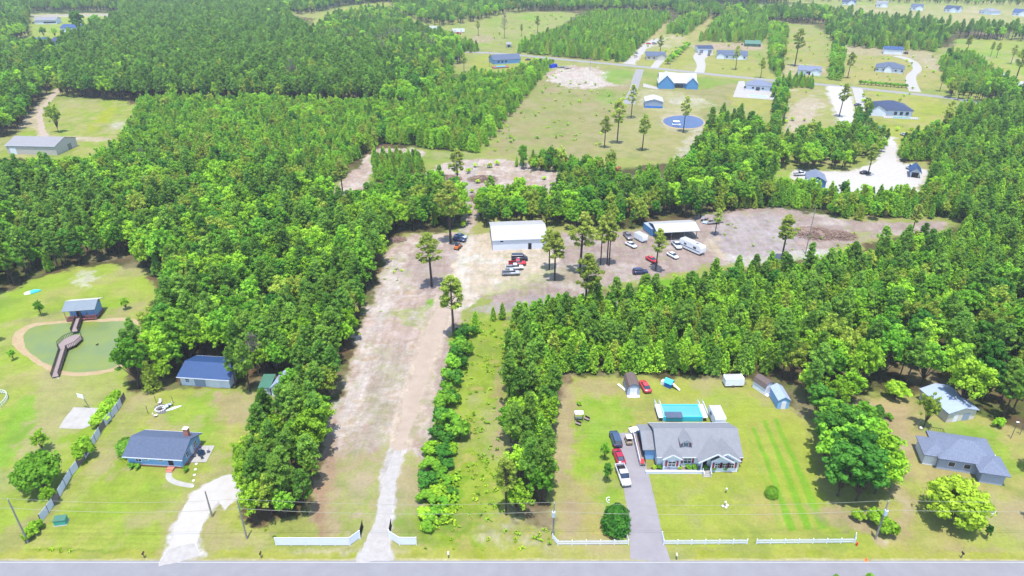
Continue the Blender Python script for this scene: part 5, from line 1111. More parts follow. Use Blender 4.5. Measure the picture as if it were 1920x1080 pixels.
house((1656, 101), (1691, 103), 12, 3.8, 5.4, 'white garage with royal blue roof at the top of the winding drive', 'metal_white', 'roof_royal', 'garage', cat='garage', o=.4, far=True, doors=[('f', -5, 3.2, 2.6, 'metal_white'), ('f', 3, 5, 2.8, 'door_white')])
e, c, L, yaw = house((1636, 216), (1709, 219), 17, 3.2, 6.8, 'large navy roofed house with white gable and fenced pool', 'siding_pale', 'roof_navy', o=.6, far=True, wins=[('f', 1.5, 1.6, 1.6, 1.8), ('f', 4.5, 1.6, 1.6, 1.8), ('f', 7.5, 1.6, 1.6, 1.8)], gables=[(-8.5, 9, 6.0, 2)], kind='hip')
q = thing('swimming_pool', 'small pale blue pool behind a rail at the navy roofed house', 'pool', at(1688, 221), yaw); MB().box(-9, -2.5, 0, 9, 2.5, .12).build('deck', 'concrete', q); MB().box(-4, -1.2, .12, 5, 1.2, .16).build('water', 'water_pool', q)
rl = MB(); rl.box(-9, -2.6, 1.1, 9, -2.5, 1.2); [rl.box(-9 + k, -2.6, 0, -8.9 + k, -2.5, 1.1) for k in range(19)]; rl.build('railing', 'vinyl_white', q)
q = thing('swimming_pool', 'small pool on the white patio of the grey roofed house', 'pool', at(1421, 181), R(-8)); MB().box(-6, -1.8, .05, 6, 1.8, .3).build('rim', 'vinyl_white', q); MB().box(-5.4, -1.3, .3, 5.4, 1.3, .34).build('water', 'water_pool', q)
e, c, L, yaw = house((926, 121), (976, 118), 13, 3.2, 6.0, 'navy roofed house with a red back deck left of the big field', 'siding_blue', 'roof_slate', o=.5, far=True, wins=[('f', -7, 1.7, 1.5, 1.4), ('f', -4, 1.7, 1.5, 1.4), ('f', -1, 1.7, 1.5, 1.4)])
q = thing('deck', 'red railed timber deck behind the navy roofed far house', 'deck', at(938, 127), yaw); MB().box(-6, -2.5, 0, 6, 2.5, .8).build('platform', 'wood_red', q); MB().box(-3.5, -1.6, .8, 4, 1.2, 1.2).build('pool', 'tarp_cyan', q)
rl = MB(); rl.box(-6, -2.55, 1.7, 6, -2.45, 1.8); rl.box(-6.05, -2.5, 1.7, -5.95, 2.5, 1.8); [rl.box(-6 + k, -2.55, .8, -5.9 + k, -2.45, 1.7) for k in range(13)]; rl.build('railing', 'red_paint', q)
e, *_ = house((1512, 353), (1546, 356), 9.5, 3.4, 5.2, 'bright blue garage with white door at the gravel lot', 'metal_blue', 'roof_bluegrey', 'garage', cat='garage', axis='y', o=.4, doors=[('f', 0, 4.0, 3.0, 'door_white')])
house((1706, 332), (1722, 334), 7, 2.8, 4.4, 'small open shelter with a deep blue roof by the gravel lot edge', 'siding_pale', 'roof_royal', 'shelter', cat='shelter', axis='y', o=.8, doors=[('f', 0, 2.5, 2.2, 'door_dark')])
house((1622, 260), (1652, 262), 11, 3, 5, 'bright blue roofed building half hidden in trees', 'siding_pale', 'roof_royal', o=.5, far=True, wins=FW(-4, 0, 4))
house((1788, 236), (1820, 240), 10, 3, 4.6, 'grey roofed house among the trees at the far right', 'siding_cream', 'metal_grey', o=.4, far=True, wins=FW(-4, 4))
house((1845, 220), (1868, 224), 9, 3, 4.6, 'pale roofed cabin hidden behind the right hand trees', 'siding_pale', 'roof_greylight', 'cabin', cat='cabin', o=.4, far=True, wins=FW(-2, 2))
TOP = [((1578, 9), (1604, 10), 'navy roofed house at the top edge left of its row'), ((1642, 13), (1663, 14), 'grey roofed house second in the top right row'), ((1707, 19), (1729, 20), 'blue gabled house third in the top right row'), ((1769, 22), (1795, 24), 'navy roofed house fourth in the top right row'), ((1835, 25), (1858, 28), 'pale hip roofed house fifth in the top right row'), ((1897, 29), (1926, 31), 'royal blue roofed house at the end of the top right row')]
for k, (a, b, lb) in enumerate(TOP):
    house(a, b, 14, 3.5, 7, lb, 'siding_pale', ['roof_navy', 'roof_greylight', 'roof_slate', 'roof_navy', 'roof_greylight', 'roof_royal'][k], far=True, kind='gable' if k != 4 else 'hip', gables=[(3, 8, 6, 1.5)], wins=FW(-7, -3, 3), group='houses of the far row at the top right')
house((66, 46), (107, 45), 14, 4, 6.5, 'long white house with grey roof at the top left', 'siding_pale', 'roof_greylight', far=True, wins=[('f', 4, 1.8, 12, 1.6), ('f', -12, 1.8, 2, 1.5)])
house((115, 60), (155, 60), 14, 4, 6.5, 'blue roofed white house right of the long white house', 'siding_pale', 'roof_royal', far=True, wins=FW(-8, 0, 8))
house((60, 86), (84, 86), 13, 3.6, 6, 'pale house with blue roof at the left of the lower pair', 'siding_pale', 'roof_royal', far=True, wins=FW(-4, 4))
house((98, 85), (121, 85), 13, 3.6, 6, 'navy roofed house at the right of the lower pair', 'siding_blue', 'roof_navy', far=True, wins=FW(-4, 4))
house((110, 94), (124, 93), 8, 2.8, 4.6, 'small white roofed shed below the navy roofed house', 'siding_pale', 'roof_bright', 'shed', cat='shed', far=True, doors=[('f', 0, 2, 2, 'door_dark')])
house((849, 112), (860, 112), 6, 2.6, 4, 'tiny white shed beside the far little wood', 'siding_pale', 'roof_bright', 'shed', cat='shed', far=True, doors=[('f', 0, 1.6, 1.9, 'door_dark')])
house((950, 89), (958, 89), 6, 2.6, 4, 'tiny grey shed behind the hedge of the far house', 'siding_grey', 'metal_grey', 'shed', cat='shed', far=True, doors=[('f', 0, 1.6, 1.9, 'door_dark')])
e, *_ = house((1396, 87), (1426, 88), 9, 2.2, 4.6, 'long green greenhouse behind the far houses', 'metal_green', 'metal_green', 'greenhouse', cat='greenhouse', far=True, o=.1, wins=FW(-9, -4, 1, 6))
# ------------------------------------------------------------------ vehicles
CARC = {}
def carpaint(nm, rgb):
    k = 'car_' + nm
    if k not in MATS: pm(k, tuple(min(.8, x * 1.7) for x in D(*rgb)), .25, .03, 1, 0, spec=.6)
    return MATS[k]
def ring(x, w_, z0, z1, rnd=.12):
    return [(x, -w_ + rnd, z0), (x, w_ - rnd, z0), (x, w_, z0 + rnd), (x, w_, z1 - rnd * 1.3), (x, w_ - rnd * 1.5, z1), (x, -w_ + rnd * 1.5, z1), (x, -w_, z1 - rnd * 1.3), (x, -w_, z0 + rnd)]
def wheel(e, x, y, r=.33, wd=.22):
    m = MB(); m.cyl((x, y - wd / 2, r), (x, y + wd / 2, r), r, n=12); o = m.build('wheel', 'rubber', e)
    s = 1 if y > 0 else -1; MB().cyl((x, y + s * wd / 2, r), (x, y + s * (wd / 2 + .02), r), r * .6, n=10).build('rim', 'steel', o)
def car(px, hd, kind, colr, rgb, label, group=None, name=None):
    e = thing(name or {'sedan': 'parked_car', 'suv': 'parked_suv', 'pickup': 'pickup_truck', 'van': 'parked_van'}[kind], label, {'sedan': 'car', 'suv': 'car', 'pickup': 'pickup truck', 'van': 'van'}[kind], at(*px), R(hd), group)
    e.location.z = .03
    P = carpaint(colr, rgb)
    if kind == 'sedan':
        b = [(-2.3, .72, .42, .72), (-2.22, .84, .3, .92), (-1.5, .9, .26, 1.0), (0, .91, .26, 1.0), (1.1, .9, .26, .97), (1.9, .86, .28, .86), (2.25, .74, .34, .68)]
        g = [(-1.75, .62, .9, 1.0), (-1.05, .68, .92, 1.4), (.35, .68, .92, 1.42), (1.15, .66, .9, 1.0)]; rf = (-.98, .3, .6, 1.4); wx = 1.38
    elif kind == 'suv':
        b = [(-2.35, .8, .5, .9), (-2.3, .9, .35, 1.1), (-1.5, .95, .32, 1.12), (0, .95, .32, 1.12), (1.3, .94, .32, 1.1), (2.1, .9, .34, 1.0), (2.35, .8, .4, .8)]
        g = [(-2.25, .72, 1.05, 1.12), (-2.0, .76, 1.05, 1.72), (.4, .76, 1.05, 1.74), (1.15, .74, 1.05, 1.14)]; rf = (-2.0, .35, .7, 1.72); wx = 1.42
    elif kind == 'van':
        b = [(-2.6, .9, .4, 1.3), (-2.5, .98, .35, 1.35), (0, 1, .35, 1.35), (1.7, .98, .35, 1.3), (2.5, .9, .38, 1.0), (2.65, .8, .42, .8)]
        g = [(-2.5, .85, 1.3, 1.4), (-2.45, .86, 1.3, 2.15), (1.0, .86, 1.3, 2.15), (2.0, .82, 1.2, 1.3)]; rf = (-2.45, .95, .8, 2.15); wx = 1.6
    else:
        b = [(-.55, .97, .4, 1.15), (.2, .98, .38, 1.15), (1.3, .97, .38, 1.14), (2.3, .94, .4, 1.08), (2.75, .86, .46, .9)]
        g = [(-.6, .76, 1.1, 1.2), (-.45, .8, 1.1, 1.8), (.75, .8, 1.1, 1.82), (1.4, .78, 1.1, 1.18)]; rf = (-.42, .7, .74, 1.8); wx = 1.75
    m = MB(); m.loft([ring(*q) for q in b]); m.build('body', P, e, True)
    if kind == 'pickup':
        m = MB(); m.box(-2.75, -.95, .55, -.56, .95, .68); m.box(-2.75, -.96, .6, -.56, -.86, 1.15); m.box(-2.75, .86, .6, -.56, .96, 1.15); m.box(-2.8, -.96, .6, -2.7, .96, 1.15); m.build('bed', P, e)
        MB().box(-2.68, -.85, .685, -.58, .85, .71).build('bed_liner', 'black_mat', e)
    m = MB(); m.loft([ring(x, w_, z0, z1, .1) for x, w_, z0, z1 in g]); m.build('windows', 'glass_dark', e)
    MB().box(rf[0], -rf[2], rf[3], rf[1], rf[2], rf[3] + .06).build('roof', P, e)
    fx = b[-1][0]; bx = -2.8 if kind == 'pickup' else b[0][0]
    for s in (-1, 1):
        MB().box(fx - .12, s * .62 - .16, b[-1][3] - .28, fx + .015, s * .62 + .16, b[-1][3] - .1).build('headlight', 'glass_pale', e)
        MB().box(bx - .015, s * .68 - .14, .75, bx + .08, s * .68 + .14, .95).build('taillight', 'red_paint', e)
        for x in (-wx, wx): wheel(e, x, s * (.86 if kind == 'sedan' else .9), .33 if kind == 'sedan' else .38)
    return e
car((1154, 827), 96, 'suv', 'gunmetal', (70, 90, 120), 'dark steel suv at the head of the grey driveway')
car((1160, 860), 97, 'sedan', 'crimson', (190, 30, 60), 'dark red sedan between two vehicles on the grey driveway')
car((1168, 896), -83, 'pickup', 'white', (245, 245, 250), 'white pickup truck nearest the road on the grey driveway')
car((1209, 728), 100, 'sedan', 'coral', (225, 80, 90), 'faded red car parked beside the arched garden shed')
car((974, 503), 4, 'pickup', 'silver', (190, 195, 205), 'silver pickup nearest the camera in front of the white barn').location = at(958, 515)
car((965, 505), 6, 'pickup', 'white', (245, 245, 250), 'white pickup second from the camera in front of the white barn')
car((970, 497), 4, 'pickup', 'red', (220, 40, 50), 'red pickup behind the white one in front of the white barn')
car((974, 488), 2, 'van', 'black', (50, 50, 66), 'black van at the back of the row by the white barn')
car((1183, 462), -55, 'sedan', 'white', (245, 245, 250), 'white car with dark roof left of the small box trailer')
car((1177, 446), -80, 'pickup', 'grey', (150, 140, 140), 'grey pickup backed against the trees by the yard')
car((1268, 463), -80, 'pickup', 'white', (245, 245, 250), 'white pickup parked in front of the open pole barn')
car((1261, 482), -60, 'sedan', 'white', (245, 245, 250), 'white sedan standing alone below the open pole barn')
car((1222, 490), -60, 'sedan', 'red', (220, 40, 50), 'red car half behind the pine in the dirt yard')
car((1200, 513), 5, 'suv', 'navy', (44, 54, 100), 'dark navy suv at the near edge of the dirt yard')
car((862, 452), -20, 'sedan', 'navy', (44, 54, 100), 'dark blue car in the shade left of the white barn')
car((864, 446), -20, 'sedan', 'paleblue', (190, 210, 235), 'pale silver car behind the dark blue one in the shade')
car((1192, 107), 65, 'suv', 'white', (245, 245, 250), 'white car on the gravel drive above the far road')
car((1193, 101), 60, 'pickup', 'white', (245, 245, 250), 'white pickup above the white car on the far gravel drive')
car((1216, 83), 10, 'sedan', 'red', (220, 40, 50), 'red car at the end of the far gravel drive')
car((1227, 83), 10, 'suv', 'grey', (150, 140, 140), 'grey suv beside the red car up the far gravel drive')
car((1312, 102), 80, 'pickup', 'white', (245, 245, 250), 'white truck in front of the far two bay garage')
car((1329, 104), 70, 'suv', 'black', (50, 50, 66), 'black suv in front of the far two bay garage')
car((990, 113), 10, 'sedan', 'black', (50, 50, 66), 'dark car beside the navy roofed far house')
car((1882, 142), 20, 'sedan', 'white', (245, 245, 250), 'white car on the grass of the far right field')
car((1696, 255), -70, 'sedan', 'silver', (190, 195, 205), 'silver car with dark windows on the lawn below the pool house')
car((1698, 101), 90, 'suv', 'black', (50, 50, 66), 'black suv right of the blue roofed garage')
car((1622, 326), 5, 'sedan', 'black', (50, 50, 66), 'dark car in the shade of the lone pine on the gravel lot')
car((1708, 316), 30, 'pickup', 'white', (245, 245, 250), 'white pickup behind the blue roofed shelter')
car((1500, 329), 10, 'pickup', 'white', (245, 245, 250), 'white pickup left of the blue garage')
car((1628, 203), 90, 'suv', 'black', (50, 50, 66), 'black suv left of the navy roofed pool house')
car((1608, 198), 20, 'sedan', 'navy', (44, 54, 100), 'dark car at the foot of the white gravel lane')
# sports utility buggy on the driveway
g = thing('golf_cart', 'tan utility cart beside the steel suv on the driveway', 'utility cart', at(1178, 829), R(95))
MB().loft([ring(-1.2, .6, .35, .8), ring(0, .65, .3, .85), ring(1.2, .5, .35, .7)]).build('body', pm('tan_paint', D(225, 200, 170), .5, .05), g); MB().box(-.9, -.6, 1.6, .5, .6, 1.68).build('canopy', 'siding_cream', g)
for x in (-.85, .45):
    for y in (-.55, .55): MB().cyl((x, y, .8), (x, y, 1.6), .03, n=5).build('post', 'steel', g)
for x in (-.8, .8):
    for y in (-.55, .55): wheel(g, x, y, .26, .2)
MB().box(-.5, -.5, .8, .1, .5, 1.1).build('seat', 'black_mat', g)
# --- trailers
def trailer(px, hd, L, W_, h, label, wall='paint_white', roof='roof_bright', name='trailer', cat='trailer', wins=(), stripe=None, round_=True):
    e = thing(name, label, cat, at(*px), R(hd)); z0 = .5
    r_ = .22 if round_ else .08
    sec = [(-L / 2, -W_ / 2, z0), (L / 2 - r_ * 2, -W_ / 2, z0), (L / 2, -W_ / 2, z0 + .5), (L / 2 - .05, -W_ / 2, z0 + h - .6), (L / 2 - r_ * 2, -W_ / 2, z0 + h), (-L / 2 + r_, -W_ / 2, z0 + h), (-L / 2, -W_ / 2, z0 + h - r_)]
    MB().prism(sec, (0, W_, 0)).build('body', wall, e)
    MB().box(-L / 2 + .15, -W_ / 2 + .06, z0 + h + .003, L / 2 - .5, W_ / 2 - .06, z0 + h + .05).build('roof', roof, e)
    if L > 6:
        MB().box(-.6, -.35, z0 + h + .05, .4, .35, z0 + h + .3).build('roof_unit', 'vinyl_white', e)
        MB().box(1.6, -.3, z0 + h + .05, 2.2, .3, z0 + h + .15).build('vent', 'steel', e)
    for s in (-1, 1):
        for x in ((-.45, .45) if L > 4.5 else (0,)): wheel(e, x - .3, s * (W_ / 2 - .1), .33, .2)
        for (x, w_, zc, hh) in wins: MB().box(x - w_ / 2, s * (W_ / 2 - .01), zc - hh / 2, x + w_ / 2, s * (W_ / 2 + .03), zc + hh / 2).build('window', 'glass_dark', e)
    MB().box(L / 2, -.5, .45, L / 2 + .1, -.4, .55).bar((L / 2 - .2, -.5, .5), (L / 2 + 1.1, 0, .5), .08, .08).bar((L / 2 - .2, .5, .5), (L / 2 + 1.1, 0, .5), .08, .08).build('hitch', 'steel', e)
    MB().box(-L / 2 - .04, -W_ / 2 + .1, z0 + .1, -L / 2 + .01, W_ / 2 - .1, z0 + h - .25).build('rear_door', 'vinyl_white', e)
    if stripe: MB().box(-L / 2 + .1, -W_ / 2 - .012, z0 + .7, L / 2 - .3, W_ / 2 + .012, z0 + .95).build('stripe', stripe, e)
    return e
trailer((1297, 470), -55, 9.0, 2.5, 2.7, 'long white travel trailer beside the open pole barn', name='travel_trailer', cat='travel trailer', wins=[(-2, 1, 2.1, .7), (2, 1.2, 2.1, .7)], stripe='roof_slate')
trailer((1201, 451), -60, 4.6, 2.2, 2.0, 'small white box trailer between white car and blue container', name='box_trailer', round_=False)
trailer((1374, 722), 3, 4.4, 2.0, 1.9, 'white box trailer at the back edge of the front lawn', name='box_trailer', round_=False, wins=[])
trailer((1342, 790), 92, 4.8, 2.3, 2.3, 'white camper trailer right of the turquoise pool', name='camper_trailer', cat='camper', wins=[(0.5, .9, 1.8, .6)])
trailer((812, 56), 5, 12, 3, 3, 'white trailer home at the far clearing left end', name='mobile_home', cat='mobile home', wins=[(-3, 1, 1.8, .8), (3, 1, 1.8, .8)])
trailer((859, 61), 5, 13, 3, 3, 'white trailer home behind the red tractor in the far clearing', name='mobile_home', cat='mobile home', wins=[(-3, 1, 1.8, .8), (3, 1, 1.8, .8)])
trailer((822, 67), 60, 5, 2.4, 2.4, 'small white trailer below the red one in the far clearing', name='box_trailer', round_=False)
trailer((821, 61), -20, 7, 2.6, 2.2, 'red trailer in the far clearing', 'red_paint', 'wood_red', name='box_trailer', round_=False)
trailer((851, 79), 10, 9, 2.6, 2.2, 'low white trailer at the edge of the far little wood', name='box_trailer', round_=False)
trailer((1912, 163), 10, 8, 2.6, 2.6, 'white camper at the far right edge by the field', name='camper_trailer', cat='camper', wins=[(0, 1, 1.8, .6)])
t = thing('tractor', 'red tractor in front of the white trailer home', 'tractor', at(860, 65), R(20)); MB().loft([ring(-.3, .5, .8, 1.7), ring(2.2, .4, .8, 1.5)]).build('body', 'red_paint', t); MB().box(-1.6, -.8, 1, -.2, .8, 2.7).build('cab', 'red_paint', t)
for s in (-1, 1): wheel(t, -1, s * 1.0, .85, .45); wheel(t, 1.7, s * .8, .5, .3)
t = thing('skid_steer', 'orange skid steer loader on the grass left of the sandy yard', 'loader', at(858, 467), R(70)); MB().box(-1.2, -.6, .5, .9, .6, 1.3).build('body', 'orange_paint', t); MB().box(-.8, -.5, 1.3, .5, .5, 2.1).build('cab', 'glass_dark', t)
for s in (-1, 1):
    MB().bar((-1.1, s * .7, 1.5), (1.8, s * .7, .6), .12, .2).build('arm', 'orange_paint', t)
    for x in (-.7, .6): wheel(t, x, s * .75, .4, .28)
MB().prism([(1.7, -.9, .2), (2.4, -.9, .15), (1.8, -.9, .8)], (0, 1.8, 0)).build('bucket', 'steel', t)
# dumpsters and low trailers on the far lot
t = thing('dumpster', 'bright blue open dumpster on the far bare lot', 'dumpster', at(1037, 127), R(40)); dm = MB()
for a in ((-3, -1.2, 3, -1.1), (-3, 1.1, 3, 1.2), (-3, -1.1, -2.9, 1.1), (2.9, -1.1, 3, 1.1)): dm.box(a[0], a[1], .2, a[2], a[3], 2.6)
dm.box(-2.9, -1.1, .2, 2.9, 1.1, .35).build('body', 'dumpster_blue', t)
rb = MB(); [rb.box(-2.8 + k * .9, s * 1.2 - .06, .2, -2.65 + k * .9, s * 1.2 + .06, 2.6) for k in range(7) for s in (-1, 1)]; rb.build('rib', 'dumpster_blue', t)
for k, (px, a) in enumerate((((1053, 127), 5), ((1064, 129), 25))):
    t = thing('flatbed_trailer', ['low grey flatbed trailer right of the blue dumpster', 'low tan flatbed trailer furthest right of the blue dumpster'][k], 'flatbed trailer', at(*px), R(a)); MB().box(-3.2, -1.1, .7, 3.2, 1.1, .9).build('bed', ['steel', 'wood_weathered'][k], t); MB().bar((3.2, 0, .7), (4.6, 0, .6), .12, .12).build('hitch', 'steel', t)
    MB().box(-3.2, -1.1, .9, -3.1, 1.1, 1.8).build('rack', 'steel', t); [wheel(t, x, s * 1.0, .35, .2) for x in (-.5, .4) for s in (-1, 1)]
# boat on the far pond
t = thing('pontoon_dock', 'white floating dock with canopy on the far oval pond', 'dock', at(1268, 234), R(-10)); t.scale = (.7, .7, .8); MB().box(-3, -1.6, .1, 3, 1.6, .45).build('deck', 'vinyl_white', t); MB().box(-2.6, -1.4, 2.3, 2.2, 1.4, 2.45).build('canopy', 'paint_white', t)
for x in (-2.4, 2.0):
    for y in (-1.3, 1.3): MB().cyl((x, y, .4), (x, y, 2.3), .06, n=5).build('post', 'steel', t)
# ------------------------------------------------------------------ fences, poles, wires, small things
def fence_path(pts_px, name, label, builder, cat='fence'):
    e = thing(name, label, cat, (0, 0, 0)); P = [at(*q) for q in pts_px]; builder(e, P); return e
def solid_white(h):
    def f(e, P):
        for i in range(len(P) - 1):
            a, b = P[i], P[i + 1]; n = max(1, round((b - a).length / 2.4)); d = (b - a) / n
            pn = MB()
            nb = max(3, int((b - a).length / .15)); dd = (b - a) / nb; nn = Vector((-dd.y, dd.x, 0)).normalized()
            for k in range(nb): pn.bar(a + dd * k + Vector((0, 0, h / 2 + .06)) + nn * (.012 * (k % 2)), a + dd * (k + .96) + Vector((0, 0, h / 2 + .06)) + nn * (.012 * (k % 2)), .03, h - .1)
            pn.build('panel', 'vinyl_white', e)
            MB().bar(a + Vector((0, 0, h)), b + Vector((0, 0, h)), .07, .08).build('top_rail', 'vinyl_white', e)
            for k in range(n + 1 if i == len(P) - 2 else n): q = a + d * k; MB().box(q.x - .06, q.y - .06, 0, q.x + .06, q.y + .06, h + .1).build('post', 'vinyl_white', e)
    return f
HF = 1.85
fence_path([(518, 1023), (656, 1023), (674, 1010)], 'privacy_fence', 'solid white privacy fence left of the gravel entrance', solid_white(HF))
fence_path([(731, 1010), (749, 1022), (781, 1022)], 'privacy_fence', 'short solid white privacy fence right of the gravel entrance', solid_white(HF))
for px, lb, s in (((675.5, 1010), 'dark open gate leaf swung back at the left entrance fence', -1), ((730, 1008), 'dark open gate leaf swung back at the right entrance fence', -1)):
    g = thing('gate', lb, 'gate', at(*px)); m = MB(); m.box(-.04, 0, .15, .04, 2.6, .25).box(-.04, 0, 1.7, .04, 2.6, 1.8); [m.box(-.03, k * .2, .2, .03, k * .2 + .06, 1.75) for k in range(13)]; m.build('leaf', 'black_mat', g); MB().box(-.08, -.1, 0, .08, .06, 2.0).build('post', 'vinyl_white', g)
def picket(h=1.05):
    def f(e, P):
        for i in range(len(P) - 1):
            a, b = P[i], P[i + 1]; n = max(1, round((b - a).length / 2.4)); d = (b - a) / n
            for j in range(n):
                p0 = a + d * j; m = MB()
                for zz in (.3, .85): m.bar(p0 + Vector((0, 0, zz)), p0 + d + Vector((0, 0, zz)), .04, .09)
                k_ = 12
                for k in range(1, k_): q = p0 + d * k / k_; m.box(q.x - .045, q.y - .03, .1, q.x + .045, q.y + .0, h - .05 + .1 * math.sin(math.pi * k / k_))
                m.build('panel', 'vinyl_white', e)
                m = MB(); m.box(p0.x - .07, p0.y - .07, 0, p0.x + .07, p0.y + .07, h + .15); m.build('post', 'vinyl_white', e)
            if i == len(P) - 2: m = MB(); m.box(b.x - .07, b.y - .07, 0, b.x + .07, b.y + .07, h + .15); m.build('post', 'vinyl_white', e)
    return f
fence_path([(1036, 1010), (1046, 1022), (1178, 1021), (1175, 1008)], 'picket_fence', 'white picket fence left of the grey driveway', picket())
fence_path([(1241, 1006), (1244, 1021), (1400, 1020)], 'picket_fence', 'white picket fence right of the grey driveway', picket())
fence_path([(1418, 1020), (1602, 1018), (1603, 1008)], 'picket_fence', 'long white picket fence at the right of the front lawn', picket())
# long side fence left, alternate pale and rusty panels
def side(e, P):
    kk = 0
    for i in range(len(P) - 1):
        a, b = P[i], P[i + 1]; n = max(1, round((b - a).length / 2.5)); d = (b - a) / n
        for j in range(n):
            p0 = a + d * j; rust = (kk % 4 == 2); kk += 1
            m = MB(); nb = 14
            for k in range(nb): m.bar(p0 + d * (k / nb) + Vector((0, 0, 1.0)), p0 + d * ((k + .94) / nb) + Vector((0, 0, 1.0)), .03, 1.75 + .05 * (k % 2))
            o = m.build('panel', 'wood_weathered' if rust else 'vinyl_white', e)
            if rust: o['label'] = 'brown weathered fence panel'
            m = MB(); m.cyl(p0, p0 + Vector((0, 0, 1.95)), .06, n=6); m.build('post', 'wood_dark', e)
fence_path([(78, 980), (92, 962), (112, 933), (135, 893), (160, 862), (180, 828), (198, 800), (222, 770), (236, 748)], 'boundary_fence', 'long pale panel fence with some brown panels between the left lawns', side)
# utility poles with wires
def upole(base, topy, label, arm=True, tr=False, lean=0):
    p = at(*base); h = hgt(base, topy); e = thing('utility_pole', label, 'utility pole', p)
    MB().cyl((0, 0, 0), (0, 0, h), .17, .11, 8).build('pole', 'wood_pole', e)
    if arm: MB().cyl((0, 0, h), (0, 0, h + .35), .06, .04, 6).build('top_insulator', 'insulator', e); MB().box(-.1, .1, h - 2.0, .1, .25, h - 1.8).build('bracket', 'insulator', e)
    if tr:
        t_ = MB(); t_.cyl((-.1, -.42, h - 2.6), (-.1, -.42, h - 1.5), .3, n=12); t_.build('transformer', 'insulator', e)
        MB().cyl((-.1, -.42, h - 1.5), (-.1, -.42, h - 1.25), .08, n=6).build('bushing', 'wood_dark', e)
    e['h'] = h; return p, h
U = [upole((53, 1018), 937, 'plain utility pole at the lower end of the left boundary fence'), upole((463, 1010), 938, 'utility pole at the mouth of the tree belt by the left lawn'),
     upole((1037, 1006), 944, 'utility pole with grey transformer left of the picket fence', tr=True), upole((1641, 1011), 941, 'utility pole with grey transformer at the end of the picket fence', tr=True)]
upole((398, 969), 921, 'bare service pole beside the curved white gravel drive', arm=False)
wr = thing('power_lines', 'pair of pale overhead power lines running along the front road', 'power lines', (0, 0, 0))
tops = [(U[0][0] + Vector((-95, 1, 0)), U[0][1])] + U + [(U[3][0] + Vector((90, 1, 0)), U[3][1])]
for lv, r_ in ((0.3, .022), (-1.9, .03)):
    for (a, ha), (b, hb) in zip(tops[:-1], tops[1:]):
        m = MB(); n = 12; pts_ = []
        for k in range(n + 1):
            t_ = k / n; q = a.lerp(b, t_); q.z = (ha * (1 - t_) + hb * t_) + lv - 4 * .9 * t_ * (1 - t_); pts_.append(q)
        for k in range(n): m.cyl(pts_[k], pts_[k + 1], r_, n=4, cap=False)
        m.build('wire', 'wire', wr)
for base, ty, lb in (((1106, 133), 110, 'far pole beside the road above the open field'), ((1256, 128), 97, 'far pole by the hedge along the far road'), ((1466, 150), 138, 'far short pole left of the block of trees'), ((1781, 170), 146, 'far pole at the right thicket by the road'), ((918, 125), 98, 'thin pole left of the navy roofed house'), ((90, 178), 160, 'pole beside the farm track in the dark wood'), ((188, 25), 8, 'far pole by the pale top road'), ((1510, 476), 385, 'tall pole on the cleared ground right of the yard')): upole(base, ty, lb, arm=False)
# utility box, mailboxes, hydrant, posts
t = thing('utility_box', 'teal green utility box on the lawn near the left fence', 'utility box', at(116, 981), R(10)); MB().box(-.95, -.6, .1, .95, .6, 1.1).build('cabinet', 'plastic_green', t); MB().prism([(-1, -.66, 1.1), (1, -.66, 1.1), (1, .66, 1.3), (-1, .66, 1.3)], (0, 0, .08)).build('lid', 'metal_green', t); MB().box(-1.1, -.75, 0, 1.1, .75, .1).build('base', 'concrete', t)
def mailbox(px, m, lb):
    t = thing('mailbox', lb, 'mailbox', at(*px)); MB().box(-.06, -.06, 0, .06, .06, 1.05).build('post', 'wood_weathered', t)
    b = MB(); b.prism([(-.12, -.28, 1.05), (.12, -.28, 1.05), (.12, -.28, 1.2), (.06, -.28, 1.3), (-.06, -.28, 1.3), (-.12, -.28, 1.2)], (0, .56, 0)); b.build('box', m, t); MB().box(.12, -.1, 1.15, .15, -.04, 1.4).build('flag', 'red_paint', t)
mailbox((271, 1046), 'black_mat', 'black mailbox on the verge left of the gravel drive'); mailbox((490, 1046), 'black_mat', 'black mailbox on the verge before the tree belt'); mailbox((841, 1046), 'paint_white', 'white mailbox on the verge right of the gravel entrance')
mailbox((1268, 1049), 'siding_cream', 'cream mailbox right of the grey driveway mouth'); mailbox((1802, 1046), 'black_mat', 'black mailbox on the right hand verge')
t = thing('safety_cone', 'small orange cone on the verge by the right pole', 'cone', at(1624, 1051)); MB().cyl((0, 0, .04), (0, 0, .7), .2, .04, 10).build('cone', 'orange_paint', t); MB().box(-.28, -.28, 0, .28, .28, .04).build('base', 'orange_paint', t)
t = thing('fire_hydrant', 'red hydrant at the end of the long picket fence', 'hydrant', at(1606, 1023)); MB().cyl((0, 0, 0), (0, 0, .65), .14, n=10).build('barrel', 'red_paint', t); MB().blob((0, 0, .68), .16).build('cap', 'red_paint', t); MB().cyl((-.25, 0, .45), (.25, 0, .45), .07, n=8).build('nozzle', 'red_paint', t)
# basketball goal
t = thing('basketball_hoop', 'white basketball goal beside the bare concrete pad', 'basketball hoop', at(166, 762), R(-20)); MB().cyl((0, 0, 0), (0, -.5, 3.2), .07, n=8).build('pole', 'steel', t); MB().box(-.9, -.95, 2.9, .9, -.9, 4.0).build('backboard', 'paint_white', t)
m = MB(); [m.cyl((.23 * math.cos(a), -1.2 + .23 * math.sin(a), 3.05), (.23 * math.cos(a + .53), -1.2 + .23 * math.sin(a + .53), 3.05), .02, n=4) for a in [k * .524 for k in range(12)]]; m.build('rim', 'orange_paint', t)
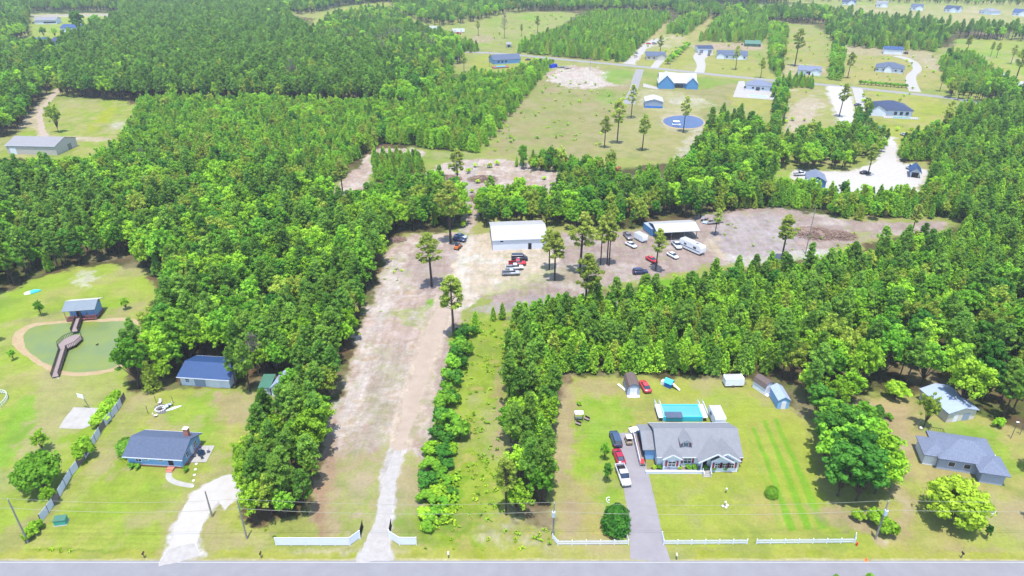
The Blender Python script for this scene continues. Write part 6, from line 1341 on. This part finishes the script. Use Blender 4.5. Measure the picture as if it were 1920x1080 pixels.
# fire pit
t = thing('fire_pit', 'round stone fire pit on the left back lawn', 'fire pit', at(301, 768)); m = MB()
for k in range(14): a = k * .449; m.box(1.0 * math.cos(a) - .16, 1.0 * math.sin(a) - .16, 0, 1.0 * math.cos(a) + .16, 1.0 * math.sin(a) + .16, .35)
m.build('stone_ring', 'stone_pale', t); MB().cyl((0, 0, 0), (0, 0, .06), .85, n=14).build('ashes', 'ash', t); MB().bar((-.5, 0, .12), (.5, .2, .2), .14, .14).bar((0, -.5, .2), (.1, .5, .12), .14, .14).build('logs', 'wood_dark', t)
sheet('gravel_circle', [(288, 768), (292, 760), (302, 757), (312, 761), (315, 770), (308, 776), (296, 776)], .014, MATS['ash'], .15, .4, 2, label='grey gravel round the fire pit')
for k, (px, a, m_, lb) in enumerate((((300, 757), 90, 'stone_pale', 'pale chair behind the fire pit'), ((313, 765), 30, 'siding_grey', 'grey lounger right of the fire pit'), ((319, 761), 20, 'siding_grey', 'second grey lounger further right of the fire pit'), ((293, 781), 200, 'siding_cream', 'cream chair in front of the fire pit'))):
    t = thing('lawn_chair', lb, 'chair', at(*px), R(a)); lg = k in (1, 2); MB().box(-.9 if lg else -.3, -.3, .35, .3, .3, .42).build('seat', m_, t); MB().prism([(.28, -.3, .38), (.36, -.3, .38), (.6, -.3, 1.0), (.52, -.3, 1.0)], (0, .6, 0)).build('backrest', m_, t)
    for x in (-.25, .25):
        for y in (-.25, .25): MB().cyl((x, y, 0), (x, y, .36), .03, n=5).build('leg', m_, t)
t = thing('canoe', 'upturned pale canoe beside the fire pit loungers', 'canoe', at(326, 766), R(35)); MB().loft([[(x, w_ * math.cos(a), .05 + .45 * (1 - abs(x) / 2.6) ** .5 * max(0, math.sin(a))) for a in [k * math.pi / 5 for k in range(6)]] for x, w_ in ((-2.3, .08), (-1.2, .36), (0, .45), (1.2, .36), (2.3, .08))]).build('hull', 'siding_pale', t); t.scale = (.7, .7, .7)
for px, ty in (((293, 755), 744), ((325, 756), 745), ((278, 776), 762)):
    t = thing('garden_post', 'thin metal post %s the fire pit' % {293: 'behind', 325: 'right of', 278: 'left of'}[px[0]], 'post', at(*px)); h = hgt(px, ty); MB().cyl((0, 0, 0), (0, 0, h), .05, n=6).build('pole', 'wood_dark', t); MB().blob((0, 0, h), .1).build('finial', 'wood_dark', t)
# pool ring at left edge, tarp boat at the top of the pond lawn
t = thing('round_pen', 'round white railed pen at the left edge of the lawn', 'pen', at(-22, 762)); m = MB()
for k in range(40):
    a = k * math.pi / 20; b = a + math.pi / 20; p0, p1 = Vector((3.2 * math.cos(a), 4.6 * math.sin(a), 0)), Vector((3.2 * math.cos(b), 4.6 * math.sin(b), 0))
    for zz in (.5, 1.1): m.bar(p0 + Vector((0, 0, zz)), p1 + Vector((0, 0, zz)), .06, .08)
    m.cyl(p0, p0 + Vector((0, 0, 1.2)), .05, n=5)
m.build('railing', 'vinyl_white', t)
t = thing('covered_boat', 'boat under a cyan and white tarp above the pond lawn', 'boat', at(61, 549), R(35)); MB().loft([[(x, w_ * math.cos(a), .1 + h_ * max(0, math.sin(a))) for a in [k * math.pi / 6 for k in range(7)]] for x, w_, h_ in ((-4, .6, .7), (-2, 1.2, 1.1), (1, 1.3, 1.2), (3, .9, .9), (4.4, .1, .4))]).build('hull', 'paint_white', t); MB().loft([[(x, w_ * math.cos(a), .13 + h_ * max(0, math.sin(a))) for a in [k * math.pi / 6 for k in range(7)]] for x, w_, h_ in ((-1, 1.28, 1.2), (1, 1.36, 1.28), (3, .95, .97), (4.3, .2, .5))]).build('tarp', 'tarp_cyan', t); t.scale = (.5, .5, .6)
# things on the front lawn's back part
t = thing('garden_swing', 'white canopy swing on the front house side lawn', 'swing', at(1085, 787)); MB().box(-.9, -.6, 1.9, .9, .6, 2.0).build('canopy', 'paint_white', t)
for x in (-.9, .9):
    for y in (-.6, .6): MB().cyl((x, y, 0), (x, 0, 1.95), .05, n=5).build('leg', 'steel', t)
MB().box(-.7, -.25, .5, .7, .25, .58).build('seat', 'siding_cream', t)
for px, a, lb in (((1100, 788), -40, 'tan garden bench right of the canopy swing'), ((1084, 797), -30, 'dark garden bench in front of the canopy swing')):
    t = thing('garden_bench', lb, 'bench', at(*px), R(a)); MB().box(-.6, -.25, .4, .6, .25, .48).build('seat', 'wood_weathered', t); MB().box(-.6, .22, .48, .6, .28, .95).build('backrest', 'wood_dark', t)
    for x in (-.5, .5): MB().box(x - .05, -.22, 0, x + .05, .22, .4).build('leg', 'wood_dark', t)
t = thing('play_set', 'cyan and white play house with a slide on the back lawn', 'play set', at(1254, 724), R(-40)); MB().box(-.8, -.8, .0, .8, .8, 1.4).build('house', 'plastic_blue', t); r = MB(); chevron(r, 1.6, 1.6, 1.4, 2.0, .2, .1); r.build('roof', 'tarp_cyan', t); MB().bar((.8, 0, 1.2), (2.8, 0, .15), .6, .08).build('slide', 'siding_cream', t)
MB().box(-1.9, -.5, 0, -.9, .5, .9).build('toy_box', 'paint_white', t)
t = thing('plank', 'pale board leaning beside the arched garden shed', 'board', at(1166, 727), R(-60)); MB().box(-1.4, -.25, .1, 1.4, .25, .2).build('board', 'paint_white', t); MB().box(-1, -.25, 0, -.8, .25, .1).build('block', 'wood_dark', t)
t = thing('garden_bin', 'white cloth covered items beside the side ramp', 'clutter', at(1188, 811), R(20)); MB().box(-.9, -.6, 0, .9, .6, .7).build('box', 'paint_white', t); MB().blob((-.2, .9, .4), .5).build('bundle', 'rubber', t); MB().prism([(-1, -.7, .7), (1, -.7, .72), (1, .7, .9), (-1, .7, .95)], (0, 0, .05)).build('cover', 'stone_pale', t)
t = thing('wheelbarrow', 'red wheelbarrow near the foot of the side ramp', 'wheelbarrow', at(1203, 870), R(80)); MB().loft([[(-.5, -.3, .5), (.4, -.3, .35), (.4, .3, .35), (-.5, .3, .5)], [(-.65, -.42, .8), (.6, -.42, .8), (.6, .42, .8), (-.65, .42, .8)]]).build('tray', 'red_paint', t); wheel(t, .7, .0, .2, .1); MB().bar((.6, -.15, .3), (-1.2, -.35, .6), .05, .05).bar((.6, .15, .3), (-1.2, .35, .6), .05, .05).build('handle', 'wood_weathered', t)
t = thing('fallen_board', 'orange board lying along the side ramp', 'board', at(1197, 842), R(98)); MB().box(-1.3, -.18, .04, 1.3, .18, .12).box(-1.2, -.22, .12, -1.0, .22, .17).build('board', 'orange_paint', t)
for px, lb in (((1359, 949), 'white ground lamp cluster on the front lawn nearer the road'), ((1361, 924), 'small garden ornament on the front lawn nearer the house')):
    t = thing('lawn_ornament', lb, 'ornament', at(*px)); MB().cyl((0, 0, 0), (0, 0, .9), .05, n=6).build('stem', 'steel', t); MB().blob((0, 0, 1.0), .22).build('head', 'stone_pale', t)
    if px[1] > 940: MB().blob((-.4, -.1, .15), .3, sq=(1, 1, .5)).blob((.4, .1, .15), .35, sq=(1, 1, .5)).blob((.1, -.4, .1), .25, sq=(1, 1, .5)).build('stones', 'stone_pale', t)
t = thing('well_pump', 'white pump post beside the dark shrub in the right yard', 'pump', at(1722, 803)); MB().cyl((0, 0, 0), (0, 0, 2.6), .06, n=6).bar((0, 0, 2.5), (-.8, -.3, 1.0), .06, .06).build('post', 'steel', t); MB().blob((.3, -.3, .3), .4).build('tank', 'stone_pale', t)
t = thing('fire_ring', 'ring of pale stones on the lawn right of the round tree', 'stone ring', at(1857, 957)); t.scale = (.8, .8, .5); m = MB(); [m.box(1.0 * math.cos(k * .4) - .14, 1.1 * math.sin(k * .4) - .14, 0, 1.0 * math.cos(k * .4) + .14, 1.1 * math.sin(k * .4) + .14, .2) for k in range(16)]; m.build('stones', 'stone_pale', t); MB().cyl((0, 0, 0), (0, 0, .05), .85, n=12).build('ashes', 'ash', t)
t = thing('garden_edging', 'curved pale stone edging beside the columnar shrub', 'edging', at(1142, 938)); t.scale = (.7, .7, .6); m = MB(); [m.box(.7 * math.cos(1.2 + k * .3) - .12, 1.0 * math.sin(1.2 + k * .3) - .1, 0, .7 * math.cos(1.2 + k * .3) + .12, 1.0 * math.sin(1.2 + k * .3) + .1, .2) for k in range(12)]; m.build('stones', 'stone_pale', t); MB().box(-.3, -.3, 0, .1, .1, .3).build('rock', 'stone_pale', t)
for px, lb in (((1814, 800), 'thin pale lamp post at the right edge of the workshop yard'), ((1897, 815), 'thin pale lamp post nearer the right edge'), ((1912, 805), 'thin pale post at the picture edge by the right wood')):
    pass
for px, ty, lb in (((1895, 822), 792, 'pale lamp post right of the metal roofed workshop'), ((1912, 815), 788, 'pale lamp post furthest right by the wood edge')):
    t = thing('lamp_post', lb, 'lamp post', at(*px)); h = hgt(px, ty); MB().cyl((0, 0, 0), (0, 0, h), .08, .06, 6).build('pole', 'steel', t); MB().box(-.3, -.12, h, .3, .12, h + .12).build('lamp_head', 'vinyl_white', t)
for k in range(5):
    q = at(361, 912).lerp(at(368, 870), k / 4)
    t = thing('stepping_stone', 'pale stepping stone %s of the row beside the left house' % ['nearest the gravel drive', 'second from the drive', 'in the middle', 'second from the patio', 'nearest the patio'][k], 'stepping stone', q, group='stepping stones beside the left house'); MB().cyl((0, 0, 0), (0, 0, .06), .28, n=7).build('stone', 'stone_pale', t)
t = thing('duck_float', 'small dark float on the near pond', 'float', at(182, 647)); MB().blob((0, 0, .1), .35, sq=(1, .7, .5)).blob((.35, 0, .4), .14).build('body', 'rubber', t)
# --- brush piles
def brushpile(px, r_, lb, mt='brush'):
    t = thing('brush_pile', lb, 'brush pile', at(*px)); p = Vector((0, 0, 0)); m = MB()
    for k in range(int(95 * r_)):
        a = random.uniform(0, 6.28); q = r_ * 1.15 * random.random() ** .8; x, y = q * math.cos(a), q * math.sin(a) * .8; zt = (1 - q / r_) * r_ * .28
        d_ = rdir(1)[0] * random.uniform(.5, 1.6); m.cyl((x - d_[0], y - d_[1], max(.05, zt - abs(d_[2]) * .2)), (x + d_[0], y + d_[1], zt + abs(d_[2]) * .3 + .1), random.uniform(.05, .15), .03, 5)
    m.build('branches', mt, t)
    e = MB(); n_ = 22; rr = [random.uniform(.45, 1.05) for _ in range(n_)]; e.loft([[(r_ * s * math.cos(k * 6.283 / n_) * rr[k], r_ * .8 * s * math.sin(k * 6.283 / n_) * rr[k], r_ * zz) for k in range(n_)] for s, zz in ((.95, -.02), (.7, .14), (.35, .24))]); e.build('heap', pm('brush_soil', D(198, 168, 150), .95, .25, 2, .5), t)
brushpile((1527, 438), 7, 'large brown brush pile on the cleared ground'); brushpile((1575, 442), 5, 'lower brown brush pile right of the large one')
brushpile((835, 336), 6, 'brown brush pile in the north clearing left side', 'brush'); brushpile((897, 372), 4.5, 'brown brush pile at the right edge of the north track'); brushpile((905, 336), 5.5, 'brown brush pile at the top right of the north clearing'); brushpile((745, 450), 2.5, 'small orange brown brush pile at the head of the strip')
# ------------------------------------------------------------------ trees that stand apart
def tree_at(name, key, base, topy, lb, cat, wide=1.0, group=None):
    p = at(*base); h = hgt(base, topy); return plant_tree(name, key, p.x, p.y, h, lb, cat, group=group, wide=wide)
LP = [((810, 537), 437, 'tall bare stemmed pine at the left of the sandy yard'), ((851, 632), 519, 'tall open pine at the foot of the sandy yard by the hedge'), ((1030, 506), 432, 'thin pine right of the white barn, the left of two'), ((1040, 526), 436, 'thin pine right of the white barn, the nearer of two'), ((1087, 512), 400, 'tall pine between the white barn and the dirt yard'), ((1096, 592), 478, 'bushy topped pine at the edge of the large pine wood'),
      ((1126, 497), 405, 'left stem of the pine trio in the dirt yard'), ((1138, 496), 398, 'middle stem of the pine trio in the dirt yard'), ((1142, 497), 402, 'right stem of the pine trio in the dirt yard'), ((1229, 507), 430, 'dark crowned pine beside the red car in the yard'), ((1340, 440), 392, 'dark pine behind the pole barn at the scrap pile'), ((1465, 487), 404, 'slender pine standing alone on the cleared ground'),
      ((1183, 222), 160, 'pine just left of the small pale blue barn'), ((1157, 269), 186, 'largest dark pine of the group in the big field'), ((1133, 278), 218, 'thin leftmost pine of the group in the big field'), ((1204, 283), 214, 'spreading pine nearest the camera in the big field'), ((1281, 248), 181, 'pine standing in front of the far oval pond'),
      ((1237, 107), 66, 'far pine right of the small dark roofed house'), ((1379, 131), 86, 'far pine in front of the long pale house'), ((1426, 146), 108, 'far pine right of the blue gabled house'), ((1490, 124), 54, 'far pine on the lot above the hedge block'), ((1589, 147), 98, 'far pine left of the arched porch house'), ((1573, 219), 158, 'pine standing in the white gravel lane'), ((1627, 328), 270, 'pine standing in the gravel lot'), ((1708, 442), 385, 'pine stem rising at the end of the cleared ground'), ((858, 355), 280, 'full crowned pine at the top of the north track'), ((643, 364), 302, 'pine at the left end of the north path'), ((705, 292), 240, 'pine at the bend of the north path'), ((845, 456), 340, 'tall pine at the corner of the dark grove'), ((1857, 106), 78, 'far pine in the right hand field beside the thicket'), ((1868, 108), 80, 'far second pine in the right hand field'), ((1900, 162), 83, 'far pine near the white car in the right field'), ((1895, 120), 84, 'far pine at the right edge of the field'), ((897, 67), 38, 'far pine in the top clearing left side'), ((1008, 62), 30, 'far pine in the top clearing right side'), ((978, 68), 45, 'far pine at the edge of the far plantation'), ((870, 136), 100, 'pine beside the lawn of the navy roofed house'), ((1812, 100), 66, 'far pine in the upper right field left side'), ((1770, 258), 190, 'tall pine at the end of the pool house lawn')]
for i, (b, ty, lb) in enumerate(LP): tree_at('pine_tree', 'L%d' % (i % 4), b, ty, lb, 'pine tree', wide=.85 if b[1] in (496, 497) else (1.25 if b[1] > 300 else 1.05))
for b, ty, lb in (((946, 72), 26, 'bare dead tree in the far top clearing'), ((553, 176), 110, 'bare pale dead tree at the edge of the dark wood'), ((735, 92), 52, 'grey dead tree in the mixed wood'), ((720, 96), 62, 'second grey dead tree in the mixed wood')): tree_at('dead_tree', 'D0', b, ty, lb, 'dead tree')
for b, ty, lb in (((712, 98), 64, 'grey dead tree left of the dead clump'), ((728, 97), 58, 'grey dead tree in the middle of the dead clump'), ((744, 96), 54, 'tallest grey dead tree of the dead clump'), ((752, 92), 50, 'grey dead tree right of the dead clump'), ((772, 92), 66, 'lone grey dead tree further right')): tree_at('dead_tree', 'D1', b, ty, lb, 'dead tree', wide=1.2)
for b, ty, k, lb in (((152, 68), 20, 'B3', 'big dark tree in front of the blue roofed white house'), ((186, 62), 26, 'B0', 'tree right of the big dark one at the top left'), ((83, 70), 50, 'B6', 'small tree on the lawn below the long white house'), ((104, 70), 52, 'B5', 'small bright tree beside the lower pair of houses'), ((131, 76), 58, 'B3', 'dark small tree right of the lower pair of houses')): tree_at('broadleaf_tree', k, b, ty, lb, 'tree', wide=1.1)
# yard trees from dedicated crowns
leafmat('leaves_yellowgreen', F3(118, 150, 36), F3(172, 192, 62)); PR['X0'] = broadleaf('round_tree', 7, 4.3, 1.2, 'leaves_mid', nl=90, per=80, ls=.28, zlow=-.5, lob=(.14, .26)); NATH['X'] = 7
PR['X4'] = broadleaf('willow_like', 7, 4.3, 1.0, 'leaves_yellowgreen', nl=110, per=70, ls=.26, zlow=-.5, lob=(.12, .24)); PR['X1'] = conebush('columnar', 5.5, 2.3, 'leaves_deep', n=3800); PR['X2'] = conebush('cone', 5.5, 1.7, 'leaves_deep', n=2200, egg=.2); PR['X3'] = conebush('roundbush', 5.5, 3.2, 'leaves_mid', n=3000, egg=-.1)
for k in '1234': NATH['X'] = 7
def yt(name, key, base, h, lb, cat='tree', wide=1.0):
    p = at(*base); nat = {'X0': 7, 'X4': 7, 'X1': 5.5, 'X2': 5.5, 'X3': 5.5}.get(key, NATH.get(key[0], 1)); s = h / nat
    e = plant_tree(name, key, p.x, p.y, 1, lb, cat); e.scale = (s * wide, s * wide, s); return e
yt('maple_tree', 'X0', (84, 913), 7.0, 'round bright green tree on the lawn left of the long fence')
yt('maple_tree', 'B2', (82, 845), 5.0, 'smaller leafy tree behind the round bright tree')
yt('shrub', 'S0', (161, 858), 4.2, 'bright shrub growing on the long side fence', 'shrub')
yt('maple_tree', 'B5', (97, 947), 4.2, 'small yellow green tree against the lower fence')
yt('small_tree', 'B6', (78, 592), 4.6, 'small dark tree on the bank left of the boathouse'); yt('small_tree', 'B2', (237, 580), 3.6, 'small airy tree on the bank right of the boathouse'); yt('small_tree', 'B6', (26, 675), 3.0, 'small dark tree left of the near pond')
yt('broadleaf_tree', 'B3', (-8, 640), 6, 'dark tree cut by the left edge beside the pond'); yt('shrub', 'X3', (242, 850), 3.4, 'dark green shrub at the left corner of the blue house', 'shrub')
for px, lb in (((247, 877), 'left small bush below the blue house wall'), ((258, 878), 'second small bush below the blue house wall'), ((349, 883), 'small bush at the right corner of the blue house')): yt('shrub', 'S1', px, 1.1, lb, 'shrub')
yt('oak_tree', 'B4', (110, 248), 14, 'large lone olive green tree in the left clearing beside the track', wide=.8)
yt('columnar_shrub', 'X1', (1154, 993), 6.2, 'dense dark columnar tree beside the driveway mouth', wide=.92); yt('small_tree', 'B3', (1138, 903), 4.6, 'narrow small tree left of the white pickup', wide=.8); yt('small_tree', 'B6', (1133, 862), 4.2, 'sparse small tree left of the red sedan', wide=.8)
yt('small_tree', 'X3', (1446, 930), 2.0, 'small dark bush on the striped lawn', 'shrub'); yt('evergreen_shrub', 'X2', (1642, 787), 4.0, 'dark egg shaped evergreen on the bare patch of the right yard', 'shrub'); yt('shrub', 'S1', (1664, 786), 1.5, 'little green bush right of the egg shaped evergreen', 'shrub')
yt('small_tree', 'B3', (1848, 1010), 3.2, 'small dark conifer on the right lawn', wide=.8); yt('oak_tree', 'X4', (1782, 974), 7.6, 'wide yellow green tree in front of the hip roofed house', wide=1.12)
yt('oak_tree', 'B4', (1732, 800), 8, 'thin leafed tree left of the metal roofed workshop', wide=.85); yt('shrub', 'S0', (1678, 748), 4.5, 'bright yellow green rounded shrub at the wood edge', 'shrub')
yt('broadleaf_tree', 'B3', (1928, 880), 7, 'dark tree cut by the right edge behind the lawn'); yt('broadleaf_tree', 'B6', (1935, 975), 5, 'dark low tree cut by the right edge near the road'); yt('shrub', 'S0', (1870, 800), 2.2, 'bright bush beside the pale lamp post', 'shrub'); yt('shrub', 'S0', (1086, 760), 1.0, 'tiny round bush behind the canopy swing', 'shrub')
yt('broadleaf_tree', 'B2', (1800, 765), 13, 'large bright yellow green tree behind the workshop shed', wide=1.0); yt('broadleaf_tree', 'B5', (1560, 765), 8, 'bright leafy tree at the wood corner beside the sheds', wide=1.1); yt('broadleaf_tree', 'B2', (1590, 752), 8, 'bright leafy tree right of the one at the wood corner')
for (x, y, h, k, s) in [(482, 972, 8, 'B5', 'nearest the road'), (470, 930, 8.5, 'B5', 'second from the road'), (478, 890, 8, 'B2', 'third from the road'), (505, 850, 8.5, 'B5', 'fourth from the road'), (522, 828, 7, 'B2', 'fifth from the road')]: yt('broadleaf_tree', k, (x, y), h, 'bright leafy tree on the lawn side of the left tree belt, ' + s)
CL = [(1545, 855, 9, 'B3'), (1578, 850, 10, 'B3'), (1600, 870, 10.5, 'B6'), (1560, 885, 10, 'B6'), (1590, 905, 11, 'B3'), (1625, 890, 10, 'B2'), (1570, 930, 10.5, 'B3'), (1605, 940, 11, 'B3'), (1640, 925, 8.5, 'B5'), (1548, 820, 8.5, 'B6'), (1530, 790, 8, 'B3'), (1655, 900, 7, 'B5'), (1600, 830, 9, 'B6')]
pos_ = ['left middle', 'upper middle', 'inner right', 'left inner', 'centre', 'right', 'lower left', 'lower centre', 'lower right', 'upper left', 'topmost', 'rightmost', 'upper right']
for (x, y, h, k), s in zip(CL, pos_): yt('broadleaf_tree', k, (x, y), h * 1.12, 'big leafy tree at the %s of the clump beside the striped lawn' % s, wide=1.3)
for px, h, lb in (((1607, 975), 2.2, 'bushy shrub below the big clump, left one'), ((1643, 985), 3.4, 'bushy shrub between the clump and the pole'), ((1660, 1002), 3.2, 'yellow green shrub just right of the pole foot')): yt('shrub', 'S0', px, h, lb, 'shrub')
# hedge strip in the middle
hs = [(862, 640, 3.4), (872, 665, 3.6), (856, 672, 3.2), (850, 692, 3.6), (866, 690, 3), (842, 715, 3.2), (856, 720, 3.4), (836, 742, 3.4), (850, 755, 3.0), (832, 770, 4), (826, 795, 3.6), (842, 800, 3.8), (822, 825, 3.2), (862, 822, 4.0), (838, 835, 3.0), (862, 655, 3.4), (878, 632, 3.4)]
for i, (x, y, h) in enumerate(hs): yt('shrub', ('S3', 'S1')[i % 2], (x, y), h, ['deep green shrub', 'mid green shrub'][i % 2] + ' in the hedge along the sandy track', 'shrub').__setitem__('group', ['deep green', 'mid green'][i % 2] + ' shrubs in the hedge along the sandy track')
yt('young_pine', 'Y0', (892, 624), 6.5, 'lone young pine at the head of the hedge'); yt('young_pine', 'Y1', (925, 600), 4, 'first of two small pines at the strip head'); yt('young_pine', 'Y2', (942, 598), 5, 'second of two small pines at the strip head')
yt('pine_tree', 'L1', (949, 965), 13, 'thick stemmed pine at the left side of the near tree belt', 'pine tree')
for i, (x, y, h) in enumerate([(812, 850, 2.6), (806, 880, 2.2), (802, 910, 2.4), (799, 940, 2.0), (798, 970, 1.9), (803, 992, 1.6), (828, 858, 2.4), (824, 893, 2.0), (818, 930, 2.0), (814, 966, 1.7), (838, 878, 1.7), (836, 905, 1.5), (845, 850, 2.0), (830, 945, 1.4), (848, 925, 1.2)]):
    yt('shrub', 'S%d' % (0, 1, 3, 1)[i % 4], (x, y), h, 'low green bush in the thicket at the road end of the hedge', 'shrub', wide=1.5)['group'] = 'low bushes in the thicket at the road end of the hedge'
# hedge bushes over fence top, near pole and beds
for i, t_ in enumerate(np.linspace(0, 1, 9)):
    q = at(196, 800).lerp(at(226, 752), t_); e = plant_tree('shrub', 'S0', q.x - 1.0, q.y, 2.6, 'yellow green bush in the hedge along the upper side fence', 'shrub', group='bushes in the hedge along the upper side fence')
for i in range(4):
    q = at(58, 1012).lerp(at(76, 990), i / 3); plant_tree('shrub', 'S0', q.x - .3, q.y, 1.9, 'bush in the low hedge at the foot of the side fence', 'shrub', group='bushes in the low hedge at the fence foot')
for i, (x, k, h) in enumerate([(1226, 'S2', .9), (1237, 'S1', 1.0), (1252, 'R0', 1.1), (1273, 'S2', .9), (1290, 'S1', 1.1), (1302, 'S1', 1.1), (1322, 'S1', 1.0), (1337, 'S1', 1.4), (1357, 'S1', 1.3), (1376, 'S1', 1.0)]):
    p = at(x, 880); plant_tree('shrub', k, p.x, p.y, h, '%s bush in the flower bed, %s from the driveway' % ({'S2': 'yellow', 'S1': 'green', 'R0': 'rusty'}[k], ['first', 'second', 'third', 'fourth', 'fifth', 'sixth', 'seventh', 'eighth', 'ninth', 'tenth'][i]), 'shrub', group='bushes in the front flower bed')
for i in range(13):
    q = at(1613, 158).lerp(at(1698, 165), i / 12); plant_tree('hedge_shrub', 'S1', q.x, q.y, 2.6, 'small round shrub in the row along the far road', 'shrub', group='row of round shrubs along the far road')
for i in range(8):
    q = at(1252, 120).lerp(at(1288, 90), i / 7); plant_tree('shrub', 'S%d' % (i % 2), q.x, q.y, 5, 'bushy green shrub in the hedge beside the far dark roofed house', 'shrub', group='shrubs in the hedge beside the far dark roofed house')
for i in range(44):
    q = at(1034, 122).lerp(at(898, 286), i / 43); plant_tree('hedge_tree', 'Y%d' % (i % 3) if i % 3 else 'B1', q.x + random.uniform(-1.5, 1.5), q.y, random.uniform(4, 6.5), 'bushy small tree in the hedge line left of the big field', 'small tree', group='small trees in the hedge line left of the big field')
tree_at('rusty_tree', 'R0', (1157, 335), 312, 'rust brown dying tree below the big field', 'tree'); tree_at('rusty_tree', 'R0', (1064, 318), 298, 'small rust brown tree in the field hedge', 'tree')
for i, (x, y, h) in enumerate([(1703, 76, 9), (1772, 76, 9), (1745, 78.5, 8)]):
    q = Vector(((x - 960) * .066, 70.5 - i * .7, 0)); plant_tree('pine_tree', 'P1', q.x, q.y, 2, 'x', 'pine tree')
    o = [o for o in COL.objects if o.get('label') == 'x'][0]; hh = [6.6, 7.6, 6.3][i]; o.scale = (hh / 15.5 * 1.1,) * 3; o['label'] = ['top of a small pine cut by the lower edge, left one', 'top of the bigger pine cut by the lower edge', 'top of a small pine between the two at the lower edge'][i]

# ------------------------------------------------------------------ haze in the air
hz = MB().box(-5200, -1600, -1.2, 5200, 5200, H + 6).build('haze', pm('air', (1, 1, 1)), None)
hm = bpy.data.materials.new('haze'); hm.use_nodes = True; hn = hm.node_tree; hn.nodes.clear()
ho = hn.nodes.new('ShaderNodeOutputMaterial'); hv = hn.nodes.new('ShaderNodeVolumePrincipled')
hv.inputs['Color'].default_value = (.86, .92, 1.0, 1); hv.inputs['Density'].default_value = 0.00011; hv.inputs['Anisotropy'].default_value = .1
hn.links.new(hv.outputs[0], ho.inputs['Volume']); hz.data.materials.clear(); hz.data.materials.append(hm); tag(hz, 'thin summer haze over the whole landscape', kind='stuff')
